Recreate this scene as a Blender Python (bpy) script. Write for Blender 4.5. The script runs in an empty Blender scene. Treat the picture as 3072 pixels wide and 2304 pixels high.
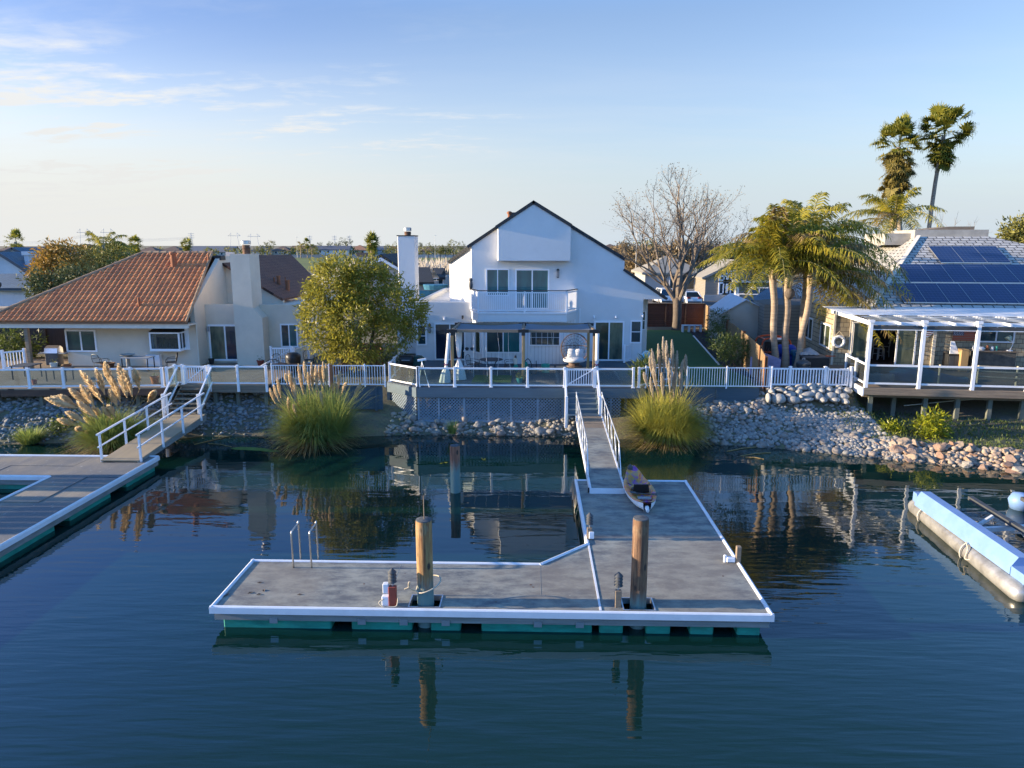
import bpy, math, random
import numpy as np
from mathutils import Matrix, Vector
R = math.radians
random.seed(7); rng = np.random.default_rng(7)
sc = bpy.context.scene
col = sc.collection

# ---------------------------------------------------------------- camera
CAM_H, FPX = 8.6, 2170.0
PITCH, YAW = R(10.85), R(1.66)
cam = bpy.data.cameras.new('camera'); cam.sensor_width = 36; cam.lens = 36*FPX/3072
cam.clip_start = .1; cam.clip_end = 12000
co = bpy.data.objects.new('camera', cam); col.objects.link(co)
co.location = (0, 0, CAM_H); co.rotation_euler = (R(90)-PITCH, 0, YAW)
sc.camera = co
# ---------------------------------------------------------------- sky, sun, exposure
SUN_EL, SUN_AZ = R(10.5), R(-1.0)          # the sun stands at -X, a touch behind the houses (+Y)
sdir = Vector((-math.cos(SUN_EL)*math.cos(SUN_AZ), math.cos(SUN_EL)*math.sin(SUN_AZ), math.sin(SUN_EL)))
wd = bpy.data.worlds.new('World'); sc.world = wd; wd.use_nodes = True
nt = wd.node_tree; N = nt.nodes; L = nt.links
bg = N['Background']; bg.inputs[1].default_value = .10
sky = N.new('ShaderNodeTexSky'); sky.sky_type = 'NISHITA'; sky.sun_disc = False
sky.sun_elevation = SUN_EL; sky.sun_rotation = math.atan2(sdir.x, sdir.y)
sky.altitude = 0; sky.air_density = 1.0; sky.dust_density = 1.2; sky.ozone_density = 2.0
tc = N.new('ShaderNodeTexCoord'); sp = N.new('ShaderNodeSeparateXYZ'); L.new(tc.outputs['Generated'], sp.inputs[0])
mz = N.new('ShaderNodeMath'); mz.operation = 'MAXIMUM'; L.new(sp.outputs[2], mz.inputs[0]); mz.inputs[1].default_value = 0
md = N.new('ShaderNodeMath'); md.operation = 'ADD'; L.new(mz.outputs[0], md.inputs[0]); md.inputs[1].default_value = .10
dx = N.new('ShaderNodeMath'); dx.operation = 'DIVIDE'; L.new(sp.outputs[0], dx.inputs[0]); L.new(md.outputs[0], dx.inputs[1])
dy = N.new('ShaderNodeMath'); dy.operation = 'DIVIDE'; L.new(sp.outputs[1], dy.inputs[0]); L.new(md.outputs[0], dy.inputs[1])
cv = N.new('ShaderNodeCombineXYZ'); L.new(dx.outputs[0], cv.inputs[0]); L.new(dy.outputs[0], cv.inputs[1])
def wnoise(scale, detail, rough, loc, rot, sclv, lo, hi):
    m = N.new('ShaderNodeMapping'); m.inputs[1].default_value = loc; m.inputs[2].default_value = rot; m.inputs[3].default_value = sclv
    L.new(cv.outputs[0], m.inputs[0])
    n = N.new('ShaderNodeTexNoise'); n.inputs['Scale'].default_value = scale; n.inputs['Detail'].default_value = detail; n.inputs['Roughness'].default_value = rough
    n.inputs['Distortion'].default_value = .4
    L.new(m.outputs[0], n.inputs[0])
    r = N.new('ShaderNodeMapRange'); r.inputs[1].default_value = lo; r.inputs[2].default_value = hi; L.new(n.outputs[0], r.inputs[0])
    return r.outputs[0]
def wm(op, a, b):
    m = N.new('ShaderNodeMath'); m.operation = op; m.use_clamp = True
    for i, v in enumerate((a, b)):
        if isinstance(v, (int, float)): m.inputs[i].default_value = v
        else: L.new(v, m.inputs[i])
    return m.outputs[0]
def wrange(src, a, b, lo=0., hi=1.):
    r = N.new('ShaderNodeMapRange'); r.interpolation_type = 'SMOOTHSTEP'
    r.inputs[1].default_value = a; r.inputs[2].default_value = b; r.inputs[3].default_value = lo; r.inputs[4].default_value = hi
    L.new(src, r.inputs[0]); return r.outputs[0]
big = wnoise(.55, 3, .5, (3.1, 1.7, 0), (0, 0, .5), (1, 1, 1), .40, .60)          # where there is cloud at all
fine = wnoise(2.2, 9, .62, (0, 4.3, 0), (0, 0, .75), (.45, 1.5, 1), .40, .78)      # streaked cirrus
fine2 = wnoise(7, 6, .6, (2, 0, 0), (0, 0, .2), (1, 1.3, 1), .30, .80)             # small ripples
leftw = wrange(sp.outputs[0], .22, -.42)                                          # mostly in the west (left)
low = wrange(sp.outputs[2], .265, .15)
cl = wm('MULTIPLY', wm('MULTIPLY', fine, wm('ADD', fine2, .35)), wm('MULTIPLY', wm('ADD', big, .15), wm('MULTIPLY', leftw, wm('ADD', low, .12))))
cl = wm('MULTIPLY', cl, 3.4)
veil = wm('MULTIPLY', wrange(sp.outputs[2], .30, -.02), wm('ADD', wrange(sp.outputs[0], .6, -.7, .30, .9), wm('MULTIPLY', fine, .34)))
def wmix(fac, a, b, mode='MIX'):
    x = N.new('ShaderNodeMix'); x.data_type = 'RGBA'; x.blend_type = mode
    for i, v in ((0, fac), (6, a), (7, b)):
        if isinstance(v, (int, float)): x.inputs[i].default_value = v
        elif isinstance(v, tuple): x.inputs[i].default_value = (*v, 1)
        else: L.new(v, x.inputs[i])
    return x.outputs[2]
# deeper blue overhead and away from the low sun's haze, pale air towards the horizon
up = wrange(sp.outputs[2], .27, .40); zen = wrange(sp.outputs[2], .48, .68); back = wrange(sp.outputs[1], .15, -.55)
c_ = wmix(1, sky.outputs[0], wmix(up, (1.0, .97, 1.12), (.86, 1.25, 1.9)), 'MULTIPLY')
c_ = wmix(1, c_, wmix(zen, (1., 1., 1.), (.88, .85, .66)), 'MULTIPLY')
c_ = wmix(1, c_, wmix(wm('MULTIPLY', wrange(sp.outputs[0], .1, -.55), wrange(sp.outputs[2], .10, .26)), (1., 1., 1.), (.62, .70, .86)), 'MULTIPLY')
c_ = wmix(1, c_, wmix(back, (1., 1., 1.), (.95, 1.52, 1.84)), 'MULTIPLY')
air = wmix(wrange(sp.outputs[0], .25, -.45), (2.35, 2.70, 3.02), (3.0, 3.02, 2.95))
hz = wmix(wrange(sp.outputs[2], .16, .0, .0, .92), c_, air)
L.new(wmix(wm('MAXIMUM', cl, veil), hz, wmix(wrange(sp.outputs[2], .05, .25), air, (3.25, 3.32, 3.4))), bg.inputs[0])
sl = bpy.data.lights.new('sun', 'SUN'); sl.energy = 5.0; sl.angle = R(.5); sl.color = (1, .81, .56)
so = bpy.data.objects.new('sun', sl); col.objects.link(so); so.rotation_euler = (-sdir).to_track_quat('-Z', 'Y').to_euler()
sc.view_settings.view_transform = 'Standard'; sc.view_settings.look = 'None'; sc.view_settings.gamma = 1
sc.view_settings.exposure = 1.48
try:
    sc.cycles.max_bounces = 8; sc.cycles.transparent_max_bounces = 16; sc.cycles.caustics_reflective = False; sc.cycles.caustics_refractive = False
    sc.cycles.use_denoising = True; sc.cycles.sample_clamp_indirect = 6
except Exception: pass

# ---------------------------------------------------------------- surveying: pixel of the 3072x2304 photo -> metres
_f = np.array([-math.sin(YAW)*math.cos(PITCH), math.cos(YAW)*math.cos(PITCH), -math.sin(PITCH)])
_r = np.array([math.cos(YAW), math.sin(YAW), 0.]); _u = np.cross(_r, _f)
def _ray(px, py): return _f + _r*(px-1536)/FPX - _u*(py-1152)/FPX
def PZ(px, py, z):                       # point seen at px,py that lies at height z
    d = _ray(px, py); t = (z-CAM_H)/d[2]; return Vector((d[0]*t, d[1]*t, z))
def PY(px, py, y):                       # point seen at px,py that lies at distance y
    d = _ray(px, py); t = y/d[1]; return Vector((d[0]*t, y, CAM_H+d[2]*t))
def PP(px, py, p0, n):                   # point on a plane
    d = Vector(_ray(px, py)); o = Vector((0, 0, CAM_H)); t = (Vector(p0)-o).dot(n)/d.dot(n); return o+d*t
def q(ox, oy, s): return lambda x, y: (ox+x/s, oy+y/s)
qA = q(0, 660, 2.212); qM = q(1150, 560, 2.458); qT = q(1800, 460, 2.458); qR = q(2372, 660, 3.16); qD = q(0, 0, 1/1.38877)

# ---------------------------------------------------------------- objects
WM = {}
def tag(o, label=None, cat=None, group=None, kind=None):
    if label: o['label'] = label
    if cat: o['category'] = cat
    if group: o['group'] = group
    if kind: o['kind'] = kind
    return o
def thing(name, label, cat, loc=(0, 0, 0), rz=0, group=None):
    o = bpy.data.objects.new(name, None); col.objects.link(o); o.empty_display_size = .3
    o.location = loc; o.rotation_euler = (0, 0, rz)
    WM[o.name] = Matrix.Translation(Vector(loc)) @ Matrix.Rotation(rz, 4, 'Z')
    return tag(o, label, cat, group)
def link(name, V, Fs, material, parent=None, smooth=False, attr=None, origin=None):
    """one mesh object from world-space vertices; parented parts are stored in their thing's frame"""
    V = np.asarray(V, dtype=np.float32).reshape(-1, 3)
    if parent is not None: M = WM[parent.name]
    elif origin is not None: M = Matrix.Translation(Vector(origin))
    else: M = Matrix.Identity(4)
    Mi = np.array(M.inverted(), dtype=np.float32)
    V = V @ Mi[:3, :3].T + Mi[:3, 3]
    me = bpy.data.meshes.new(name)
    if isinstance(Fs, np.ndarray):
        k = Fs.shape[1]; m = Fs.shape[0]
        me.vertices.add(len(V)); me.vertices.foreach_set('co', V.ravel())
        me.loops.add(m*k); me.loops.foreach_set('vertex_index', Fs.astype(np.int32).ravel())
        me.polygons.add(m); me.polygons.foreach_set('loop_start', np.arange(0, m*k, k, dtype=np.int32))
        try: me.polygons.foreach_set('loop_total', np.full(m, k, dtype=np.int32))
        except Exception: pass
        me.update(calc_edges=True); me.validate()
    else:
        me.from_pydata([tuple(map(float, v)) for v in V], [], Fs); me.update()
    if attr is not None:
        a = me.attributes.new('vary', 'FLOAT', 'FACE'); a.data.foreach_set('value', np.asarray(attr, dtype=np.float32))
    if smooth: me.polygons.foreach_set('use_smooth', np.ones(len(me.polygons), dtype=bool))
    me.materials.append(material)
    o = bpy.data.objects.new(name, me); col.objects.link(o)
    if parent is not None:
        o.parent = parent; WM[o.name] = M
        if parent.parent is None and parent.type != 'EMPTY': pass
    else:
        o.matrix_world = M; WM[o.name] = M
    return o
def xf(M, p):
    return M @ Vector(p) if M is not None else Vector(p)
class MB:
    """collects shapes in one mesh"""
    def __init__(s, M=None): s.v = []; s.f = []; s.M = M
    def add(s, vs, fs):
        b = len(s.v); s.v += [xf(s.M, p) for p in vs]; s.f += [tuple(i+b for i in f) for f in fs]; return s
    def box(s, x0, x1, y0, y1, z0, z1):
        return s.add([(x0, y0, z0), (x1, y0, z0), (x1, y1, z0), (x0, y1, z0), (x0, y0, z1), (x1, y0, z1), (x1, y1, z1), (x0, y1, z1)],
                     [(0, 3, 2, 1), (4, 5, 6, 7), (0, 1, 5, 4), (1, 2, 6, 5), (2, 3, 7, 6), (3, 0, 4, 7)])
    def cbox(s, x0, x1, y0, y1, z0, z1, c=.01):     # box with chamfered vertical and top edges
        P = [(x0+c, y0), (x1-c, y0), (x1, y0+c), (x1, y1-c), (x1-c, y1), (x0+c, y1), (x0, y1-c), (x0, y0+c)]
        Q = [(x0+2*c, y0+c), (x1-2*c, y0+c), (x1-c, y0+2*c), (x1-c, y1-2*c), (x1-2*c, y1-c), (x0+2*c, y1-c), (x0+c, y1-2*c), (x0+c, y0+2*c)]
        vs = [(a, b, z0) for a, b in P]+[(a, b, z1-c) for a, b in P]+[(a, b, z1) for a, b in Q]
        fs = [tuple(range(7, -1, -1)), tuple(range(16, 24))]
        for k in (0, 8):
            fs += [(k+i, k+(i+1) % 8, k+8+(i+1) % 8, k+8+i) for i in range(8)]
        return s.add(vs, fs)
    def bar(s, p, q_, w, h=None, up=(0, 0, 1)):      # rectangular bar from p to q
        h = w if h is None else h
        p = Vector(p); q_ = Vector(q_); d = (q_-p).normalized(); u = Vector(up)
        if abs(d.dot(u)) > .98: u = Vector((0, 1, 0))
        a = d.cross(u).normalized()*w/2; b = a.cross(d).normalized()*h/2
        return s.add([p-a-b, p+a-b, p+a+b, p-a+b, q_-a-b, q_+a-b, q_+a+b, q_-a+b],
                     [(3, 2, 1, 0), (4, 5, 6, 7), (0, 1, 5, 4), (1, 2, 6, 5), (2, 3, 7, 6), (3, 0, 4, 7)])
    def tube(s, pts, r, n=8, cap=True):
        pts = [Vector(p) for p in pts]; m = len(pts)
        rs = r if isinstance(r, (list, tuple)) else [r]*m
        vs = []; prev = None
        for i, p in enumerate(pts):
            d = (pts[min(i+1, m-1)]-pts[max(i-1, 0)]).normalized()
            if prev is None:
                u = Vector((0, 0, 1)) if abs(d.z) < .9 else Vector((1, 0, 0))
                a = d.cross(u).normalized()
            else:
                a = (prev - d*prev.dot(d)).normalized()
            prev = a; b = d.cross(a)
            vs += [p + (a*math.cos(t)+b*math.sin(t))*rs[i] for t in (2*math.pi*k/n for k in range(n))]
        fs = [(i*n+k, i*n+(k+1) % n, (i+1)*n+(k+1) % n, (i+1)*n+k) for i in range(m-1) for k in range(n)]
        if cap: fs += [tuple(range(n-1, -1, -1)), tuple(range((m-1)*n, m*n))]
        return s.add(vs, fs)
    def lathe(s, prof, c=(0, 0, 0), n=16):           # profile [(r, z)] round a vertical axis
        vs = [(c[0]+r*math.cos(2*math.pi*k/n), c[1]+r*math.sin(2*math.pi*k/n), c[2]+z) for r, z in prof for k in range(n)]
        m = len(prof)
        fs = [(i*n+k, i*n+(k+1) % n, (i+1)*n+(k+1) % n, (i+1)*n+k) for i in range(m-1) for k in range(n)]
        fs += [tuple(range(n-1, -1, -1)), tuple(range((m-1)*n, m*n))]
        return s.add(vs, fs)
    def prism(s, poly, ext):                          # polygon (3D points) pushed along ext
        e = Vector(ext); P = [Vector(p) for p in poly]; n = len(P)
        nrm = Vector((0, 0, 0))
        for i in range(n): nrm += (P[i]-P[0]).cross(P[(i+1) % n]-P[0])
        if nrm.dot(e) > 0: P = P[::-1]
        return s.add(P+[p+e for p in P], [tuple(range(n)), tuple(range(2*n-1, n-1, -1))]+[(i, i+n, (i+1) % n+n, (i+1) % n) for i in range(n)])
    def plan(s, xy, z0, z1): return s.prism([(x, y, z0) for x, y in xy], (0, 0, z1-z0))
    def build(s, name, m, parent=None, smooth=False, origin=None): return link(name, s.v, s.f, m, parent, smooth, None, origin)
def copy_tree(o, parent=None):
    c = o.copy(); col.objects.link(c)
    if parent is not None: c.parent = parent
    for ch in o.children: copy_tree(ch, c)
    return c
def struct(name, mb, m, **k): o = mb.build(name, m, **k); o['kind'] = 'structure'; return o

# ---------------------------------------------------------------- materials
def base(name):
    m = bpy.data.materials.new(name); m.use_nodes = True; n = m.node_tree
    return m, n, n.nodes['Principled BSDF']
def c4(c): return (c[0], c[1], c[2], 1)
def noise(n, scale, detail=4, rough=.6, vec=None, sclv=None, rot=(0, 0, 0)):
    t = n.nodes.new('ShaderNodeTexCoord'); src = t.outputs['Object']
    if sclv is not None:
        mp = n.nodes.new('ShaderNodeMapping'); mp.inputs[3].default_value = sclv; mp.inputs[2].default_value = rot; n.links.new(src, mp.inputs[0]); src = mp.outputs[0]
    x = n.nodes.new('ShaderNodeTexNoise'); x.inputs['Scale'].default_value = scale; x.inputs['Detail'].default_value = detail; x.inputs['Roughness'].default_value = rough
    n.links.new(src, x.inputs[0]); return x
def mixrgb(n, fac, a, b, mode='MIX'):
    x = n.nodes.new('ShaderNodeMix'); x.data_type = 'RGBA'; x.blend_type = mode
    for i, v in ((0, fac), (6, a), (7, b)):
        if isinstance(v, (int, float)): x.inputs[i].default_value = v
        elif isinstance(v, tuple): x.inputs[i].default_value = c4(v)
        else: n.links.new(v, x.inputs[i])
    return x.outputs[2]
def ramp(n, src, lo, hi):
    r = n.nodes.new('ShaderNodeMapRange'); r.inputs[1].default_value = lo; r.inputs[2].default_value = hi; n.links.new(src, r.inputs[0]); return r.outputs[0]
def bumpn(n, b, src, strength, dist=.02):
    k = n.nodes.new('ShaderNodeBump'); k.inputs['Strength'].default_value = strength; k.inputs['Distance'].default_value = dist
    n.links.new(src, k.inputs['Height']); n.links.new(k.outputs[0], b.inputs['Normal']); return k
def mat(name, c, rough=.7, c2=None, scale=2., var=.18, bump=0., bscale=60., metal=0., spec=.35, sclv=None, dirt=0.):
    """plain surface with two-scale colour variation and optional bump"""
    m, n, b = base(name)
    c2 = c2 or tuple(x*(1-2*var) for x in c)
    a = noise(n, scale, 5, .65, sclv=sclv)
    o = mixrgb(n, ramp(n, a.outputs[0], .35, .68), c, c2)
    if dirt:
        d = noise(n, scale*.35, 6, .7); o = mixrgb(n, ramp(n, d.outputs[0], .52, .75), o, mixrgb(n, dirt, o, (.10, .09, .075)))
    n.links.new(o, b.inputs['Base Color'])
    b.inputs['Roughness'].default_value = rough; b.inputs['Metallic'].default_value = metal; b.inputs['Specular IOR Level'].default_value = spec
    if bump:
        t = noise(n, bscale, 4, .6, sclv=sclv); bumpn(n, b, t.outputs[0], bump)
    return m
def brick(name, c, c2, mortar, bw, bh, ms=.02, rough=.75, axis='XZ', bump=.5, off=.5, nscale=1.2, nvar=.35, sq=1.):
    """courses of shingles, shakes, planks or blocks; axis says which object axes carry the courses"""
    m, n, b = base(name)
    t = n.nodes.new('ShaderNodeTexCoord'); s = n.nodes.new('ShaderNodeSeparateXYZ'); n.links.new(t.outputs['Object'], s.inputs[0])
    k = n.nodes.new('ShaderNodeCombineXYZ')
    for i, ax in enumerate(axis):
        n.links.new(s.outputs['XYZ'.index(ax)], k.inputs[i])
    x = n.nodes.new('ShaderNodeTexBrick'); n.links.new(k.outputs[0], x.inputs[0])
    x.offset = off; x.squash = sq
    x.inputs['Color1'].default_value = c4(c); x.inputs['Color2'].default_value = c4(c2); x.inputs['Mortar'].default_value = c4(mortar)
    x.inputs['Scale'].default_value = 1; x.inputs['Mortar Size'].default_value = ms; x.inputs['Mortar Smooth'].default_value = .2; x.inputs['Bias'].default_value = 0
    x.inputs['Brick Width'].default_value = bw; x.inputs['Row Height'].default_value = bh
    z = noise(n, nscale, 6, .65)
    o = mixrgb(n, ramp(n, z.outputs[0], .3, .75), x.outputs[0], mixrgb(n, nvar, x.outputs[0], tuple(v*.25 for v in c)))
    n.links.new(o, b.inputs['Base Color']); b.inputs['Roughness'].default_value = rough; b.inputs['Specular IOR Level'].default_value = .3
    inv = n.nodes.new('ShaderNodeMath'); inv.operation = 'SUBTRACT'; inv.inputs[0].default_value = 1; n.links.new(x.outputs[1], inv.inputs[1])
    if bump: bumpn(n, b, inv.outputs[0], bump, .02)
    return m
def leafmat(name, a, b_, rough=.5, trans=.25):
    m, n, b = base(name)
    at = n.nodes.new('ShaderNodeAttribute'); at.attribute_name = 'vary'
    o = mixrgb(n, at.outputs['Fac'], a, b_); n.links.new(o, b.inputs['Base Color']); b.inputs['Roughness'].default_value = rough; b.inputs['Specular IOR Level'].default_value = .3
    tr = n.nodes.new('ShaderNodeBsdfTranslucent'); n.links.new(o, tr.inputs[0])
    mx = n.nodes.new('ShaderNodeMixShader'); mx.inputs[0].default_value = trans
    n.links.new(b.outputs[0], mx.inputs[1]); n.links.new(tr.outputs[0], mx.inputs[2]); n.links.new(mx.outputs[0], n.nodes['Material Output'].inputs[0])
    return m
def glassmat(name, tint=(.9, .95, .95), refl=1.5, dust=0.):
    m = bpy.data.materials.new(name); m.use_nodes = True; n = m.node_tree; n.nodes.remove(n.nodes['Principled BSDF'])
    t = n.nodes.new('ShaderNodeBsdfTransparent'); t.inputs[0].default_value = c4(tint)
    g = n.nodes.new('ShaderNodeBsdfGlossy'); g.inputs['Roughness'].default_value = .02
    lw_ = n.nodes.new('ShaderNodeLayerWeight'); lw_.inputs[0].default_value = .5; p5 = n.nodes.new('ShaderNodeMath'); p5.operation = 'POWER'; n.links.new(lw_.outputs['Facing'], p5.inputs[0]); p5.inputs[1].default_value = 5
    fr = n.nodes.new('ShaderNodeMath'); fr.operation = 'MULTIPLY_ADD'; n.links.new(p5.outputs[0], fr.inputs[0]); fr.inputs[1].default_value = .8; fr.inputs[2].default_value = .045
    mx = n.nodes.new('ShaderNodeMixShader'); n.links.new(fr.outputs[0], mx.inputs[0]); n.links.new(t.outputs[0], mx.inputs[1]); n.links.new(g.outputs[0], mx.inputs[2])
    out = mx.outputs[0]
    if dust:
        d = n.nodes.new('ShaderNodeBsdfDiffuse'); d.inputs[0].default_value = (.55, .56, .52, 1)
        m2 = n.nodes.new('ShaderNodeMixShader'); m2.inputs[0].default_value = dust; n.links.new(out, m2.inputs[1]); n.links.new(d.outputs[0], m2.inputs[2]); out = m2.outputs[0]
    n.links.new(out, n.nodes['Material Output'].inputs[0]); return m
def panemat(name, c, c2=None, scale=1.5, sclv=(1, 1, .3)):
    """dark window pane: reflective, with the blind or room behind it as colour"""
    m, n, b = base(name); c2 = c2 or tuple(v*.4 for v in c)
    z = noise(n, scale, 4, .6, sclv=sclv); n.links.new(mixrgb(n, ramp(n, z.outputs[0], .4, .62), c, c2), b.inputs['Base Color'])
    b.inputs['Roughness'].default_value = .06; b.inputs['Specular IOR Level'].default_value = .6; b.inputs['IOR'].default_value = 1.5
    return m

M = {}
M['white'] = mat('white_paint', (.74, .75, .77), .45, var=.04, scale=3, dirt=.12)
M['vinyl'] = mat('white_vinyl', (.78, .79, .82), .35, var=.03, scale=4, dirt=.06)
M['stucco_w'] = mat('white_stucco', (.64, .64, .635), .85, var=.03, scale=.8, bump=.55, bscale=24, spec=.15, dirt=.07)
M['stucco_b'] = mat('beige_stucco', (.64, .56, .45), .88, var=.06, scale=.9, bump=.6, bscale=26, spec=.15, dirt=.10)
M['trim_b'] = mat('beige_trim', (.64, .59, .50), .7, var=.05, dirt=.1)
M['tile'] = mat('terracotta_tile', (.64, .25, .095), .75, c2=(.38, .14, .065), scale=1.4, bump=.3, bscale=30, dirt=.10)
M['tile_ridge'] = mat('ridge_tile', (.40, .27, .16), .8, c2=(.2, .12, .08), scale=2.5, dirt=.3)
M['shaded_brown_roof'] = brick('shaded_brown_roof', (.24, .105, .06), (.19, .08, .05), (.04, .02, .014), .5, .16, .02, axis='XY', bump=.6)  # wing roof brown with its shade from the grazing sun put into the colour
M['comp_dark'] = brick('dark_shingles', (.045, .05, .055), (.035, .038, .042), (.012, .012, .014), .35, .15, .015, axis='XY', bump=.6)
M['fascia_dark'] = mat('dark_fascia', (.035, .04, .045), .6)
M['shake'] = brick('grey_shakes', (.52, .50, .46), (.41, .395, .37), (.07, .07, .072), .50, .30, .035, axis='XY', bump=.9, nvar=.4)
M['shingle_wall'] = brick('tan_wall_shingles', (.46, .38, .26), (.36, .295, .20), (.17, .135, .095), .30, .24, .014, axis='XZ', bump=1.0, nvar=.25)
M['shingle_side'] = brick('tan_side_shingles', (.46, .38, .26), (.37, .305, .21), (.08, .065, .05), .28, .26, .02, axis='YZ', bump=1.0, nvar=.25)
M['siding_taupe'] = brick('taupe_siding', (.25, .225, .19), (.235, .21, .175), (.09, .08, .07), 6, .2, .012, axis='XZ', bump=.6, nvar=.15)
M['blue_roof'] = brick('blue_grey_roof', (.13, .19, .25), (.105, .16, .21), (.05, .075, .1), .4, .17, .015, axis='XY', bump=.5)
M['blue_wall'] = mat('pale_blue_wall', (.42, .50, .56), .8, var=.04)
M['deck_blue'] = brick('blue_grey_deck', (.10, .125, .15), (.085, .11, .135), (.03, .035, .045), 6, .14, .01, axis='XY', bump=.4, nvar=.35)
M['deck_face'] = mat('blue_grey_paint', (.10, .145, .175), .7, var=.10, scale=2, bump=.15, dirt=.2, sclv=(.4, 1, 3))
M['slate_panel'] = mat('slate_blue_panel', (.06, .095, .12), .7, var=.1, scale=1.5, sclv=(.3, 1, 4), bump=.2)
M['lattice'] = mat('lattice_paint', (.21, .27, .32), .7, var=.06)
M['wood'] = mat('weathered_wood', (.26, .20, .14), .8, c2=(.15, .115, .085), scale=3, bump=.3, sclv=(.3, 6, 6), dirt=.2)
M['wood_dark'] = mat('stained_beam', (.13, .075, .05), .8, c2=(.07, .045, .035), scale=2, bump=.3, sclv=(.4, 4, 4))
M['redwood'] = brick('redwood_boards', (.27, .125, .06), (.21, .095, .05), (.05, .025, .015), .14, 4, .01, axis='XZ', bump=.5, nvar=.4)
M['redwood_h'] = brick('redwood_rails', (.17, .075, .045), (.13, .06, .035), (.035, .018, .012), 3, .16, .012, axis='XZ', bump=.5, nvar=.4)
M['cedar_y'] = brick('cedar_boards', (.33, .225, .12), (.26, .17, .09), (.07, .045, .025), .14, 4, .012, axis='YZ', bump=.5, nvar=.35)
M['post_green'] = mat('treated_post', (.16, .165, .13), .85, c2=(.10, .11, .09), scale=3, bump=.3, sclv=(4, 4, .6))
M['pane_curtain2'] = panemat('green_curtain_pane', (.03,.07,.06), (.012,.03,.04))
M['ply'] = mat('plywood_ramp', (.36,.28,.18), .8, c2=(.27,.22,.15), scale=1, sclv=(2,.3,1), dirt=.2)
M['glass_blue'] = mat('pale_glass_bottle', (.30,.36,.40), .15)
M['jade_pale'] = mat('pale_green_shade', (.36,.42,.32), .6)
M['rust'] = mat('rusty_flue', (.17,.085,.05), .8, var=.3, scale=6)
M['pine'] = mat('golden_pine', (.42,.27,.12), .7, var=.12, scale=3, sclv=(6,6,.5))
M['teal_pot'] = mat('teal_glaze', (.05,.25,.28), .35)
M['jade'] = mat('jade_plastic', (.06,.40,.30), .5)
M['green_cover'] = mat('dark_green_cover', (.01,.06,.06), .7, bump=.3, bscale=5)
M['metal'] = mat('galvanised', (.55, .57, .6), .35, var=.1, metal=.85)
M['steel'] = mat('stainless_tube', (.62, .56, .48), .25, var=.1, metal=.9)
M['alu'] = mat('aluminium_rail', (.60, .63, .66), .4, var=.05, metal=.5)
M['black'] = mat('black_metal', (.022, .023, .025), .45, var=.2)
M['dkgrey'] = mat('dark_grey', (.07, .075, .08), .6, var=.2)
M['grey'] = mat('grey_plastic', (.3, .31, .32), .5, var=.1)
M['fabric_g'] = leafmat('grey_shade_cloth', (.30, .34, .40), (.28, .32, .38), .9, .5)
M['fabric_w'] = mat('white_curtain', (.72, .71, .70), .9, var=.06, sclv=(12, 12, .3))
M['cushion'] = mat('white_cushion', (.66, .67, .70), .9, var=.06)
M['wicker'] = mat('brown_wicker', (.17, .115, .095), .8, var=.2)
M['pane_teal'] = panemat('teal_blind_pane', (.02, .12, .125), (.012, .075, .09))
M['pane_dark'] = panemat('dark_pane', (.012, .028, .042), (.02, .05, .055))
M['pane_screen'] = panemat('insect_screen_pane', (.016, .026, .05), (.012, .02, .035))
M['pane_curtain'] = panemat('curtained_pane', (.16, .17, .11), (.04, .06, .05))
M['pane_olive'] = panemat('reflecting_pane', (.05, .06, .03), (.012, .03, .035), scale=1.1)
M['glass'] = glassmat('clear_rail_glass', (.80, .86, .84), 1.45, .05)
M['glass_dark'] = glassmat('smoked_rail_glass', (.45, .52, .55), 1.5, .03)
M['teal_float'] = mat('teal_float', (.02, .27, .20), .55, c2=(.012, .16, .12), scale=2, sclv=(1, 1, 3), dirt=.25)
M['dock_trim'] = mat('white_dock_trim', (.70, .72, .76), .4, var=.06, scale=2, dirt=.12)
M['dock_face'] = mat('weathered_dock_board', (.25, .26, .25), .8, c2=(.15, .16, .15), scale=2, sclv=(.25, 1, 5), bump=.3, dirt=.3)
M['terracotta'] = mat('terracotta_pot', (.30, .11, .05), .8, var=.15)
M['red_box'] = mat('red_post', (.28, .06, .04), .6, var=.15)
M['asphalt'] = mat('asphalt', (.075, .075, .078), .9, var=.15, bump=.2)
M['concrete'] = mat('concrete', (.36, .34, .30), .9, var=.12, dirt=.2)
M['carwhite'] = mat('white_car_paint', (.72, .72, .73), .2, var=.02, spec=.6)
M['carglass'] = panemat('car_glass', (.01, .012, .015))
M['tyre'] = mat('tyre_rubber', (.02, .02, .02), .85)
M['taillight'] = mat('red_lamp', (.25, .01, .01), .25, var=.1)
M['canvas'] = mat('beige_canvas', (.47, .44, .38), .9, var=.05, scale=1.2)
M['canvas_w'] = mat('white_canvas', (.62, .63, .66), .8, var=.05)
M['bark'] = mat('bark', (.15, .12, .095), .9, c2=(.07, .055, .045), scale=5, bump=.6, bscale=25, sclv=(3, 3, .6))
M['bark_pale'] = mat('pale_twigs', (.25, .20, .15), .9, c2=(.14, .11, .085), scale=4)
M['palm_bark'] = mat('palm_bark', (.36, .28, .20), .9, c2=(.22, .165, .12), scale=2.2, sclv=(.6, .6, 6), bump=.7, bscale=6)
M['pampas_plume'] = leafmat('plume', (.84, .70, .46), (.66, .52, .33), .9, .55)
M['pampas_pale'] = leafmat('pale_plume', (.66, .58, .47), (.48, .41, .32), .9, .45)
M['pampas_leaf'] = leafmat('pampas_leaf', (.34, .36, .09), (.16, .25, .07), .6, .45)
M['pampas_gold'] = leafmat('golden_pampas_leaf', (.55, .48, .08), (.28, .30, .07), .6, .5)
M['olive_leaf'] = leafmat('olive_leaf', (.36, .31, .045), (.17, .18, .03), .4, .48)
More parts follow.
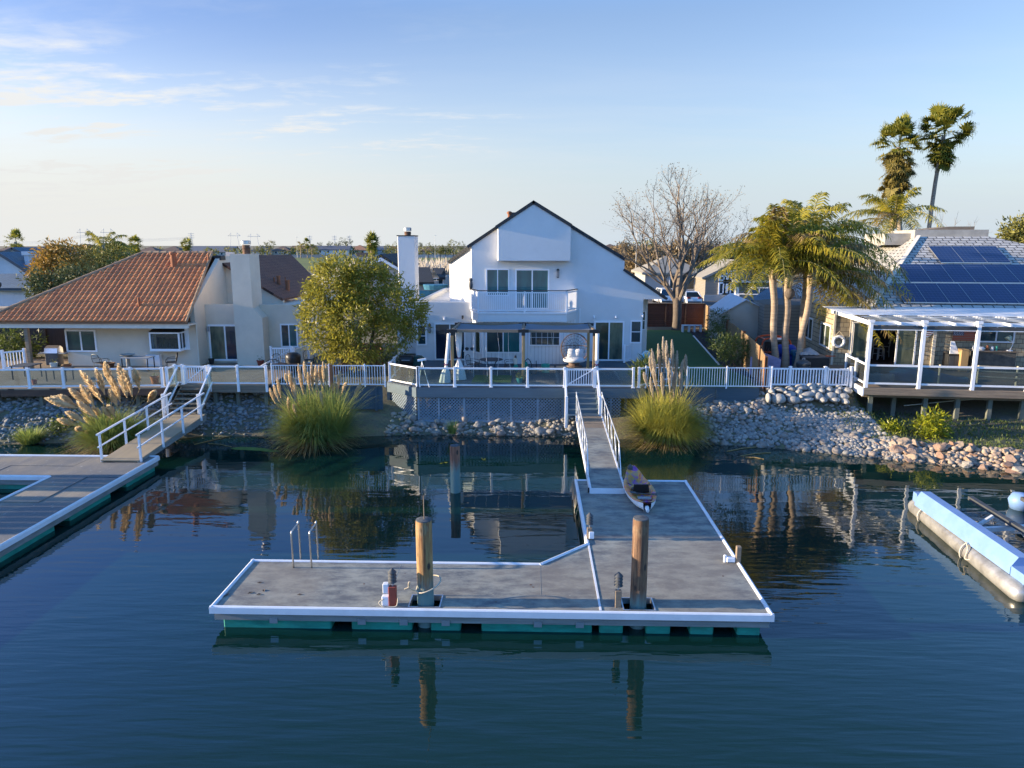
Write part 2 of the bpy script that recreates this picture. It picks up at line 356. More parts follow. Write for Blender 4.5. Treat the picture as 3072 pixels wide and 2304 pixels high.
M['palm_leaf'] = leafmat('palm_leaflet', (.44, .36, .045), (.15, .17, .025), .4, .48)
M['palm_dry'] = leafmat('dry_palm_leaf', (.34, .24, .10), (.15, .11, .045), .7, .3)
M['fan_leaf'] = leafmat('fan_palm_leaf', (.30, .27, .035), (.10, .13, .025), .5, .48)
M['bush_y'] = leafmat('yellow_green_leaf', (.34, .33, .02), (.14, .18, .018), .35, .35)
M['bush_g'] = leafmat('shrub_leaf', (.13, .17, .04), (.06, .085, .022), .5, .3)
M['autumn'] = leafmat('autumn_leaf', (.42, .23, .05), (.17, .14, .03), .6, .3)
M['far_leaf'] = leafmat('far_leaf', (.24, .22, .05), (.11, .115, .03), .7, .2)
M['far_leaf_d'] = leafmat('far_dark_leaf', (.11, .125, .045), (.06, .075, .03), .7, .2)
M['far_brown'] = leafmat('far_brown_twig', (.28, .20, .10), (.15, .11, .06), .8, .2)
M['purple'] = leafmat('purple_grass', (.25, .17, .22), (.12, .10, .10), .8, .3)
# ================================================================ terrain and water
SX = [-4000, -60, -40, -28, -21.4, -18, -15.2, -12, -9, -6, -3, 0, 3, 6, 8, 10, 12, 14, 15.8, 17.5, 19, 22, 28, 40, 4000]
SY = [26, 26, 28.5, 29.6, 30.3, 31, 31.6, 31.8, 31.6, 32.2, 32.3, 32.2, 31.9, 31.4, 31, 30.6, 29.9, 29.1, 28.5, 27.9, 27.3, 26.4, 25, 23, 23]
def shore(x): return float(np.interp(x, SX, SY))
def ground(x, y):
    t = y - shore(x)
    grassy = np.interp(x, [13.5, 16], [0, 1])
    a = np.interp(t, [-6, -1.5, 0, .8, 2.6, 3.8], [-1.6, -.7, -.02, .42, 1.45, 2.0])
    b = np.interp(t, [-6, -1.5, 0, 1.0, 2.0, 4.8, 7.5, 10], [-1.6, -.7, -.02, .45, .55, .75, 1.35, 2.0])
    z = a*(1-grassy)+b*grassy
    if 10.4 < x < 15.4:
        k = min(1, (x-10.4)/.5, (15.4-x)/.5); z = z*(1-k)+k*float(np.interp(y, [shore(x)-6, shore(x)-1.5, shore(x), shore(x)+.8, 32.75, 33.55], [-1.6, -.7, -.02, .35, 1.05, 2.0]))
    return z + .05*math.sin(x*2.1+y*1.3)*math.sin(y*2.7-x)*(0 < t < 4)
def axis(*segs):
    o = []
    for a, b, st in segs: o += list(np.arange(a, b, st))
    return np.array(o+[segs[-1][1]])
gx = axis((-5000, -1000, 1000), (-1000, -200, 200), (-200, -40, 20), (-40, -30, 2), (-30, 26, .5), (26, 40, 2), (40, 200, 20), (200, 1000, 200), (1000, 5000, 1000))
gy = axis((12, 22, 2), (22, 44, .4), (44, 60, 4), (60, 200, 20), (200, 1000, 100), (1000, 9000, 1000))
V = np.array([(x, y, ground(x, y)) for y in gy for x in gx]); nx = len(gx)
F = np.array([(j*nx+i, j*nx+i+1, (j+1)*nx+i+1, (j+1)*nx+i) for j in range(len(gy)-1) for i in range(nx-1)])
def ground_mat():
    m, n, b = base('ground_soil')
    a = noise(n, .6, 8, .7); c = noise(n, 9, 5, .7)
    o = mixrgb(n, ramp(n, a.outputs[0], .4, .62), (.15, .125, .09), (.12, .13, .06))
    o = mixrgb(n, ramp(n, c.outputs[0], .4, .7), o, (.09, .075, .058))
    n.links.new(o, b.inputs['Base Color']); b.inputs['Roughness'].default_value = .95; bumpn(n, b, c.outputs[0], .8, .05)
    return m
g = link('ground', V, F, ground_mat(), smooth=True); g['kind'] = 'structure'

def water_mat():
    m, n, b = base('channel_water')
    b.inputs['Base Color'].default_value = (.003, .021, .018, 1); b.inputs['Roughness'].default_value = .01; b.inputs['IOR'].default_value = 1.58
    b.inputs['Specular IOR Level'].default_value = .5
    t = n.nodes.new('ShaderNodeTexCoord')
    def wv(scale, sclv, rot, detail=2, dist=0.):
        mp = n.nodes.new('ShaderNodeMapping'); mp.inputs[3].default_value = sclv; mp.inputs[2].default_value = (0, 0, rot); n.links.new(t.outputs['Object'], mp.inputs[0])
        x = n.nodes.new('ShaderNodeTexNoise'); x.inputs['Scale'].default_value = scale; x.inputs['Detail'].default_value = detail; x.inputs['Roughness'].default_value = .45; x.inputs['Distortion'].default_value = dist
        n.links.new(mp.outputs[0], x.inputs[0]); return x.outputs[0]
    h1 = wv(.9, (.35, 1.3, 1), R(-24), 2, .3)          # slow swell lines
    h2 = wv(2.6, (.5, 1.25, 1), R(14), 3)              # ripples
    calm = wv(.16, (1, 1, 1), 0, 2)                    # patches of breeze
    def mm(op, a, c):
        k = n.nodes.new('ShaderNodeMath'); k.operation = op
        for i, v in enumerate((a, c)):
            if isinstance(v, (int, float)): k.inputs[i].default_value = v
            else: n.links.new(v, k.inputs[i])
        return k.outputs[0]
    pat = ramp(n, calm, .42, .62)
    h3 = wv(3.4, (.22, 1.5, 1), R(-32), 2, .2); far = n.nodes.new('ShaderNodeSeparateXYZ'); n.links.new(t.outputs['Object'], far.inputs[0]); near = ramp(n, far.outputs[1], 22, 15)
    h = mm('ADD', mm('ADD', mm('MULTIPLY', h1, 1.0), mm('MULTIPLY', h3, mm('MULTIPLY', near, .75))), mm('MULTIPLY', h2, mm('ADD', mm('MULTIPLY', pat, .28), .08)))
    k = n.nodes.new('ShaderNodeBump'); k.inputs['Strength'].default_value = .45; k.inputs['Distance'].default_value = .03
    n.links.new(h, k.inputs['Height']); n.links.new(k.outputs[0], b.inputs['Normal'])
    return m
w = MB().add([(-400, -60, 0), (400, -60, 0), (400, 38, 0), (-400, 38, 0)], [(0, 1, 2, 3)]); struct('water', w, water_mat())

# ================================================================ main dock
def dock_mat():
    m, n, b = base('dock_surface')
    a = noise(n, 1.6, 8, .75, sclv=(.8, 1.7, 1)); c = noise(n, 11, 6, .75, sclv=(.7, 3.0, 1)); e = noise(n, .35, 4, .6)
    o = mixrgb(n, ramp(n, a.outputs[0], .40, .60), (.275, .278, .24), (.10, .108, .115))
    o = mixrgb(n, ramp(n, e.outputs[0], .45, .62), o, mixrgb(n, .45, o, (.24, .20, .15)))
    o = mixrgb(n, ramp(n, c.outputs[0], .5, .8), o, mixrgb(n, .5, o, (.10, .10, .105)))
    n.links.new(o, b.inputs['Base Color']); b.inputs['Roughness'].default_value = .85; bumpn(n, b, c.outputs[0], .35, .01)
    return m
M['dock'] = dock_mat()
DZ = .55; X0, X1, YF, YB = -7.24, 5.33, 14.95, 24.2; XS = 1.53
dock = thing('floating_dock', 'large grey L-shaped floating dock with white edging and teal floats, alone in mid channel', 'dock', (0, 18, 0))
d = MB(); zt, zb = DZ, DZ-.12
holes = [(-2.80, -2.06), (2.06, 2.80)]; ha, hb = 15.06, 15.66
d.box(X0+.06, X1-.06, YF+.06, ha, zb, zt)
xs = [X0+.06, holes[0][0], holes[0][1], holes[1][0], holes[1][1], X1-.06]
for i in (0, 2, 4): d.box(xs[i], xs[i+1], ha, hb, zb, zt)
d.box(X0+.06, XS, hb, 17.34, zb, zt); d.box(XS+.045, X1-.06, hb, YB-.06, zb, zt); d.box(XS, XS+.045, hb, 17.34, zb, zt-.004)
d.plan([(.26, 17.341), (XS, 17.341), (XS, 18.66)], zb, zt)
d.build('deck_surface', M['dock'], dock)
e = MB()
for (a, b) in (((X0, YF), (X1, YF)), ((X0, YF), (X0, 17.4)), ((X0, 17.4), (.24, 17.4)), ((.24, 17.4), (XS, 18.72)), ((XS, 18.72), (XS, YB)), ((XS, YB), (X1, YB)), ((X1, YB), (X1, YF))):
    p = Vector((a[0], a[1], DZ-.065)); r_ = Vector((b[0], b[1], DZ-.065)); dd = (r_-p).normalized()*.045
    e.bar(p-dd, r_+dd, .10, .15)
    e.tube([p-dd+Vector((0, 0, .06)), r_+dd+Vector((0, 0, .06))], .045, 8)
e.build('edge_trim', M['dock_trim'], dock, smooth=False)
j_ = MB()
for x in (.22, -3.35): j_.box(x-.004, x+.004, 15.75, 17.33, DZ+.0005, DZ+.003)
for y in (19.9, 22.3): j_.box(XS+.06, X1-.07, y-.005, y+.005, DZ+.0005, DZ+.003)
for i in range(14):
    for y in (15.72, 17.25): j_.box(-6.9+i*.6-.012, -6.9+i*.6+.012, y-.012, y+.012, DZ+.0006, DZ+.0032)
j_.build('joint_line', M['concrete'], dock)
s = MB(); s.box(XS-.0, XS+.05, YF+.08, 18.7, DZ-.004, DZ+.012); s.build('seam_strip', M['dock_trim'], dock)
fa = MB()
fa.box(X0+.03, X1-.03, YF+.015, YF+.07, .23, DZ-.142); fa.box(X0+.03, X0+.08, YF+.08, 17.38, .23, DZ-.142); fa.box(X1-.08, X1-.03, YF+.08, YB-.03, .23, DZ-.142)
fa.box(X0+.09, .24, 17.32, 17.385, .23, DZ-.142); fa.box(XS+.03, XS+.08, 18.72, YB-.08, .23, DZ-.142); fa.box(XS+.1, X1-.1, YB-.08, YB-.03, .23, DZ-.142)
fa.prism([(.25, 17.39, .23), (XS, 18.66, .23), (XS+.03, 18.62, .23), (.28, 17.35, .23)], (0, 0, .17))
fa.build('side_board', M['dock_face'], dock)
qz2 = q(600, 1280, 2.458); qz3 = q(1500, 1280, 2.458)
fl = [(qz2(170, 0)[0], qz2(965, 0)[0]), (qz2(1115, 0)[0], qz2(1560, 0)[0]), (qz2(1700, 0)[0], qz2(1920, 0)[0]), (qz2(2075, 0)[0], qz3(680, 0)[0]),
      (qz3(735, 0)[0], qz3(910, 0)[0]), (qz3(1080, 0)[0], qz3(1260, 0)[0]), (qz3(1405, 0)[0], qz3(1580, 0)[0]), (qz3(1755, 0)[0], qz3(1925, 0)[0])]
for a, b in fl:
    xa, xb = PY(a, 1855, 15.05).x, PY(b, 1855, 15.05).x
    m = MB(); yb = 17.2 if xa < 1.3 else 19
    m.cbox(xa, xb, YF+.10, yb, -.25, .225, .03); m.build('float', M['teal_float'], dock)
m = MB()
for y in (20.2, 22.4): m.cbox(XS+.12, X1-.12, y, y+1.5, -.25, .225, .03)
m.build('float', M['teal_float'], dock)
for a in (qz2(540, 0)[0], qz2(1190, 0)[0], qz2(1500, 0)[0], qz2(1810, 0)[0], qz3(280, 0)[0], qz3(590, 0)[0]):
    x = PY(a, 1850, 14.95).x; br = MB(); br.box(x-.09, x+.09, YF-.006, YF+.014, .17, .30); br.build('bracket', M['metal'], dock)
for a, b in holes:
    fr = MB()
    for (xa, xb, ya, yb_) in ((a, b, ha, ha+.03), (a, b, hb-.03, hb), (a, a+.03, ha+.03, hb-.03), (b-.03, b, ha+.03, hb-.03)): fr.box(xa, xb, ya, yb_, DZ-.13, DZ+.012)
    fr.build('pile_hoop', M['metal'], dock)
lv = MB()
for px, py in ((370, 1225), (435, 1237), (470, 1208), (440, 1150), (205, 1238), (185, 1250), (735, 1238)):
    c = PZ(*qz2(px, py), DZ+.005); a = random.random()*3
    lv.add([(c.x-.07*math.cos(a), c.y-.07*math.sin(a), c.z), (c.x+.03*math.sin(a), c.y-.03*math.cos(a), c.z+.02), (c.x+.07*math.cos(a), c.y+.07*math.sin(a), c.z), (c.x-.03*math.sin(a), c.y+.03*math.cos(a), c.z+.015)], [(0, 1, 2, 3)])
for k in range(9):
    x, y = random.uniform(-6.8, 5), random.uniform(15.3, 17.1); r_ = random.uniform(.015, .035); sp_ = [(x+r_*math.cos(a)*random.uniform(.7, 1.3), y+r_*math.sin(a)*random.uniform(.7, 1.3), DZ+.003) for a in (.8*j for j in range(8))]
    lv.add(sp_, [tuple(range(8))])
o = lv.build('fallen_leaves', M['wood_dark']); o['kind'] = 'stuff'

# ---------------------------------------------------------------- pilings
def pile_mat(name, c1, c2, c3, low):
    m, n, b = base(name)
    a = noise(n, 3.2, 6, .7, sclv=(2.6, 2.6, .28)); k = noise(n, 1.1, 5, .6, sclv=(1.2, 1.2, .9)); g_ = noise(n, 9, 6, .8, sclv=(4, 4, .16))
    o = mixrgb(n, ramp(n, a.outputs[0], .38, .62), c1, c2)
    o = mixrgb(n, ramp(n, k.outputs[0], .55, .66), o, c3)
    o = mixrgb(n, ramp(n, g_.outputs[0], .46, .66), o, mixrgb(n, .8, o, (.03, .022, .018)))
    v = n.nodes.new('ShaderNodeTexVoronoi'); v.inputs['Scale'].default_value = 2.2
    t = n.nodes.new('ShaderNodeTexCoord'); mp = n.nodes.new('ShaderNodeMapping'); mp.inputs[3].default_value = (1.4, 1.4, .7); n.links.new(t.outputs['Object'], mp.inputs[0]); n.links.new(mp.outputs[0], v.inputs[0])
    o = mixrgb(n, ramp(n, v.outputs['Distance'], .17, .10), o, (.045, .03, .022))
    s = n.nodes.new('ShaderNodeSeparateXYZ'); n.links.new(t.outputs['Object'], s.inputs[0])
    jig = n.nodes.new('ShaderNodeMath'); jig.operation = 'MULTIPLY_ADD'; n.links.new(a.outputs[0], jig.inputs[0]); jig.inputs[1].default_value = 1.1; n.links.new(s.outputs[2], jig.inputs[2])
    o = mixrgb(n, ramp(n, jig.outputs[0], low+.75, low+.35), o, (.12, .20, .19))
    n.links.new(o, b.inputs['Base Color']); b.inputs['Roughness'].default_value = .85; bumpn(n, b, g_.outputs[0], .6, .02)
    return m
def piling(name, x, y, r, top, m, label, dome):
    t = thing(name, label, 'piling', (x, y, 0), group='wooden mooring piles')
    prof = [(r*1.02, -1.5), (r*1.03, .3), (r*1.0, 1.2), (r*.985, top-.10), (r*.96, top-.02)]
    s = MB(); n = 28
    vs = []
    for rr, z in prof:
        for k in range(n):
            a = 2*math.pi*k/n; w = 1+.018*math.sin(5*a+z*1.3)+.012*math.sin(9*a-z*2)
            vs.append((x+rr*w*math.cos(a), y+rr*w*math.sin(a), z))
    s.add(vs, [(i*n+k, i*n+(k+1) % n, (i+1)*n+(k+1) % n, (i+1)*n+k) for i in range(len(prof)-1) for k in range(n)])
    s.build('shaft', m, t, smooth=True)
    c = MB(); c.lathe([(r*.955, top-.021), (r*.93, top), (r*.5, top+dome*.6), (.015, top+dome)], (x, y, 0), n); c.build('cap', M['pile_cap'], t)
    return t
M['pile_cap'] = mat('pile_end_grain', (.10, .11, .12), .9, c2=(.05, .055, .06), scale=9, bump=.5)
M['pile_a'] = pile_mat('golden_piling', (.44, .28, .11), (.26, .10, .035), (.33, .29, .18), 1.05)
M['pile_b'] = pile_mat('brown_piling', (.26, .145, .075), (.12, .06, .035), (.30, .21, .12), .75)
M['pile_c'] = pile_mat('red_piling', (.27, .13, .08), (.20, .085, .05), (.30, .22, .17), 1.0)
pa = PZ(918*1.38877, 1306*1.38877, DZ); pb = PZ(1377*1.38877, 1301*1.38877, DZ)
yA = 15.30
p1 = piling('mooring_piling', -2.43, yA+.02, .185, 2.56, M['pile_a'], 'golden mooring pile with a thin rod on top, rising from the dock finger', .03)
rod = MB(); rod.tube([(-2.41, yA-.03, 2.57), (-2.415, yA-.02, 3.13)], .012, 6); rod.build('rod', M['wood'], p1)
rp = MB()
def rope(pts, n=40):
    P = [Vector(p) for p in pts]; out = []
    for i in range(len(P)-1):
        a, b, c, d_ = P[max(i-1, 0)], P[i], P[i+1], P[min(i+2, len(P)-1)]
        for k in range(6):
            t = k/6; out.append(.5*((2*b)+(c-a)*t+(2*a-5*b+4*c-d_)*t*t+(3*b-a-3*c+d_)*t**3))
    return out+[P[-1]]
M['rope'] = mat('cream_rope', (.58, .50, .38), .8, scale=30)
qz5 = q(1130, 1600, 6.0333)
pts = [qz5(505, 1010), qz5(580, 975), qz5(600, 885), qz5(580, 900), qz5(590, 985), qz5(700, 1045), qz5(745, 1065)]
rb = [PY(a, b, 15.62) for a, b in pts]
rp.tube(rope(rb), .016, 6)
c0 = [(-2.43+.30*math.cos(t)*(1.05 if math.cos(t) > 0 else .8)+.04, yA+.30*math.sin(t)+.05, .98+.10*math.cos(t)+.05*math.sin(t)) for t in (2*math.pi*k/22 for k in range(23))]
rp.tube(c0, .016, 6)
o = rp.build('mooring_rope', M['rope'], smooth=True); tag(o, 'cream rope looped loosely round the golden pile', 'rope')
piling('mooring_piling', 2.44, yA+.10, .182, 2.62, M['pile_b'], 'dark brown mooring pile with a flat grey top, on the wide part of the dock', .02)
piling('mooring_piling', -2.72, 24.45, .175, 1.72, M['pile_c'], 'short reddish mooring pile standing free in the water, turquoise at the foot', .03)

# ---------------------------------------------------------------- ladder
lad = thing('dock_ladder', 'two bent stainless grab rails of a swim ladder on the dock edge', 'ladder', (-5.2, 17.1, DZ))
for xa in (PZ(*qz2(698, 1030), DZ).x, PZ(*qz2(832, 1030), DZ).x):
    h = MB(); za = 1.52
    h.tube(rope([(xa, 17.02, DZ), (xa-.01, 17.02, za-.16), (xa-.01, 17.05, za-.02), (xa, 17.12, za), (xa+.01, 17.46, za+.02), (xa+.015, 17.53, za-.06), (xa+.02, 17.54, -.3)]), .023, 8)
    h.build('handrail', M['steel'], lad, smooth=True)
st = MB()
xa, xb = PZ(*qz2(698, 1030), DZ).x, PZ(*qz2(832, 1030), DZ).x
for z in (.1, -.15): st = MB(); st.tube([(xa, 17.54, z), (xb, 17.54, z)], .02, 6); st.build('rung', M['steel'], lad)

# ---------------------------------------------------------------- dock lights: a post with a dark finned lamp
def dock_light(x, y, z0, post, label, red=False, h=.42, white=False):
    t = thing('dock_light', label, 'dock light', (x, y, z0), group='small lamp posts on the dock')
    p = MB()
    if red: p.cbox(x-.085, x+.085, y-.07, y+.07, z0, z0+.46, .01)
    else: p.cbox(x-.07, x+.07, y-.06, y+.06, z0, z0+h, .01)
    p.build('post', M['red_box'] if red else M['wood'], t)
    zt_ = z0+(.46 if red else h)
    k = MB(); k.tube([(x, y, zt_), (x, y, zt_+.12)], .02, 6); k.build('stem', M['metal'], t)
    g = MB(); zz = zt_+.09
    prof = []
    for i in range(4): prof += [(.06, zz+i*.075), (.10, zz+i*.075+.015), (.10, zz+i*.075+.03), (.062, zz+i*.075+.07)]
    prof += [(.03, zz+.33), (.01, zz+.35)]
    g.lathe(prof, (x, y, 0), 14); g.build('lamp_head', M['dkgrey'], t)
    if red or white:
        b = MB(); b.cbox(x-.22, x-.09, y-.04, y+.10, z0+.30, z0+.52, .01) if red else b.cbox(x-.02, x+.12, y-.10, y-.062, z0+.05, z0+.25, .01)
        if red: b.cbox(x-.25, x-.09, y-.05, y+.09, z0, z0+.22, .01)
        b.build('socket_box', M['vinyl'], t)
    return t
c = PZ(*qz2(1418, 1330), DZ); lr = dock_light(c.x, c.y+.10, DZ, 0, 'red-brown dock post with finned lamp and white boxes beside the golden pile', True)
co_ = MB(); co_.tube(rope([(c.x-.2, c.y+.02, DZ+.18), (c.x-.3, c.y, DZ+.1), (c.x-.2, c.y-.04, DZ+.03), (c.x-.05, c.y-.03, DZ+.02), (c.x+.1, c.y-.02, DZ+.04), (c.x+.13, c.y+.04, DZ+.2)]), .014, 6)
co_.build('cord', M['rope'], lr, smooth=True)
c = PZ(*qz3(872, 1338), DZ); dock_light(c.x, c.y+.08, DZ, 0, 'bare wood dock post with finned lamp beside the dark brown pile', h=.40)
c = PZ(*qz3(660, 835), DZ); dock_light(c.x, c.y+.06, DZ, 0, 'finned lamp post with a white box on the inner corner of the dock', h=.34, white=True)
c = PZ(*qz3(938, 370), DZ); dock_light(c.x+.02, 24.1, DZ, 0, 'finned lamp post at the shore end of the dock behind the kayak nose', h=.20)
c = PZ(*qz3(1735, 1005), DZ); t = thing('edge_post', 'stub wood post with a white outlet box on the east dock edge', 'post', (5.33, c.y, DZ))
m = MB(); m.cbox(5.26, 5.38, c.y-.05, c.y+.07, DZ-.3, DZ+.46, .01); m.build('post', M['wood'], t)
m = MB(); m.cbox(5.02, 5.24, c.y-.05, c.y+.07, DZ+.04, DZ+.16, .02); m.cbox(4.95, 5.03, c.y-.02, c.y+.05, DZ+.02, DZ+.22, .02); m.build('outlet_box', M['vinyl'], t)
wb = MB()
# white fender strip and hanging lines on the slip side
t = thing('slip_fender', 'pale timber fender with slack lines on the slip side of the dock', 'fender', (1.45, 23, 0))
m = MB(); m.box(1.40, 1.475, 22.9, 24.25, .05, .50); m.build('board', M['wood'], t)
m = MB()
for i, y in enumerate((22.4, 23.0, 23.7)): m.tube(rope([(1.46, y+.5, .5), (1.40, y+.2, .05), (1.42, y-.2, .02), (1.46, y-.6, .5)]), .011, 5)
m.build('line', M['rope'], t)

# ================================================================ kayak
def kayak_mat():
    m, n, b = base('kayak_swirl')
    a = noise(n, 2.6, 3, .6, sclv=(1, .8, 1)); a.inputs['Distortion'].default_value = 1.5
    r = n.nodes.new('ShaderNodeValToRGB'); n.links.new(a.outputs[0], r.inputs[0]); cr = r.color_ramp
    cr.elements[0].position = .30; cr.elements[0].color = (.42, .03, .20, 1); cr.elements[1].position = .72; cr.elements[1].color = (.10, .06, .34, 1)
    for p, c in ((.40, (.50, .10, .05, 1)), (.47, (.60, .26, .06, 1)), (.54, (.40, .28, .08, 1)), (.62, (.30, .06, .30, 1))):
        e = cr.elements.new(p); e.color = c
    n.links.new(r.outputs[0], b.inputs['Base Color']); b.inputs['Roughness'].default_value = .35; return m
bow, stern = PZ(*q(1660, 1150, 4.1475)(975, 1125), .78), PZ(*q(1660, 1150, 4.1475)(1165, 1600), .62)
ax = Vector((stern.x-bow.x, stern.y-bow.y, 0)); Lk = ax.length; ax.normalize(); side = Vector((-ax.y, ax.x, 0))
kc = (bow+stern)/2
ky = thing('kayak', 'tie-dye patterned sit-on-top kayak with white underside lying beside the gangway foot', 'kayak', (kc.x, kc.y, DZ))
def kpt(t, s, z): v = bow+ax*(Lk*t)+side*s; return (v.x, v.y, z)
nst = 25; nr = 12
def kw(t): return .50*max(0, (math.sin(math.pi*min(1, (t*.94+.03)))))**.62*(.82+.25*t)
def krise(t): return .20*max(0, .22-t)/.22*1.0+.06*max(0, t-.86)/.14
hull = MB(); vs = []
for i in range(nst):
    t = i/(nst-1); wv_ = kw(t)
    for k in range(nr+1):
        a = math.pi*k/nr; vs.append(kpt(t, -math.cos(a)*wv_, DZ+.03+krise(t)+.26*(1-math.sin(a)**.6)))
hull.add(vs, [(i*(nr+1)+k, i*(nr+1)+k+1, (i+1)*(nr+1)+k+1, (i+1)*(nr+1)+k) for i in range(nst-1) for k in range(nr)])
hull.build('hull', M['white'], ky, smooth=True)
top = MB(); vs = []; prof = [(-1, 0), (-.93, .045), (-.74, .05), (-.62, -.06), (-.3, -.10), (0, -.09), (.3, -.10), (.62, -.06), (.74, .05), (.93, .045), (1, 0)]
for i in range(nst):
    t = i/(nst-1); wv_ = kw(t)*1.02; open_ = 1 if .14 < t < .93 else 0
    for s_, z in prof: vs.append(kpt(t, s_*wv_, DZ+.285+krise(t)+(z if open_ or z > 0 else .05-(abs(s_)*.02))))
top.add(vs, [(i*11+k, i*11+k+1, (i+1)*11+k+1, (i+1)*11+k) for i in range(nst-1) for k in range(10)])
top.build('deck', kayak_mat(), ky, smooth=True)
st = MB()
def slab(t, w0, z0, z1, th, tilt):
    a = [kpt(t, -w0, DZ+z0), kpt(t, w0, DZ+z0), kpt(t+tilt, w0*.85, DZ+z1), kpt(t+tilt, -w0*.85, DZ+z1)]
    st.prism(a, tuple(ax*th))
slab(.60, .27, .26, .55, .06, .03)
st.build('seat_back', M['black'], ky)
st = MB(); vs = [kpt(.46, -.22, DZ+.21), kpt(.46, .22, DZ+.21), kpt(.60, .24, DZ+.24), kpt(.60, -.24, DZ+.24)]; st.prism(vs, (0, 0, .05)); st.build('seat', M['dkgrey'], ky)
for sgn in (-1, 1): st = MB(); st.bar(kpt(.42, sgn*.36, DZ+.36), kpt(.62, sgn*.28, DZ+.50), .03, .012); st.build('strap', M['black'], ky)
st = MB(); vs = [kpt(.80, -.20, DZ+.30), kpt(.80, .2, DZ+.30), kpt(.86, .2, DZ+.31), kpt(.86, -.2, DZ+.31)]; st.prism(vs, (0, 0, .03)); st.build('hatch', M['grey'], ky)
st = MB(); st.tube([kpt(.985, 0, DZ+.20), kpt(1.04, 0, DZ+.14)], [.07, .05], 8); st.build('tail_handle', M['white'], ky)
pd = MB()
pd.tube([kpt(.76, -.26, DZ+.40), kpt(.80, .30, DZ+.40)], .016, 6)
for s_ in (-1, 1): pd.prism([kpt(.78+.025*s_-.02, s_*.22, DZ+.40), kpt(.78+.025*s_+.02, s_*.22, DZ+.40), kpt(.78+.03*s_+.03, s_*.40, DZ+.41), kpt(.78+.03*s_-.03, s_*.40, DZ+.41)], (0, 0, .012))
o = pd.build('paddle', M['dkgrey']); tag(o, 'dark kayak paddle laid across the stern of the tie-dye kayak', 'paddle')

# ================================================================ gangway and stairs of the main dock
GL, GR = 1.93, 3.05; g0, g1 = (22.85, .72), (31.15, 1.22)
gw = thing('gangway', 'grey gangway ramp with thin white trussed rails leading up from the large dock', 'gangway', (2.5, 27, 0))
def gz(y): return g0[1]+(y-g0[0])*(g1[1]-g0[1])/(g1[0]-g0[0])
def gramp(mb, x0, x1, ya, yb_, za, zb_): mb.prism([(x0, ya, gz(ya)+za), (x0, yb_, gz(yb_)+za), (x0, yb_, gz(yb_)+zb_), (x0, ya, gz(ya)+zb_)], (x1-x0, 0, 0))
m = MB(); gramp(m, GL+.03, GR-.03, g0[0]+.03, 29.4, -.05, 0)
m.build('tread_deck', M['dock'], gw)
m = MB()
for k in range(3): gramp(m, GL+.03, GR-.03, 29.41+k*.58, 29.40+(k+1)*.58-.015, -.05, 0)
m.build('tread_board', M['wood'], gw)
for xx in (GL, GR): m = MB(); gramp(m, xx-.03, xx+.03, g0[0], g1[0], -.20, .02); m.build('side_beam', M['dock_trim'], gw)
m = MB(); m.box(GL+.03, GR-.03, g0[0]-.01, g0[0]+.03, gz(g0[0])-.17, gz(g0[0])+.005)
m.build('end_beam', M['dock_trim'], gw)
for X in (GL, GR):
    m = MB(); hgt = .98
    ye = g0[0]+2.3
    top_ = [(X, 31.0, gz(31.0)+.06), (X, 31.02, gz(31)+hgt-.03), (X, 30.9, gz(30.9)+hgt), (X, ye, gz(ye)+hgt), (X, ye-.5, gz(ye)+hgt-.12), (X, g0[0]+1.0, gz(g0[0]+1)+.02)]
    m.tube(rope(top_), .022, 6)
    for k in range(5):
        yb_ = 30.0-k*1.32; m.tube([(X, yb_, gz(yb_)), (X, yb_, gz(yb_)+hgt)], .012, 5); m.tube([(X, yb_-.75, gz(yb_-.75)), (X, yb_-.06, gz(yb_)+hgt)], .012, 5)
    m.build('handrail', M['alu'], gw, smooth=True)
for X in (GL-.08, GR+.03): m = MB(); m.tube([(X, g0[0]+.1, DZ+.085), (X+.05, g0[0]+.1, DZ+.085)], .085, 12); m.build('roller', M['black'], gw)

sx0, sx1 = 1.62, 2.90
stp = thing('deck_stairs', 'blue-grey stairs with white posts going down from the lattice deck gate to the gangway', 'stairs', (2.25, 32, 1.2))
nst_ = 5
for k in range(nst_):
    m = MB(); y1_ = 33.0-k*.36; z = 2.1-(k+1)*.172; m.box(sx0, sx1, y1_-.40, y1_, z-.04, z); m.box(sx0+.01, sx1-.01, y1_-.025, y1_-.003, z+.001, z+.131); m.build('tread', M['deck_face'], stp)
for X in (sx0-.05, sx1+.002): m = MB(); m.prism([(X, 33, 2.06), (X, 33, 1.62), (X, 31.2, .78), (X, 31.2, 1.22)], (.048, 0, 0)); m.build('stringer', M['deck_face'], stp)
for X in (1.50, 2.99):
    m = MB(); m.cbox(X-.065, X+.065, 31.28, 31.41, .62, 2.05, .012); m.build('post', M['vinyl'], stp)
    m = MB(); m.bar((X, 31.42, 1.98), (X, 32.96, 2.92), .06, .085); m.bar((X, 31.42, 1.30), (X, 32.96, 2.22), .05, .07); m.build('stair_rail', M['vinyl'], stp)
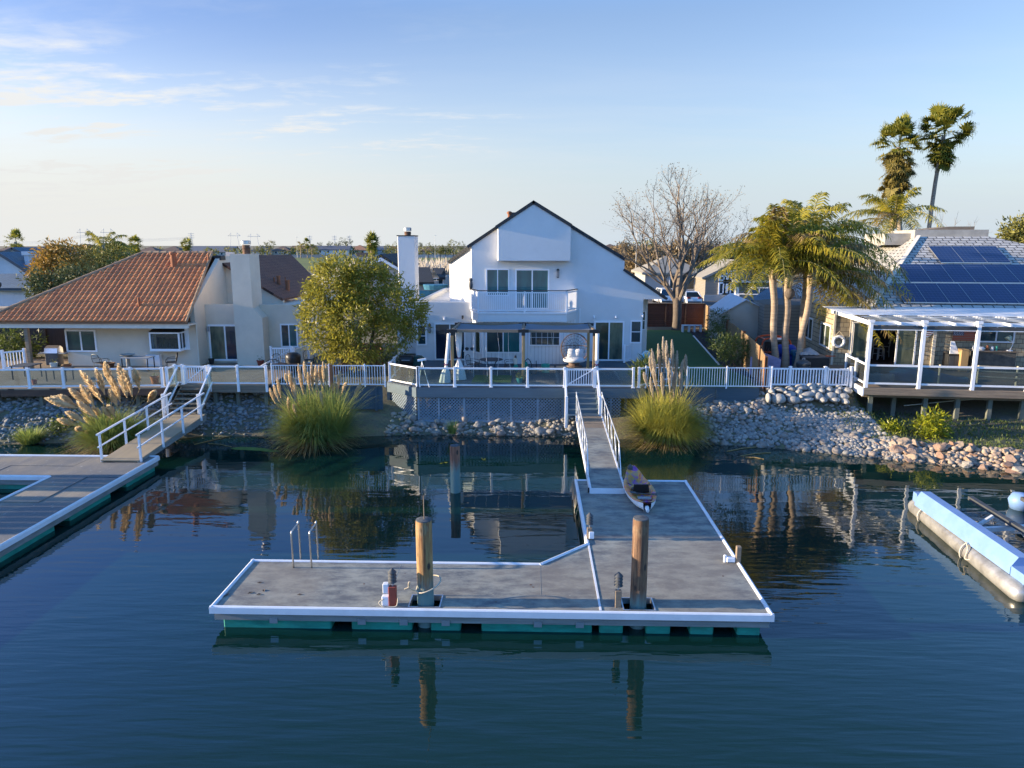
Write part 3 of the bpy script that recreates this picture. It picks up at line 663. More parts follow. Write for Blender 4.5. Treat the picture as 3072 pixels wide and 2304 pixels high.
# ================================================================ shared builders
def face_M(a, b):
    """frame whose x runs from a to b in plan and whose -y looks outwards"""
    a = Vector((a[0], a[1], 0)); b = Vector((b[0], b[1], 0)); ang = math.atan2(b.y-a.y, b.x-a.x)
    return Matrix.Translation(a) @ Matrix.Rotation(ang, 4, 'Z')
def window(parent, Mx, x0, x1, z0, z1, panes, y=0, fw=.07, frame=None, name='window', depth=.05, bars=0, sill=False, split=None):
    """frame with its panes; y is the wall face in frame Mx, the window stands proud of it"""
    f = MB(Mx); n = len(panes); ya, yb = y-depth, y-.001
    f.box(x0, x1, ya, yb, z0, z0+fw); f.box(x0, x1, ya, yb, z1-fw, z1); f.box(x0, x0+fw, ya, yb, z0+fw, z1-fw); f.box(x1-fw, x1, ya, yb, z0+fw, z1-fw)
    e = [x0+fw+(x1-x0-2*fw)*k/n for k in range(n+1)]
    for k in range(1, n): f.box(e[k]-fw*.4, e[k]+fw*.4, ya+.005, yb, z0+fw, z1-fw)
    if split: f.box(x0+fw, x1-fw, ya+.008, yb, z0+(z1-z0)*split-.02, z0+(z1-z0)*split+.02)
    if bars:
        for k in range(1, bars): xx = x0+fw+(x1-x0-2*fw)*k/bars; f.box(xx-.008, xx+.008, ya+.012, yb, z0+fw, z1-fw)
        zz = (z0+z1)/2; f.box(x0+fw, x1-fw, ya+.0125, yb-.001, zz-.008, zz+.008)
    if sill: f.box(x0-.06, x1+.06, ya-.04, yb-.001, z0-.07, z0-.001)
    o = f.build(name, frame or M['vinyl'], parent)
    for k in range(n):
        p = MB(Mx); p.box(e[k]+(fw*.4 if k else 0), e[k+1]-(fw*.4 if k < n-1 else 0), y-.018, y-.002, z0+fw, z1-fw); p.build('pane', M[panes[k]], o)
    return o
def lantern(parent, Mx, x, z, y=0, m='dkgrey'):
    f = MB(Mx); f.box(x-.07, x+.07, y-.14, y-.001, z+.20, z+.26); f.box(x-.05, x+.05, y-.12, y-.001, z+.26, z+.30); f.box(x-.06, x+.06, y-.13, y-.01, z-.20, z-.17)
    for dx_ in (-.06, .05): 
        for dy_ in (-.13, -.03): f.box(x+dx_, x+dx_+.012, y+dy_, y+dy_+.012, z-.17, z+.20)
    o = f.build('wall_lamp', M[m], parent); g = MB(Mx); g.box(x-.045, x+.045, y-.115, y-.02, z-.16, z+.17); g.build('lamp_glass', M['grey'], o)
def picket_panel(parent, a, b, z0, z1, sp=.11, w=.035, m='vinyl', rail=.06, name='picket_panel'):
    Mx = face_M(a, b); ln = math.hypot(b[0]-a[0], b[1]-a[1]); f = MB(Mx)
    f.box(0, ln, -rail/2, rail/2, z1-rail*1.3, z1); f.box(0, ln, -rail/2, rail/2, z0, z0+rail*1.3)
    n = max(1, int(ln/sp))
    for k in range(n):
        x = (k+.5)*ln/n; f.box(x-w/2, x+w/2, -w/2, w/2, z0+rail*1.3, z1-rail*1.3)
    return f.build(name, M[m], parent)
def post(parent, x, y, z0, z1, w=.11, m='vinyl', base_=True):
    f = MB(); f.cbox(x-w/2, x+w/2, y-w/2, y+w/2, z0, z1, .008)
    f.box(x-w/2-.012, x+w/2+.012, y-w/2-.012, y+w/2+.012, z1+.001, z1+.025); f.add([(x-w/2, y-w/2, z1+.0255), (x+w/2, y-w/2, z1+.0255), (x+w/2, y+w/2, z1+.0255), (x-w/2, y+w/2, z1+.0255), (x, y, z1+.05)], [(0, 1, 4), (1, 2, 4), (2, 3, 4), (3, 0, 4)])
    if base_: f.box(x-w/2-.03, x+w/2+.03, y-w/2-.03, y+w/2+.03, z0+.001, z0+.03)
    return f.build('post', M[m], parent)
def glass_run(parent, pts, z, h=.93, glass='glass', drop=0., w=.11, skip=(), low=.10):
    """posts joined by top and bottom rails with glass between"""
    for (x, y) in pts: post(parent, x, y, z-drop, z+h, w, base_=drop == 0)
    for i in range(len(pts)-1):
        if i in skip: continue
        a, b = Vector((*pts[i], 0)), Vector((*pts[i+1], 0)); d = (b-a).normalized()*(w/2+.001); a += d; b -= d
        for zz, hh in ((h-.045, .075), (low, .065)):
            f = MB(); f.bar(a+Vector((0, 0, z+zz)), b+Vector((0, 0, z+zz)), .06, hh); f.build('rail', M['vinyl'], parent)
        g = MB(); n_ = d.normalized().cross(Vector((0, 0, 1)))*.004
        g.prism([a-n_+Vector((0, 0, z+low+.034)), b-n_+Vector((0, 0, z+low+.034)), b-n_+Vector((0, 0, z+h-.083)), a-n_+Vector((0, 0, z+h-.083))], n_*2)
        g.build('glass_panel', M[glass], parent)
def roof_slab(mb, pts, th):                 # pts counter-clockwise seen from above
    P = [Vector(p) for p in pts]; n = (P[1]-P[0]).cross(P[2]-P[0]).normalized()
    if n.z < 0: n = -n
    mb.prism([p-n*th for p in P], n*th)
def prism_xz(mb, poly, y0, y1): mb.prism([(x, y0, z) for x, z in poly], (0, y1-y0, 0))
I4 = Matrix.Identity(4)

# ================================================================ the white house
GZ = 2.06
hs = thing('white_house', 'white two-storey stucco house with a steep gable and railed balcony, behind the lattice deck', 'house', (1, 47, 2))
WY = 41.0
m = MB(); c_ = .05
def gab(x, th=.17): return (11.0-th*1.2)-.65*abs(x) if x < 0 else (11.0-th*1.2)-.60*x
xl, xr = -3.50, 5.08
# main gabled body, the left front corner rounded by a chamfer
prism_xz(m, [(xl+c_, GZ), (xr, GZ), (xr, gab(xr)), (0, gab(0)), (xl+c_, gab(xl+c_))], WY, 56)
m.prism([(xl+c_, WY, GZ), (xl+c_, 42.2, GZ), (xl, 42.2, GZ), (xl, WY+c_, GZ)], (0, 0, gab(xl)-GZ-.01))
# part set back on the left with a slanting wall
m.prism([(xl, 42.1, GZ), (xl, 55, GZ), (-5.0, 55, GZ), (-5.0, 43.6, GZ)], (0, 0, gab(-5.0)-GZ))
m.add([(xl, 42.1, gab(-5)), (-5.0, 43.6, gab(-5)), (xl, 42.1, gab(xl))], [(0, 2, 1)]); m.add([(xl, 42.1, gab(-5)), (xl, 42.1, gab(xl)), (xl, 55, gab(xl)), (xl, 55, gab(-5))], [(0, 1, 2, 3)])
# lower lean-to on the right with its boxed eave
prism_xz(m, [(xr+.001, GZ), (6.2, GZ), (6.2, 5.63), (7.38, 5.63), (xr+.001, 7.17)], WY+.0, 53)
m.box(6.201, 6.66, 42.3, 52.9, GZ, 5.629)
# ground-floor wing with parapet roof on the left
m.box(-6.72, xl-.001, WY+.001, 55, GZ, 5.18)
m.box(-6.72, xl-.001, WY+.001, WY+.22, 5.181, 5.44); m.box(-6.72, -6.5, WY+.221, 55, 5.181, 5.44); m.box(-6.499, -5.0, 54.8, 55, 5.181, 5.44)
# overhanging box under the ridge
bx0, bx1, by = -1.97, 2.03, 40.35
prism_xz(m, [(bx0+c_, 7.77), (bx1, 7.77), (bx1, gab(bx1)), (0, gab(0)), (bx0+c_, gab(bx0+c_))], by, WY-.001)
m.prism([(bx0+c_, by, 7.77), (bx0+c_, WY-.001, 7.77), (bx0, WY-.001, 7.77), (bx0, by+c_, 7.77)], (0, 0, gab(bx0)-7.78))
m.build('wall', M['stucco_w'], hs)
m = MB()
bayA, bayB, bayC, bayD = (-3.46, 40.999), (-2.78, 39.9), (1.72, 39.9), (2.42, 40.999)
m.plan([bayA, bayB, bayC, bayD], GZ, 4.949)
def tgroove():
    mm_ = brick('white_grooved_siding', (.70, .71, .72), (.69, .70, .715), (.42, .43, .45), .2, 8, .012, axis='XZ', bump=.5, nvar=.06); return mm_
m.build('bay', tgroove(), hs)
m = MB(); m.plan([(-3.55, 40.99), (-3.02, 39.3), (1.86, 39.3), (2.48, 40.99)], 4.95, 5.03); m.build('balcony_floor', M['white'], hs)
m = MB(); m.plan([(-3.50, 40.985), (-2.99, 39.35), (1.83, 39.35), (2.44, 40.985)], 4.50, 4.949); m.build('balcony_skirt', M['stucco_w'], hs)
# roof
rf = MB(); rt = .17; yf = by-.06
def rz(x): return 11.0-.65*abs(x) if x < 0 else 11.0-.60*x
roof_slab(rf, [(0, yf, rz(0)), (-2.1, yf, rz(-2.1)), (-2.1, 56.1, rz(-2.1)), (0, 56.1, rz(0))], rt)
roof_slab(rf, [(-2.101, WY-.07, rz(-2.101)), (-3.72, WY-.07, rz(-3.72)), (-3.72, 56.1, rz(-3.72)), (-2.101, 56.1, rz(-2.101))], rt)
roof_slab(rf, [(-3.721, 42.0, rz(-3.721)), (-5.12, 43.45, rz(-5.12)), (-5.12, 56.1, rz(-5.12)), (-3.721, 56.1, rz(-3.721))], rt)
roof_slab(rf, [(0, yf, rz(0)), (0, 56.1, rz(0)), (2.12, 56.1, rz(2.12)), (2.12, yf, rz(2.12))], rt)
roof_slab(rf, [(2.121, WY-.07, rz(2.121)), (2.121, 56.1, rz(2.121)), (5.12, 56.1, rz(5.12)), (5.12, WY-.07, rz(5.12))], rt)
roof_slab(rf, [(5.085, WY-.08, 7.345), (5.085, 53.1, 7.345), (7.56, 53.1, 5.70), (7.56, WY-.08, 5.70)], .14)
ro = rf.build('roof', M['comp_dark'], hs)
m = MB(); v1 = PY(*qM(930, 215), 44); m.tube([(v1.x, 44, rz(v1.x)-.1), (v1.x, 44, rz(v1.x)+.42)], .11, 10); m.lathe([(.15, 0), (.16, .10), (.05, .16)], (v1.x, 44, rz(v1.x)+.36), 10); m.build('vent_pipe', M['terracotta'], ro)
m = MB(); m.box(-1.35, -.95, 45, 46, rz(-1.1)-.05, rz(-1.1)+.28); m.build('skylight', M['fascia_dark'], ro)
# chimney
m = MB(); cx0, cx1, cy0, cy1 = -8.16, -7.13, 44, 45.35
m.prism([(cx0+.04, cy0, GZ), (cx1-.04, cy0, GZ), (cx1, cy0+.04, GZ), (cx1, cy1, GZ), (cx0, cy1, GZ), (cx0, cy0+.04, GZ)], (0, 0, 7.08)); ch = m.build('chimney', M['stucco_w'], hs)
m = MB(); m.box(cx0-.03, cx1+.03, cy0-.03, cy1+.03, 9.141, 9.20); m.build('chimney_cap', M['fascia_dark'], ch)
m = MB(); m.tube([(-7.62, 44.6, 9.2), (-7.62, 44.6, 9.42)], .19, 14); m.lathe([(.2, 0), (.215, .03), (.2, .06)], (-7.62, 44.6, 9.28), 14); m.lathe([(.2, 0), (.215, .03), (.2, .06)], (-7.62, 44.6, 9.36), 14); m.build('flue', M['rust'] if 'rust' in M else M['terracotta'], ch)
m = MB(); m.lathe([(.23, 0), (.235, .17), (.20, .20)], (-7.62, 44.6, 9.46), 16); m.build('flue_cap', M['metal'], ch)
m = MB(); m.box(-8.3, -6.73, 43.9, 52, GZ, 4.9); m.build('side_wing', M['stucco_w'], hs)
# openings
F0 = Matrix.Translation((0, WY, 0)); FB = Matrix.Translation((0, 39.9, 0))
def wx(zx, zy, y, f=qM): return PY(*f(zx, zy), y)
a, b = wx(758, 606, WY), wx(928, 772, WY); window(hs, F0, a.x, b.x, b.z-.25, a.z, ['pane_teal']*2, fw=.06)
a, b = wx(972, 606, WY), wx(1222, 900, WY); window(hs, F0, a.x, b.x, 5.05, a.z, ['pane_teal', 'pane_teal'], fw=.085, name='sliding_door')
a, b = wx(1555, 990, WY), wx(1770, 1270, WY); window(hs, F0, a.x, b.x, 2.12, a.z, ['pane_olive', 'pane_curtain'], fw=.09, name='sliding_door')
a, b = wx(1822, 985, WY), wx(1902, 1155, WY); window(hs, F0, a.x, b.x, b.z, a.z, ['pane_dark'], fw=.08, split=.5)
a, b = wx(375, 1005, WY), wx(608, 1280, WY); window(hs, F0, a.x, b.x, 2.12, a.z, ['pane_screen', 'pane_dark'], fw=.08, name='sliding_door')
a, b = wx(245, 1015, WY), wx(322, 1170, WY); window(hs, F0, a.x, b.x, b.z, a.z, ['pane_dark'], fw=.08, split=.45)
a, b = wx(755, 1050, 39.9), wx(1012, 1228, 39.9); window(hs, FB, a.x, b.x, b.z, a.z, ['pane_dark', 'pane_teal'], fw=.07)
a, b = wx(1075, 1048, 39.9), wx(1305, 1175, 39.9); window(hs, FB, a.x, b.x, b.z, a.z, ['pane_dark'], fw=.07, bars=5)
FL = face_M(bayA, bayB); ll = math.hypot(bayB[0]-bayA[0], bayB[1]-bayA[1]); window(hs, FL, .38, ll-.22, 2.62, 3.88, ['pane_olive'], fw=.07)
FS = face_M((6.201, 42.3), (6.66, 42.3)); window(hs, FS, .04, .36, 3.75, 4.85, ['pane_dark'], fw=.05, split=.5)
a = wx(1287, 645, WY); lantern(hs, F0, a.x, a.z); a = wx(343, 1048, WY); lantern(hs, F0, a.x, a.z)
for zx, zy in ((450, 970), (585, 960), (1553, 960), (1713, 958), (1910, 950)):
    a = wx(zx, zy, WY); m = MB(); m.box(a.x-.05, a.x+.05, WY-.07, WY-.001, a.z-.06, a.z+.08); m.tube([(a.x, WY-.10, a.z+.02), (a.x, WY-.20, a.z-.09)], .04, 6); m.build('spotlight', M['vinyl'] if zx != 585 else M['black'], hs)
a = wx(1450, 920, WY); m = MB(); m.box(a.x-.03, a.x+.03, WY-.06, WY-.001, 2.1, 5.1); m.build('downspout', M['vinyl'], hs)
# balcony rail
bpts = [(-3.54, 40.93), (-2.98, 39.36), (-.45, 39.36), (1.83, 39.36), (2.45, 40.93)]
rail = None
for i in range(4):
    if i == 2: pass
for i, (x, y) in enumerate(bpts): post(hs, x, y, 5.031, 6.12, .10, 'white', False)
for i in range(4):
    a, b = Vector((*bpts[i], 0)), Vector((*bpts[i+1], 0)); d = (b-a).normalized()*.052
    p_ = picket_panel(hs, (a+d)[:2], (b-d)[:2], 5.10, 6.12, .105, .045, 'white', .05, 'balcony_railing')
m = MB()
for i in range(4): m.bar(Vector((*bpts[i], 6.195)), Vector((*bpts[i+1], 6.195)), .14, .04)
m.build('cap_rail', M['fascia_dark'], hs)
ow = MB(); xo, yo = -3.5, 40.86
ow.lathe([(.07, 0), (.10, .05), (.115, .2), (.10, .33), (.075, .38), (.10, .45), (.095, .53), (.03, .58)], (xo, yo, 6.22), 12)
for s_ in (-1, 1): ow.add([(xo+s_*.09, yo-.02, 6.74), (xo+s_*.03, yo-.02, 6.77), (xo+s_*.075, yo-.01, 6.84)], [(0, 1, 2)])
o = ow.build('owl_figure', M['dkgrey'], smooth=True); tag(o, 'small grey owl figure perched on the balcony rail corner', 'owl figure')

# ================================================================ lattice deck
DKZ = 2.1
dk = thing('lattice_deck', 'blue-grey raised deck with lattice skirt in front of the white house', 'deck', (0, 37, 0))
plan = [(-5.42, 32.98), (4.95, 33.02), (6.95, 35.2), (6.95, 40.99), (-7.0, 40.99), (-7.25, 39.0), (-7.05, 34.3)]
m = MB(); m.plan(plan, DKZ-.06, DKZ); m.build('deck_boards', M['deck_blue'], dk)
m = MB(); pf = [(-7.05, 34.3), (-5.42, 32.98), (4.95, 33.02), (6.95, 35.2)]
for i in range(3):
    a, b = Vector((*pf[i], 1.84)), Vector((*pf[i+1], 1.84)); d = (b-a).normalized()*(.02 if i == 1 else .0)
    m.bar(a+d, b-d, .05, .44)
m.bar((-7.08, 34.33, 1.84), (-7.25, 39, 1.84), .05, .44)
m.build('fascia', M['deck_face'], dk)
def lattice_panel(a, b, z0, z1, pitch=.155, w=.042, name='lattice_panel', cut=None):
    Mx = face_M(a, b); ln = math.hypot(b[0]-a[0], b[1]-a[1]); h = z1-z0; f = MB(Mx)
    for sgn, yy in ((1, -.012), (-1, .0)):
        k = -h
        while k < ln+h:
            xa, za, xb, zb_ = (k, z0, k+h, z1) if sgn > 0 else (k+h, z0, k, z1)
            def clip(x0_, z0_, x1_, z1_):
                t0, t1 = 0., 1.
                dx_ = x1_-x0_
                for lim, s_ in ((0, 1), (ln, -1)):
                    va, vb = (x0_-lim)*s_, (x1_-lim)*s_
                    if va < 0 and vb < 0: return None
                    if va < 0: t0 = max(t0, va/(va-vb))
                    elif vb < 0: t1 = min(t1, va/(va-vb))
                return (x0_+dx_*t0, z0_+(z1_-z0_)*t0, x0_+dx_*t1, z0_+(z1_-z0_)*t1) if t1-t0 > .03 else None
            c = clip(xa, za, xb, zb_)
            if c: f.bar((c[0], yy, c[1]), (c[2], yy, c[3]), .011, w, up=(0, 1, 0)) if False else f.prism(*_lat(c, yy, w))
            k += pitch
    return f.build(name, M['lattice'], dk)
def _lat(c, yy, w):
    dx_, dz_ = c[2]-c[0], c[3]-c[1]; l_ = math.hypot(dx_, dz_); nx_, nz_ = -dz_/l_*w/2, dx_/l_*w/2
    return [(c[0]+nx_, yy, c[1]+nz_), (c[0]-nx_, yy, c[1]-nz_), (c[2]-nx_, yy, c[3]-nz_), (c[2]+nx_, yy, c[3]+nz_)], (0, .010, 0)
zl0, zl1 = .46, 1.62
sect = [-5.38, -2.06, 1.46]
lattice_panel((sect[0]+.06, 33.08), (sect[1]-.04, 33.08), zl0+.06, zl1); lattice_panel((sect[1]+.04, 33.08), (sect[2]-.04, 33.08), zl0+.06, zl1)
lattice_panel((2.98, 33.08), (4.12, 33.08), zl0, zl1)
lattice_panel((-6.92, 34.26), (-5.46, 33.07), zl0+.06, zl1, pitch=.15)
m = MB(); m.box(sect[0], sect[2], 33.05, 33.10, zl0-.05, zl0+.055)
for x in (sect[0]+.02, -4.4, -3.2, sect[1], -1.0, .25, sect[2]-.02): m.box(x-.045, x+.045, 33.052, 33.098, zl0+.056, zl1)
m.box(3.62, 3.70, 33.052, 33.098, zl0-.2, zl1)
m.build('lattice_frame', M['lattice'], dk)
for x, y, z in ((-6.98, 34.22, -.3), (-2.0, 33.5, 0), (1.2, 33.6, 0), (4.4, 33.6, 0), (-5.2, 33.6, 0)):
    m = MB(); m.box(x-.07, x+.07, y-.07, y+.07, z, 1.61); m.build('support_post', M['deck_face'], dk)
lf = MB()
for x in (1.50, 2.98):
    pass
# rail round the deck
gr = thing('glass_railing', 'white post and glass railing along the lattice deck of the white house', 'railing', (0, 33, DKZ))
def zx(px, py=1490, z=DKZ): return PZ(*qM(px, py), z)
xp = [zx(242, 1500).x, zx(517, 1497).x, zx(791, 1492).x, zx(1063, 1488).x, zx(1336, 1484).x]
glass_run(gr, [(x, 33.06) for x in xp], DKZ)
glass_run(gr, [(-5.36, 33.06), (-6.92, 34.36), (-7.0, 36.0), (-7.08, 37.6), (-7.12, 38.9)], DKZ)
xr_ = [zx(1562, 1484).x, zx(1838, 1480).x]
glass_run(gr, [(x, 33.08) for x in xr_], DKZ)
glass_run(gr, [(4.93, 33.15), (6.85, 35.25), (6.87, 37.2)], DKZ)
gt = thing('gate', 'white picket gate with diagonal brace at the head of the grey stairs', 'gate', (2.2, 33.06, DKZ))
ga, gb = xp[-1]+.10, xr_[0]-.09
for x in (ga, gb): m = MB(); m.cbox(x-.045, x+.045, 33.02, 33.10, DKZ+.06, DKZ+.93, .008); m.build('stile', M['vinyl'], gt)
picket_panel(gt, (ga+.046, 33.06), (gb-.046, 33.06), DKZ+.10, DKZ+.90, .105, .035)
m = MB(); m.bar((ga+.05, 33.02, DKZ+.16), (gb-.05, 33.02, DKZ+.84), .02, .045); m.build('brace', M['vinyl'], gt)
gt = thing('gate', 'white picket gate standing ajar by the French window corner of the white house', 'gate', (6, 39.5, DKZ))
a, b = PZ(*qM(1775, 1300), DKZ), PZ(*qM(1875, 1275), DKZ)
picket_panel(gt, (a.x, a.y), (b.x, b.y), DKZ+.05, DKZ+1.0, .13, .04)
for p in (a, b): m = MB(); m.box(p.x-.05, p.x+.05, p.y-.05, p.y+.05, DKZ+.02, DKZ+1.05); m.build('stile', M['vinyl'], gt)

# ================================================================ pergola and what stands under it
pg = thing('pergola', 'wooden pergola with black brackets and sagging grey shade cloth on the lattice deck', 'pergola', (-.5, 36, DKZ))
pf_y, pb_y, pz = 34.3, 37.35, 4.66
PXF = [-3.86, -.45, 2.93]; PXB = [-3.80, -.47, 2.88]
for x, y in [(x, pf_y) for x in PXF]+[(x, pb_y) for x in PXB]:
    m = MB(); m.cbox(x-.065, x+.065, y-.065, y+.065, DKZ, pz-.28, .008); m.build('post', M['pine'] if 'pine' in M else M['cedar_post'] if 'cedar_post' in M else M['wood'], pg)
    m = MB(); m.box(x-.085, x+.085, y-.085, y+.085, pz-.279, pz+.02); m.box(x-.25, x+.25, y-.075, y+.075, pz-.14, pz+.005); m.box(x-.09, x+.09, y-.09, y+.09, DKZ, DKZ+.12); m.build('bracket', M['black'], pg)
for y, X in ((pf_y, PXF), (pb_y, PXB)):
    for i in range(2): m = MB(); m.box(X[i]+.251, X[i+1]-.251, y-.06, y+.06, pz-.13, pz-.005); m.build('beam', M['wood'], pg)
for k in range(3): m = MB(); m.bar((PXF[k], pf_y+.09, pz-.07), (PXB[k], pb_y-.09, pz-.07), .12, .125); m.build('beam', M['wood'], pg)
for i in range(2):
    f = MB(); xa, xb = PXF[i]+.10, PXF[i+1]-.10; nu, nv = 12, 16; vs = []
    for v in range(nv+1):
        for u in range(nu+1):
            s_, t_ = u/nu, v/nv; sag = .10*math.sin(math.pi*s_)*(.6+.4*math.cos(6*math.pi*t_))+.10*abs(math.sin(3*math.pi*t_))
            vs.append((xa+(xb-xa)*s_, pf_y+.12+(pb_y-pf_y-.24)*t_, pz-.02-sag))
    f.add(vs, [(v*(nu+1)+u, v*(nu+1)+u+1, (v+1)*(nu+1)+u+1, (v+1)*(nu+1)+u) for v in range(nv) for u in range(nu)])
    f.build('shade_cloth', M['fabric_g'], pg, smooth=True)
def curtain(x, y, label, w0=.20, w1=.52, tie=3.05, lean=.0):
    f = MB(); n = 28; rows = [(4.5, w0), (3.9, w0*.9), (tie+.12, .16), (tie, .085), (tie-.12, .15), (2.6, w1*.75), (DKZ+.03, w1)]
    vs = []
    for z, w in rows:
        for k in range(n):
            a = 2*math.pi*k/n; rr = w*.5*(1+.18*math.sin(7*a)); vs.append((x+lean*(4.5-z)+rr*math.cos(a), y+rr*.55*math.sin(a), z))
    f.add(vs, [(i*n+k, i*n+(k+1) % n, (i+1)*n+(k+1) % n, (i+1)*n+k) for i in range(len(rows)-1) for k in range(n)])
    t = thing('curtain', label, 'curtain', (x, y, DKZ), group='white curtains tied back on the pergola')
    f.build('drape', M['fabric_w'], t, smooth=True); b = MB(); b.lathe([(.09, 0), (.11, .025), (.09, .05)], (x+lean*(4.5-tie), y, tie-.025), 12); b.build('tie', M['tie'] if 'tie' in M else M['purple_tie'], t)
M['purple_tie'] = mat('purple_tie', (.14, .03, .10), .7)
curtain(-3.98, 34.05, 'long white curtain tied to the left front pergola post', .16, .5, 3.0, -.10)
curtain(-3.60, 34.85, 'white curtain with a purple tie, just inside the left end of the pergola', .30, .62, 3.2, .0)
curtain(3.06, 34.2, 'narrow white curtain hanging along the right front pergola post', .16, .26, 3.0, .0)
m = MB()
for k, (x, y) in enumerate(((-2.9, 35.0), (-2.35, 35.1), (-1.75, 35.2), (-1.2, 35.3), (-.1, 36), (.9, 36), (2.0, 36))): m.tube([(x, y, 4.5), (x+.05*(k % 3), y, 3.6), (x+.12*(k % 2), y, 2.25 if k < 4 else 3.0)], .009, 4)
o = m.build('string_lights', M['vinyl']); tag(o, 'thin white strings of lights hanging down under the grey shade cloth', 'string lights')
def at(zx_, zy_, f=qM, z=DKZ): return PZ(*f(zx_, zy_), z)
M['turf'] = mat('green_turf_mat', (.10, .16, .015), .9, c2=(.05, .10, .012), scale=8, bump=.4)
q9 = q(1340, 1000, 7.373)
a, b = at(550, 1090, q9), at(1425, 1085, q9); m = MB(); m.box(a.x, b.x, a.y, a.y+2.0, DKZ+.004, DKZ+.02); o = m.build('turf_mat', M['turf']); tag(o, 'bright green artificial turf mat on the deck under the patio table', 'mat')
def chair(x, y, rz_, label, m_='black'):
    t = thing('patio_chair', label, 'chair', (x, y, DKZ), rz_, 'wire patio chairs round the table')
    Mx = WM[t.name]
    s_ = MB(Mx); s_.box(-.24, .24, -.24, .24, .42, .445); s_.build('seat', M[m_], t)
    b_ = MB(Mx); b_.tube(rope([(-.25, .24, .44), (-.27, .30, .75), (-.15, .32, .90), (.15, .32, .90), (.27, .30, .75), (.25, .24, .44)]), .015, 6)
    for k in range(5): xx = -.16+k*.08; b_.tube([(xx, .25, .45), (xx*1.1, .31, .88)], .007, 4)
    b_.build('backrest', M[m_], t)
    for sx_ in (-1, 1):
        a_ = MB(Mx); a_.tube(rope([(sx_*.26, .28, .66), (sx_*.28, 0, .66), (sx_*.27, -.22, .62), (sx_*.25, -.24, .44)]), .014, 5); a_.build('armrest', M[m_], t)
        for sy_ in (-1, 1): l_ = MB(Mx); l_.tube([(sx_*.22, sy_*.22, .42), (sx_*.25, sy_*.26, 0)], .014, 5); l_.build('leg', M[m_], t)
    return t
tb = at(980, 895, q9); tx, ty = PY(*q9(985, 670), 36.9).x, 36.9
t = thing('patio_table', 'round black patio table with glass top under the shade cloth', 'table', (tx, ty, DKZ))
m = MB(); m.lathe([(.60, 0), (.62, .012), (.60, .025)], (tx, ty, DKZ+.70), 28); m.build('tabletop', M['dkgrey'], t)
for k in range(4):
    a_ = math.pi/4+k*math.pi/2; m = MB(); m.tube(rope([(tx+.45*math.cos(a_), ty+.45*math.sin(a_), DKZ+.69), (tx+.25*math.cos(a_), ty+.25*math.sin(a_), DKZ+.4), (tx+.45*math.cos(a_), ty+.45*math.sin(a_), DKZ)]), .016, 5); m.build('leg', M['black'], t)
chair(tx-.95, ty+.15, R(70), 'black wire patio chair facing the round table from its western side')
chair(tx+.95, ty+.1, R(-80), 'black wire patio chair on the side of the round table near the hose stand')
chair(tx-1.25, ty-.6, R(110), 'pale patio chair with canvas side near the purple-tied curtain', 'grey')
def plantpot(name, x, y, z, r, h, m_, label, leaf='bush_g', n=40, sp=.25, up=.25, cat='flower pot'):
    t = thing(name, label, cat, (x, y, z))
    p = MB(); p.lathe([(r*.72, 0), (r*.95, h*.85), (r*1.05, h*.86), (r*1.05, h), (r*.9, h), (r*.85, h*.9)], (x, y, z), 16); p.build('pot', M[m_], t, smooth=False)
    if n:
        V, Fc, A = leaves([(x+random.gauss(0, sp*.4), y+random.gauss(0, sp*.4), z+h+abs(random.gauss(0, up*.6))) for _ in range(n)], .10, .035); link('plant', V, Fc, M[leaf], t, attr=A)
    return t
def leaves(pts, ln, wd, droop=.0, out=None, jit=.35, seed=0):
    """one leaf blade (two triangles folded to a quad) per point"""
    P = np.array(pts, dtype=float).reshape(-1, 3); n = len(P)
    d = rng.normal(size=(n, 3))
    if out is not None: d = d*.8+np.asarray(out)*1.1
    d[:, 2] -= droop; d /= np.linalg.norm(d, axis=1)[:, None]+1e-9
    s = np.cross(d, rng.normal(size=(n, 3))); s /= np.linalg.norm(s, axis=1)[:, None]+1e-9
    l_ = ln*(1-jit+2*jit*rng.random((n, 1))); w_ = wd*(1-jit+2*jit*rng.random((n, 1)))
    V = np.stack([P, P+d*l_*.45+s*w_*.5, P+d*l_, P+d*l_*.45-s*w_*.5], 1).reshape(-1, 3)
    return V, np.arange(4*n).reshape(n, 4), rng.random(n)
c = at(1610, 1100, q9); plantpot('flower_pot', c.x, c.y, DKZ, .17, .26, 'teal_pot' if 'teal_pot' in M else 'teal_float', 'small teal pot with a wilted plant at the middle pergola post foot', 'bush_y', 70, .3, .2)
# egg chair
a = at(1412, 1340); ex, ey = a.x, a.y+.55
t = thing('egg_chair', 'brown wicker egg chair with white cushions by the deck gate', 'egg chair', (ex, ey, DKZ))
m = MB(); w_, h_ = .74, 1.62
def egg(u, v):   # u angle round the shell opening, v 0 rim .. 1 back
    rr = math.cos(v*math.pi/2); return (ex+w_*rr*math.sin(u), ey-.25+.75*math.sin(v*math.pi/2), DKZ+.22+h_*.5+h_*.5*rr*math.cos(u)*(1.0))
for v in (.0, .02): m.tube([egg(2*math.pi*k/40, v) for k in range(41)], .03, 6)
for v in (.22, .42, .62, .8): m.tube([egg(2*math.pi*k/32, v) for k in range(33)], .010, 4)
for k in range(22): m.tube([egg(2*math.pi*k/22, v/7*.97) for v in range(8)], .009, 4)
m.tube([(ex-w_*.97, ey-.2, DKZ+1.12), (ex-.5, ey+.25, DKZ+1.12), (ex, ey+.42, DKZ+1.12), (ex+.5, ey+.25, DKZ+1.12), (ex+w_*.97, ey-.2, DKZ+1.12)], .022, 5)
m.build('shell', M['wicker'], t)
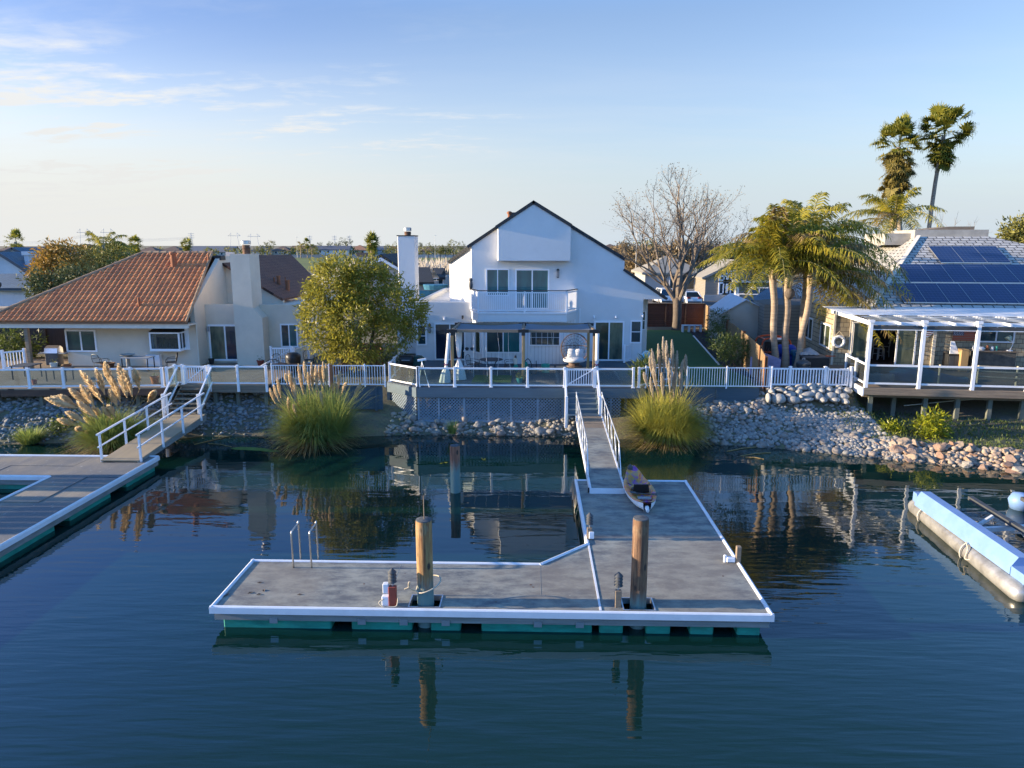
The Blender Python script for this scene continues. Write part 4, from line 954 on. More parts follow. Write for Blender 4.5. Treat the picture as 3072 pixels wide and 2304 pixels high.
m = MB(); m.lathe([(.35, 0), (.58, .06), (.62, .16), (.5, .26), (.1, .28)], (ex, ey+.0, DKZ+.25), 20); m.build('seat_cushion', M['cushion'], t, smooth=True)
for dx_, tl in ((-.12, .1), (.26, -.15)):
    m = MB(Matrix.Translation((ex+dx_, ey+.15, DKZ+.72)) @ Matrix.Rotation(R(-18), 4, 'X') @ Matrix.Rotation(tl, 4, 'Y')); m.cbox(-.24, .24, -.06, .08, -.25, .25, .05); m.build('pillow', M['cushion'], t, smooth=True)
m = MB(); m.lathe([(.42, 0), (.42, .05), (.3, .07), (.3, .22)], (ex, ey+.1, DKZ), 16); m.build('base', M['wicker'], t)
# hoses and tools round the middle post
c = at(1000, 1345); x, y = c.x+.05, 36.6
t = thing('hose_stand', 'teal and cream garden sprayer with coiled hose behind the middle pergola post', 'garden sprayer', (x, y, DKZ))
m = MB(); m.lathe([(.17, 0), (.18, .5), (.12, .62), (.05, .66)], (x+.28, y, DKZ), 14); m.build('tank', M['teal_float'], t)
m = MB(); m.tube(rope([(x+.28, y, DKZ+.66), (x+.45, y, DKZ+.8), (x+.62, y, DKZ+.5), (x+.6, y, DKZ+.05), (x+.85, y, DKZ+.05), (x+.86, y, DKZ+.7)]), .025, 6); m.build('hose', M['black'], t)
m = MB(); m.lathe([(.10, 0), (.12, .25), (.08, .30)], (x-.2, y-.1, DKZ+.55), 12); m.build('canister', M['trim_b'], t); m = MB(); m.lathe([(.08, 0), (.13, .2), (.06, .34)], (x-.18, y-.12, DKZ+.22), 12); m.build('bottle', M['teal_float'], t)
m = MB(); m.tube([(x-.2, y-.1, DKZ), (x-.2, y-.1, DKZ+.56)], .02, 6); m.build('pole', M['black'], t)
m = MB(); m.lathe([(.20, 0), (.22, .42), (.19, .44), (.18, .05)], (x+1.35, y+.6, DKZ), 16); o = m.build('bucket', M['jade'] if 'jade' in M else M['teal_float']); tag(o, 'jade green bucket standing by the white siding', 'bucket')
m = MB(); m.box(x+1.75, x+2.15, y+.6, y+.8, DKZ, DKZ+.22); m.box(x+1.8, x+1.9, y+.58, y+.78, DKZ+.22, DKZ+.38); o = m.build('tool_case', M['dkgrey']); tag(o, 'dark tool case on the deck beside the jade bucket', 'tool case')
c = at(1525, 1340); m = MB(); m.cbox(c.x-.09, c.x+.09, 35.6, 35.8, DKZ+.55, DKZ+.95, .02); m.tube([(c.x-.03, 35.7, DKZ), (c.x, 35.7, DKZ+.56)], .02, 6); m.tube([(c.x+.05, 35.7, DKZ), (c.x+.02, 35.7, DKZ+.56)], .02, 6); o = m.build('patio_lamp', M['dkgrey']); tag(o, 'dark patio heater lamp standing between the egg chair and the pergola post', 'lamp')
a = at(645, 1300); m = MB(); m.box(a.x-.28, a.x+.28, 39.2, 39.5, DKZ, DKZ+.78); m.box(a.x-.32, a.x+.32, 39.15, 39.55, DKZ+.78, DKZ+.82)
o = m.build('planter_stand', M['white']); tag(o, 'white planter stand against the bay window', 'planter stand')
for dx_, lb in ((-.14, 'dark little succulent pot at the left end of the white stand'), (.15, 'dark little succulent pot at the right end of the white stand')):
    m = MB(); m.lathe([(.07, 0), (.10, .08), (.12, .14), (.03, .18)], (a.x+dx_, 39.35, DKZ+.821), 10); o = m.build('succulent', M['fascia_dark']); tag(o, lb, 'plant')
# barbecue and telescope at the left end
c = at(250, 1345); bx, by_ = c.x-.15, 36.2
t = thing('barbecue', 'black barbecue with a dark green cover at the left end of the lattice deck', 'barbecue', (bx, by_, DKZ))
m = MB(); m.cbox(bx-.05, bx+.75, by_-.1, by_+.6, DKZ+.0, DKZ+.95, .12); m.build('cover', M['green_cover'] if 'green_cover' in M else M['pane_teal'], t, smooth=False)
m = MB(Matrix.Translation((bx-.05, by_-.25, DKZ+.82)) @ Matrix.Rotation(R(90), 4, 'Y')); m.lathe([(.20, -.33), (.24, -.30), (.24, .30), (.20, .33)], (0, 0, 0), 14); m.build('lid', M['black'], t)
m = MB(); m.tube([(bx-.25, by_-.52, DKZ+.84), (bx+.15, by_-.52, DKZ+.84)], .015, 6); m.build('handle', M['metal'], t)
m = MB(); m.box(bx-.35, bx+.25, by_-.45, by_-.05, DKZ+.50, DKZ+.60)
for sx_ in (-1, 1): 
    m.tube([(bx-.05+sx_*.26, by_-.4, DKZ), (bx-.05+sx_*.22, by_-.35, DKZ+.5)], .02, 5); m.tube([(bx-.05+sx_*.26, by_-.1, DKZ), (bx-.05+sx_*.22, by_-.12, DKZ+.5)], .02, 5)
m.build('stand', M['black'], t)
c = at(315, 1480); x, y = c.x-.10, c.y+.35
t = thing('tripod', 'white tripod with a small spotting scope beside the covered barbecue', 'tripod', (x, y, DKZ))
for dx_, dy_ in ((.25, -.32), (-.3, .0), (.12, .3)): m = MB(); m.tube([(x-.12, y, DKZ+1.15), (x+dx_, y+dy_, DKZ)], .016, 5); m.build('leg', M['vinyl'], t)
m = MB(); m.bar((x-.32, y-.05, DKZ+1.22), (x+.08, y, DKZ+1.28), .09, .09); m.tube([(x-.12, y, DKZ+1.15), (x-.12, y, DKZ+1.22)], .03, 6); m.build('scope', M['vinyl'], t)
# paddle board leaning by the right rail
a = at(1900, 1400); bp = []
for k in range(24):
    t_ = 2*math.pi*k/24; s_, u_ = math.sin(t_), math.cos(t_); bp.append((5.75+.38*s_*(1-.1*u_), 36.1+.15*u_+.1, DKZ+.62+.62*u_))
m = MB(); m.prism(bp, (.0, .09, .04)); M['board'] = mat('light_blue_board', (.16, .42, .52), .4, var=.1); t = thing('paddle_board', 'light blue paddle board leaning near the corner of the glass railing', 'paddle board', (5.75, 36.2, DKZ)); m.build('board_body', M['board'], t)
m = MB(); m.tube([p for p in [(v[0], v[1]-.01, v[2]) for v in bp]+[(bp[0][0], bp[0][1]-.01, bp[0][2])]], .02, 5); m.build('rim', M['vinyl'], t)
# ================================================================ the beige house with the tiled roof
bh = thing('beige_house', 'beige stucco house with a red barrel-tile roof and tall stucco chimney', 'house', (-20, 42, 2))
ry, rz_, ey_, ez = 42.5, 8.16, 37.4, 4.66
def rl(t): return -22.9-6.4*t
def rr_(t): return -18.80+.62*t
m = MB()
m.box(-25.55, -18.3, 38.62, 46, GZ, 4.5)
m.prism([(-18.3, 38.62, 4.501), (-18.3, 46, 4.501), (-18.3, 46, 8.0), (-18.3, 42.5, 7.98), (-18.3, 38.62, 5.40)], (-.25, 0, 0))
m.box(-18.299, -12.95, 39.9, 46, GZ, 5.18); m.box(-18.299, -12.95, 39.9, 40.1, 5.181, 5.37); m.box(-13.15, -12.95, 40.101, 44, 5.181, 5.37)
gp = [PY(*qA(x, y), 43) for x, y in ((1490, 560), (1880, 560), (1880, 532), (1735, 450), (1570, 352), (1475, 300))]
m.prism([(p.x, 43, p.z) for p in gp], (0, .2, 0))
m.box(-18.31, -18.06, 38.1, 38.62, 2.1, 4.45) if False else None
m.build('wall', M['stucco_b'], bh)
m = MB(); m.box(-31, -18.14, 37.42, 37.58, 4.30, 4.56); m.box(-31, -18.16, 37.6, 38.6, 4.42, 4.5); m.build('fascia', M['trim_b'], bh)
m = MB(); m.box(-31, -18.1, 37.33, 37.415, 4.545, 4.62); m.build('gutter', M['wood_dark'], bh)
# barrel tiles
slope = Vector((0, ey_-ry, ez-rz_)); nrm = Vector((0, -(rz_-ez), -(ey_-ry)*-1)); nrm = Vector((0, ez-rz_, ry-ey_)).normalized()
Vt, Ft = [], []
rows, pit, sub = 19, .295, 7
for r in range(rows):
    ta, tb_ = r/rows, (r+1.06)/rows
    x0 = rl(r/rows+.5/rows); x1 = rr_(r/rows+.5/rows); n_ = max(2, int((x1-x0)/pit*sub)); xs_ = np.linspace(x0, x1, n_)
    ph = (np.mod(xs_+40, pit)/pit)
    h = np.where(ph < .62, .062*np.sin(np.pi*ph/.62)**.8, -.012*np.sin(np.pi*(ph-.62)/.38))
    rj = random.uniform(-.006, .006); b0 = len(Vt)
    for (t, up) in ((ta, .0), (tb_, .042+rj)):
        for x, hh in zip(xs_, h): Vt.append((x, ry+slope.y*t+nrm.y*(hh+up), rz_+slope.z*t+nrm.z*(hh+up)))
    for x, hh in zip(xs_, h): Vt.append((x, ry+slope.y*tb_+nrm.y*(hh*.3-.01), rz_+slope.z*tb_+nrm.z*(hh*.3-.01)))
    for i in range(n_-1): Ft += [(b0+i, b0+n_+i, b0+n_+i+1, b0+i+1), (b0+n_+i, b0+2*n_+i, b0+2*n_+i+1, b0+n_+i+1)]
roof = link('roof', Vt, Ft, M['tile'], bh)
m = MB(); roof_slab(m, [(rl(0), ry, rz_-.03), (rl(1), ey_, ez-.03), (rr_(1), ey_, ez-.03), (rr_(0), ry, rz_-.03)], .10)
roof_slab(m, [(rl(0), ry+.01, rz_-.02), (rr_(0), ry+.01, rz_-.02), (-18.7, 47.5, 4.7), (-29, 47.5, 4.7)], .1)
roof_slab(m, [(rl(0), ry+.005, rz_-.03), (rl(0), ry+.006, rz_-.03), (-29.3, 47.5, ez-.03), (rl(1), ey_, ez-.03)], .1)
m.build('roof_deck', M['tile_ridge'], bh)
def caps(a, b, name, r_=.11, step=.42):
    a = Vector(a); b = Vector(b); n = int((b-a).length/step); m = MB()
    for k in range(n):
        p = a.lerp(b, k/n); q_ = a.lerp(b, (k+1.15)/n); m.tube([p, q_], [r_*.8, r_], 8)
    return m.build(name, M['tile_ridge'], bh, smooth=False)
caps((rl(0), ry, rz_+.02), (rl(1), ey_, ez+.03), 'hip_tiles'); caps((rr_(0), ry, rz_+.02), (rr_(1), ey_, ez+.03), 'rake_tiles', .085); caps((rl(0), ry, rz_+.02), (rr_(0), ry, rz_+.02), 'ridge_tiles')
m = MB(); p = PY(*qA(1470, 275), 42.6); m.cbox(p.x-.35, p.x+.1, 42.3, 43, 7.75, 8.02, .04); m.build('flashing', M['black'], bh)
for x, y, h, r_ in ((1155, 310, .78, .16), (925, 575, .5, .07), (1385, 275, .35, .06)):
    p = PP(*qA(x, y), (0, ry, rz_), nrm); m = MB(); m.tube([(p.x, p.y, p.z-.1), (p.x, p.y, p.z+h)], r_, 10)
    if r_ > .1: m.lathe([(r_*1.25, 0), (r_*1.3, .08), (r_*1.0, .16)], (p.x, p.y, p.z+h-.1), 10)
    m.build('vent_pipe', M['terracotta'], bh)
# roof of the rear wing, falling to the right
wr = MB(); e1 = PY(*qA(1880, 527), 43); sl_ = (7.85-e1.z)/(e1.x+18.7)
roof_slab(wr, [(-18.95, 42.6, 8.0), (e1.x+.05, 42.85, e1.z+.04), (e1.x+.05, 52, e1.z+.04), (-18.6, 56, 7.9)], .14)
wr.build('wing_roof', M['shaded_brown_roof'], bh)
def on_wing(zx_, zy_):
    a, b, c = Vector((-18.95, 42.6, 8.0)), Vector((e1.x+.05, 42.85, e1.z+.04)), Vector((e1.x+.05, 52, e1.z+.04)); return PP(*qA(zx_, zy_), a, (b-a).cross(c-a).normalized())
for x, y, h, r_ in ((1850, 425, .5, .11), (1910, 465, .6, .13), (1820, 410, .25, .05), (1895, 425, .4, .03)):
    p = on_wing(x, y); m = MB(); m.tube([(p.x, p.y, p.z-.1), (p.x, p.y, p.z+h)], r_, 10); m.lathe([(r_*1.2, 0), (r_*1.25, .06), (r_, .1)], (p.x, p.y, p.z+h-.06), 10); m.build('vent_pipe', M['terracotta'], bh)
m = MB(); p = PY(*qA(1520, 250), 46); m.box(p.x-.2, p.x+.2, 46, 46.4, 7.4, p.z+.35); m.build('skylight', M['brass'] if 'brass' in M else M['trim_b'], bh)
m = MB(); m.box(e1.x+.1, -12.6, 46, 49, GZ, e1.z-.1); m.build('rear_wall', M['stucco_b'], bh)
# chimney with one shoulder
m = MB(); xa, xb = -16.30, -15.24
m.prism([(xa, 39.0, GZ), (-14.76, 39.0, GZ), (-14.76, 39.0, 4.72), (xb, 39.0, 5.25), (xb, 39.0, 8.14), (xa, 39.0, 8.14)], (0, .898, 0)); m.prism([(xa, 39.9, 5.2), (xb, 39.9, 5.2), (xb, 39.9, 8.14), (xa, 39.9, 8.14)], (0, .5, 0))
ch = m.build('chimney', M['stucco_b'], bh)
m = MB(); m.tube([(-15.65, 39.7, 8.14), (-15.65, 39.7, 8.62)], .20, 14); m.lathe([(.21, 0), (.23, .03), (.21, .06)], (-15.65, 39.7, 8.4), 14); m.build('flue', M['rust'], ch)
m = MB(); m.lathe([(.24, 0), (.26, .02), (.26, .16), (.2, .2)], (-15.65, 39.7, 8.66), 16); m.build('flue_cap', M['metal'], ch)
FA = Matrix.Translation((0, 38.62, 0)); FB_ = Matrix.Translation((0, 39.9, 0))
def wA(zx_, zy_, y): return PY(*qA(zx_, zy_), y)
a, b = wA(428, 727, 38.6), wA(648, 876, 38.6); window(bh, FA, a.x, b.x, b.z, min(a.z, 4.28), ['pane_curtain2' if 'pane_curtain2' in M else 'pane_dark']*2, fw=.09)
a, b = wA(1380, 693, 39.9), wA(1622, 955, 39.9); window(bh, FB_, a.x, xa-.02, 2.2, a.z, ['pane_curtain', 'pane_screen'], fw=.10, name='sliding_door')
a, b = wA(1858, 688, 39.9), wA(1982, 845, 39.9); window(bh, FB_, a.x, b.x, b.z, a.z, ['pane_dark', 'pane_teal'], fw=.08)
FR_ = face_M((-12.95, 40.2), (-12.95, 46)); window(bh, FR_, .35, 1.75, 3.05, 4.28, ['pane_olive', 'pane_dark'], fw=.08)
a = wA(1355, 738, 38.7); m = MB(); m.box(-18.22+.0, -18.1, 39.75, 39.88, a.z-.14, a.z+.14); m.build('wall_lamp', M['grey'], bh)
m = MB(); m.tube([(-18.24, 38.56, 4.5), (-18.24, 38.56, 2.1)], .04, 8); m.tube([(-12.9, 42.5, 4.9), (-12.9, 42.5, 2.1)], .04, 8); m.build('downspout', M['trim_b'], bh)
# greenhouse window with a shingled hood
a, b = wA(985, 745, 37.95), wA(1197, 866, 37.95); gx0, gx1, gz0, gz1 = a.x, b.x, b.z, a.z
m = MB()
for (x0, x1, z0, z1) in ((gx0, gx1, gz0, gz0+.08), (gx0, gx1, gz1-.08, gz1), (gx0, gx0+.08, gz0+.08, gz1-.08), (gx1-.08, gx1, gz0+.08, gz1-.08)): m.box(x0, x1, 37.95, 38.02, z0, z1)
for x in (gx0, gx1-.06): m.box(x, x+.06, 38.021, 38.6, gz0, gz0+.08); m.box(x, x+.06, 38.021, 38.6, gz1-.08, gz1); m.box(x, x+.06, 38.25, 38.31, gz0+.08, gz1-.08)
m.box(gx0-.02, gx1+.02, 37.96, 38.61, gz0-.05, gz0-.001); m.box(gx1-.001, gx1+.22, 38.55, 38.615, gz0-.05, gz1+.15)
gw_ = m.build('garden_window', M['vinyl'], bh)
m = MB(); m.box(gx0+.081, gx1-.081, 37.98, 37.99, gz0+.081, gz1-.081); m.box(gx1-.03, gx1-.02, 38.03, 38.24, gz0+.09, gz1-.09); m.box(gx1-.03, gx1-.02, 38.32, 38.55, gz0+.09, gz1-.09); m.build('pane', M['glass_dark'], gw_)
m = MB(); m.box(gx0+.06, gx1-.06, 38.59, 38.615, gz0, gz1); m.build('recess', M['fascia_dark'], gw_)
m = MB(); m.prism([(gx0-.03, 37.93, gz1+.001), (gx0-.03, 38.61, gz1+.001), (gx0-.03, 38.61, gz1+.16)], (gx1-gx0+.06, 0, 0)); m.build('hood', M['comp_dark'], gw_)
m = MB(); random.seed(3)
for k in range(9): x = gx0+.15+k*(gx1-gx0-.3)/8; m.lathe([(.03, 0), (.045, .1+.05*(k % 3)), (.02, .16+.06*(k % 3)), (.025, .2+.06*(k % 3))], (x, 38.15, gz0+.081), 8)
o = m.build('glass_bottles', M['glass_blue'] if 'glass_blue' in M else M['metal']); tag(o, 'row of little glass bottles on the sill of the shingled garden window', 'bottles')
m = MB(); m.bar((gx0+.62, 38.1, gz0+.18), (gx0+.75, 38.1, gz0+.68), .07, .03); m.bar((gx0+.74, 38.12, gz0+.35), (gx0+.82, 38.12, gz0+.58), .05, .03); o = m.build('driftwood', M['pine']); tag(o, 'pale driftwood sticks standing in the garden window', 'driftwood')
# porch post
m = MB(); m.cbox(-27.05, -26.85, 37.5, 37.7, 2.1, 4.30, .01); m.build('porch_post', M['wood'], bh)

# ================================================================ deck of the beige house
d2 = thing('timber_deck', 'low tan timber deck with dark beams on posts in front of the beige house', 'deck', (-20, 35, 2))
pl = [(-33, 31.4), (-24.6, 32.02), (-17.12, 32.58), (-16.75, 33.30), (-12.55, 33.30), (-12.55, 40.9), (-33, 40.9)]
M['deck_tan'] = brick('tan_deck_boards', (.34, .27, .19), (.28, .22, .155), (.08, .06, .045), 6, .14, .012, axis='XY', bump=.4, nvar=.35)
m = MB(); m.plan(pl, 2.04, 2.1); m.build('deck_boards', M['deck_tan'], d2)
for i, mt in ((0, 'wood_dark'), (1, 'wood_dark'), (3, 'wood')):
    a, b = Vector((*pl[i], 1.88)), Vector((*pl[i+1], 1.88)); m = MB(); dd = (b-a).normalized()*.03; m.bar(a+dd+Vector((0, .04, 0)), b-dd+Vector((0, .04, 0)), .07, .30); m.build('beam', M[mt], d2)
for x, y in ((-22.9, 32.4), (-26.5, 32.3), (-18.6, 32.9), (-15.2, 33.6), (-14.15, 33.7), (-12.75, 33.6), (-20.5, 34.5)):
    m = MB(); m.box(x-.085, x+.085, y-.085, y+.085, -.2 if y < 33 else .5, 1.73); m.build('support_post', M['post_green'], d2)
gl = thing('glass_railing', 'white post and glass railing on the timber deck of the beige house', 'railing', (-20, 32, 2.1))
qp = [(-31.5, 31.52)]+[(PZ(*qA(x, 1117), 2.1).x, 0) for x in (205, 425, 645, 860, 1065)]
qp = [(x, 32.05+(x+24.6)*.0749) for x, _ in qp]
glass_run(gl, qp, 2.1, .93)
glass_run(gl, [(-17.02, 32.66), (-16.98, 33.36), (-16.62, 33.36)], 2.1, .93, drop=.0)
rp_ = [(PZ(*qA(x, 1098), 2.1).x, 33.26) for x in (1385, 1577, 1768)]
glass_run(gl, rp_, 2.1, .93, drop=.32)
gt = thing('gate', 'white picket gate with diagonal brace above the timber steps of the beige house', 'gate', (-16, 33.3, 2.1))
ga, gb = -16.48, -15.47
for x in (ga, gb): m = MB(); m.cbox(x-.05, x+.05, 33.27, 33.36, 2.14, 3.03, .008); m.build('stile', M['vinyl'], gt)
picket_panel(gt, (ga+.051, 33.32), (gb-.051, 33.32), 2.18, 3.0, .105, .035)
m = MB(); m.bar((ga+.06, 33.28, 2.24), (gb-.06, 33.28, 2.94), .02, .045); m.build('brace', M['vinyl'], gt)
# steps and ramp
st2 = thing('timber_steps', 'open tan timber steps with white posts below the gate of the beige house', 'stairs', (-16, 32.5, 1.2))
for k in range(6): m = MB(); y = 33.2-k*.27; z = 2.1-(k+1)*.165; m.box(-16.62, -15.32, y-.28, y, z-.045, z); m.build('tread', M['deck_tan'], st2)
for X in (-16.67, -15.315): m = MB(); m.prism([(X, 33.2, 2.05), (X, 33.2, 1.65), (X, 31.6, .72), (X, 31.6, 1.05)], (.045, 0, 0)); m.build('stringer', M['wood'], st2)
for X in (-16.78, -15.15):
    m = MB(); m.cbox(X-.065, X+.065, 31.62, 31.75, .55, 1.98, .012); m.build('post', M['vinyl'], st2)
    for zz in (.88, .18): m = MB(); m.bar((X, 31.76, 1.02+zz), (X, 33.2, 2.06+zz), .06, .075); m.build('stair_rail', M['vinyl'], st2)
    m = MB(); m.prism([(X-.004, 31.8, 1.26), (X-.004, 33.18, 2.27), (X-.004, 33.18, 2.86), (X-.004, 31.8, 1.84)], (.008, 0, 0)); m.build('glass_panel', M['glass'], st2)
rm = thing('dock_ramp', 'tan plank ramp with white pipe rails from the timber steps down to the western dock', 'gangway', (-15.8, 29, .8))
r0, r1 = (25.9, .62), (31.75, 1.06)
def rz2(y): return r0[1]+(y-r0[0])*(r1[1]-r0[1])/(r1[0]-r0[0])
xa, xb = -16.33, -14.88
m = MB(); m.prism([(xa, r0[0], r0[1]-.05), (xa, r1[0], r1[1]-.05), (xa, r1[0], r1[1]), (xa, r0[0], r0[1])], (xb-xa, 0, 0)); m.build('ramp_deck', M['ply'] if 'ply' in M else M['deck_tan'], rm)
for X in (xa+.01, xb-.07): m = MB(); m.prism([(X, r0[0]+.01, r0[1]-.22), (X, r1[0], r1[1]-.32), (X, r1[0], r1[1]-.051), (X, r0[0]+.01, r0[1]-.051)], (.06, 0, 0)); m.build('side_beam', M['dock_face'], rm)
for X in (xa-.03, xb+.03):
    for k in range(4):
        y = r0[0]+.12+k*1.72; m = MB(); m.box(X-.035, X+.035, y-.035, y+.035, rz2(y)-.15, rz2(y)+.98); m.build('rail_post', M['vinyl'], rm)
    for h in (.98, .50): m = MB(); m.bar((X, r0[0]-.05, rz2(r0[0])+h), (X, r1[0]-.14, rz2(r1[0])+h), .06 if h > .8 else .045, .06 if h > .8 else .045); m.build('handrail', M['vinyl'], rm)
# ================================================================ western dock
wdk = thing('western_dock', 'weathered plywood dock with teal floats running along the western side of the slip', 'dock', (-16, 22, 0))
def ply_mat():
    m, n, b = base('weathered_ply'); a = noise(n, .8, 7, .7, sclv=(1, .5, 1)); c = noise(n, 5, 6, .7, sclv=(3, .8, 1)); e = noise(n, .3, 4, .6)
    o = mixrgb(n, ramp(n, a.outputs[0], .35, .65), (.27, .23, .17), (.15, .145, .14)); o = mixrgb(n, ramp(n, e.outputs[0], .42, .6), o, (.12, .125, .13))
    o = mixrgb(n, ramp(n, c.outputs[0], .6, .72), o, (.34, .34, .33)); n.links.new(o, b.inputs['Base Color']); b.inputs['Roughness'].default_value = .85; bumpn(n, b, c.outputs[0], .4, .01); return m
M['plyd'] = ply_mat()
zt = .5
sh = MB()
for i, y in enumerate((12, 14.4, 16.8, 19.2, 21.6, 24.2)):
    y1_ = (14.38, 16.785, 19.185, 21.585, 24.18, 26.66)[i]
    for j, (x0, x1) in enumerate(((-17.08, -15.815), (-15.80, -14.64))): lift = .012*((i*2+j) % 3); sh.box(x0, x1, y+.0, y1_, .38, zt+lift)
for k in range(6): x1 = -17.10-k*2.42; sh.box(x1-2.40, x1, 24.26, 25.45, .38, zt+.01*(k % 2)); sh.box(x1-2.40, x1, 25.465, 26.66, .38, zt+.012*((k+1) % 2))
sh.build('deck_sheet', M['plyd'], wdk)
for a, b in (((-14.56, 12), (-14.56, 26.74)), ((-14.56, 26.74), (-32, 26.74)), ((-17.16, 12), (-17.16, 24.2)), ((-17.16, 24.2), (-32, 24.2))):
    m = MB(); p, r_ = Vector((*a, .45)), Vector((*b, .45)); m.bar(p, r_, .10, .13); m.tube([p+Vector((0, 0, .065)), r_+Vector((0, 0, .065))], .045, 8); m.build('edge_trim', M['dock_trim'], wdk)
for bx_ in ((-14.64, -14.57, 12, 26.70), (-17.15, -17.09, 12, 24.15), (-32, -17.2, 24.21, 24.26), (-32, -14.7, 26.67, 26.71)): m = MB(); m.box(*bx_, .19, .375); m.build('side_board', M['dock_face'], wdk)
for y0, y1_ in ((12.2, 14.4), (15.6, 17.6), (18.25, 20.6), (21.35, 23.6), (24.6, 26.6)): m = MB(); m.cbox(-17.0, -14.66, y0, y1_, -.25, .185, .03); m.build('float', M['teal_float'], wdk)
for k in range(4): x1 = -18.1-k*3.4; m = MB(); m.cbox(x1-2.4, x1, 24.3, 26.6, -.25, .185, .03); m.build('float', M['teal_float'], wdk)

# ================================================================ things on the timber deck
def aA(zx_, zy_, z=2.1): return PZ(*qA(zx_, zy_), z)
gx_, gy_ = -26.1, 38.3
t = thing('gas_grill', 'dark gas grill with hood under the porch of the beige house', 'grill', (gx_, gy_, 2.1))
m = MB(); m.cbox(gx_-.35, gx_+.35, gy_-.25, gy_+.25, 2.2, 2.85, .03); m.build('cabinet', M['dkgrey'], t)
m = MB(); m.prism([(gx_-.36, gy_-.27, 2.86), (gx_-.36, gy_+.27, 2.86), (gx_-.36, gy_+.25, 3.12), (gx_-.36, gy_+.05, 3.25), (gx_-.36, gy_-.2, 3.12)], (.72, 0, 0)); m.build('hood', M['metal'], t)
for s_ in (-1, 1): m = MB(); m.box(gx_+s_*.37 if s_ > 0 else gx_-.72, gx_+.72 if s_ > 0 else gx_-.37, gy_-.22, gy_+.22, 2.82, 2.86); m.build('side_shelf', M['metal'], t)
random.seed(5)
for (x, z_, r_, h, mt, lf_, lb) in ((360, 985, .20, .32, 'trim_b', 'olive_leaf', 'cream flower pot with grey-green plant at the porch end of the timber deck'), (450, 985, .2, .22, 'terracotta', 'bush_g', 'terracotta bowl on the timber deck below the twin window'),
        (385, 970, .2, .4, 'pane_teal', 'bush_g', 'dark teal glazed pot near the gas grill'), (720, 985, .34, .30, 'rust', 'bush_g', 'wide rusty fire bowl against the beige wall'), (1030, 1085, .20, .34, 'terracotta', 'bush_g', 'tan clay pot standing behind the railing glass'), (230, 1090, .12, .22, 'red_box', 'bush_g', 'small red pot behind the railing glass'), (1405, 955, .16, .30, 'black', 'bush_g', 'black pot at the corner of the sliding door'), (1730, 965, .2, .3, 'red_box', 'bush_g', 'red pot near the foot of the beige chimney'), (1858, 862, .12, .22, 'terracotta', 'bush_g', 'terracotta pot below the small side window')):
    p = aA(x, z_); plantpot('flower_pot', p.x, p.y, 2.1, r_, h, mt, lb, lf_, 26 if lf_ != 'bush_g' else 12, .22, .18)
def table(x, y, w, l_, h, label, mt='dkgrey', name='patio_table'):
    t = thing(name, label, 'table', (x, y, 2.1)); m = MB(); m.cbox(x-w/2, x+w/2, y-l_/2, y+l_/2, 2.1+h-.04, 2.1+h, .01); m.build('tabletop', M[mt], t)
    for sx_ in (-1, 1):
        for sy_ in (-1, 1): m = MB(); m.box(x+sx_*(w/2-.07)-.02, x+sx_*(w/2-.07)+.02, y+sy_*(l_/2-.07)-.02, y+sy_*(l_/2-.07)+.02, 2.1, 2.1+h-.041); m.build('leg', M['black'], t)
p = aA(330, 1085); table(p.x, p.y+.8, 1.1, .7, .62, 'small low dark table behind the railing glass west of the pampas')
p = aA(90, 1075); table(p.x, p.y+1.0, 1.0, 1.0, .7, 'square glass patio table at the western end of the timber deck')
p = aA(960, 985); table(p.x, 37.2, 1.5, .8, .72, 'long glass table beneath the shingled garden window', 'grey')
def chair2(x, y, rz2_, label): 
    t = chair(x, y, rz2_, label); return t
p = aA(830, 1000); t = thing('bird_bath', 'grey stone birdbath with broad bowl below the garden window', 'birdbath', (p.x, 37.4, 2.1))
m = MB(); m.lathe([(.2, 0), (.11, .1), (.09, .6), (.14, .7)], (p.x, 37.4, 2.1), 14); m.build('pedestal', M['concrete'], t); m = MB(); m.lathe([(.12, .7), (.36, .80), (.38, .83), (.3, .80), (.05, .76)], (p.x, 37.4, 2.1), 18); m.build('bowl', M['concrete'], t)
chair(aA(640, 1010).x, 37.0, R(160), 'wire patio chair beside the fire bowl on the timber deck'); chair(aA(1130, 1000).x, 37.3, R(-70), 'wire patio chair at the eastern end of the long glass table'); chair(aA(1740, 1075).x, 35.6, R(200), 'wire patio chair behind the railing glass below the beige chimney')
m = MB(); p = aA(1060, 960); m.box(p.x-.35, p.x+.4, 38.3, 38.55, 2.12, 2.75); o = m.build('storage_bin', M['vinyl']); tag(o, 'white storage bin against the beige wall', 'storage bin')
g2 = thing('gate', 'leaning white picket gate beside the timber porch post', 'gate', (-27.6, 37.2, 2.1))
a, b = aA(30, 1000), aA(175, 985); picket_panel(g2, (a.x, a.y), (b.x, b.y), 2.2, 3.1, .13, .045)
for p in (a, b): m = MB(); m.box(p.x-.06, p.x+.06, p.y-.06, p.y+.06, 2.1, 3.2); m.build('stile', M['vinyl'], g2)
g3 = thing('side_fence', 'short white picket fence by the beige chimney with sloping handrail', 'fence', (-13.7, 38.8, 2.1))
a, b = (-14.35, 38.9), (-13.2, 38.9); picket_panel(g3, a, b, 2.2, 3.1, .12, .045)
for x, y in (a, b, (-12.95, 38.5), (-12.55, 39.8)): post(g3, x, y, 2.1, 3.15, .11)
m = MB(); m.bar((-13.3, 38.6, 2.95), (-14.3, 37.2, 2.35), .05, .07); m.build('handrail', M['vinyl'], g3)
m = MB(); m.bar((-12.95, 38.5, 3.05), (-12.55, 39.8, 3.12), .05, .07); m.build('handrail', M['vinyl'], g3)

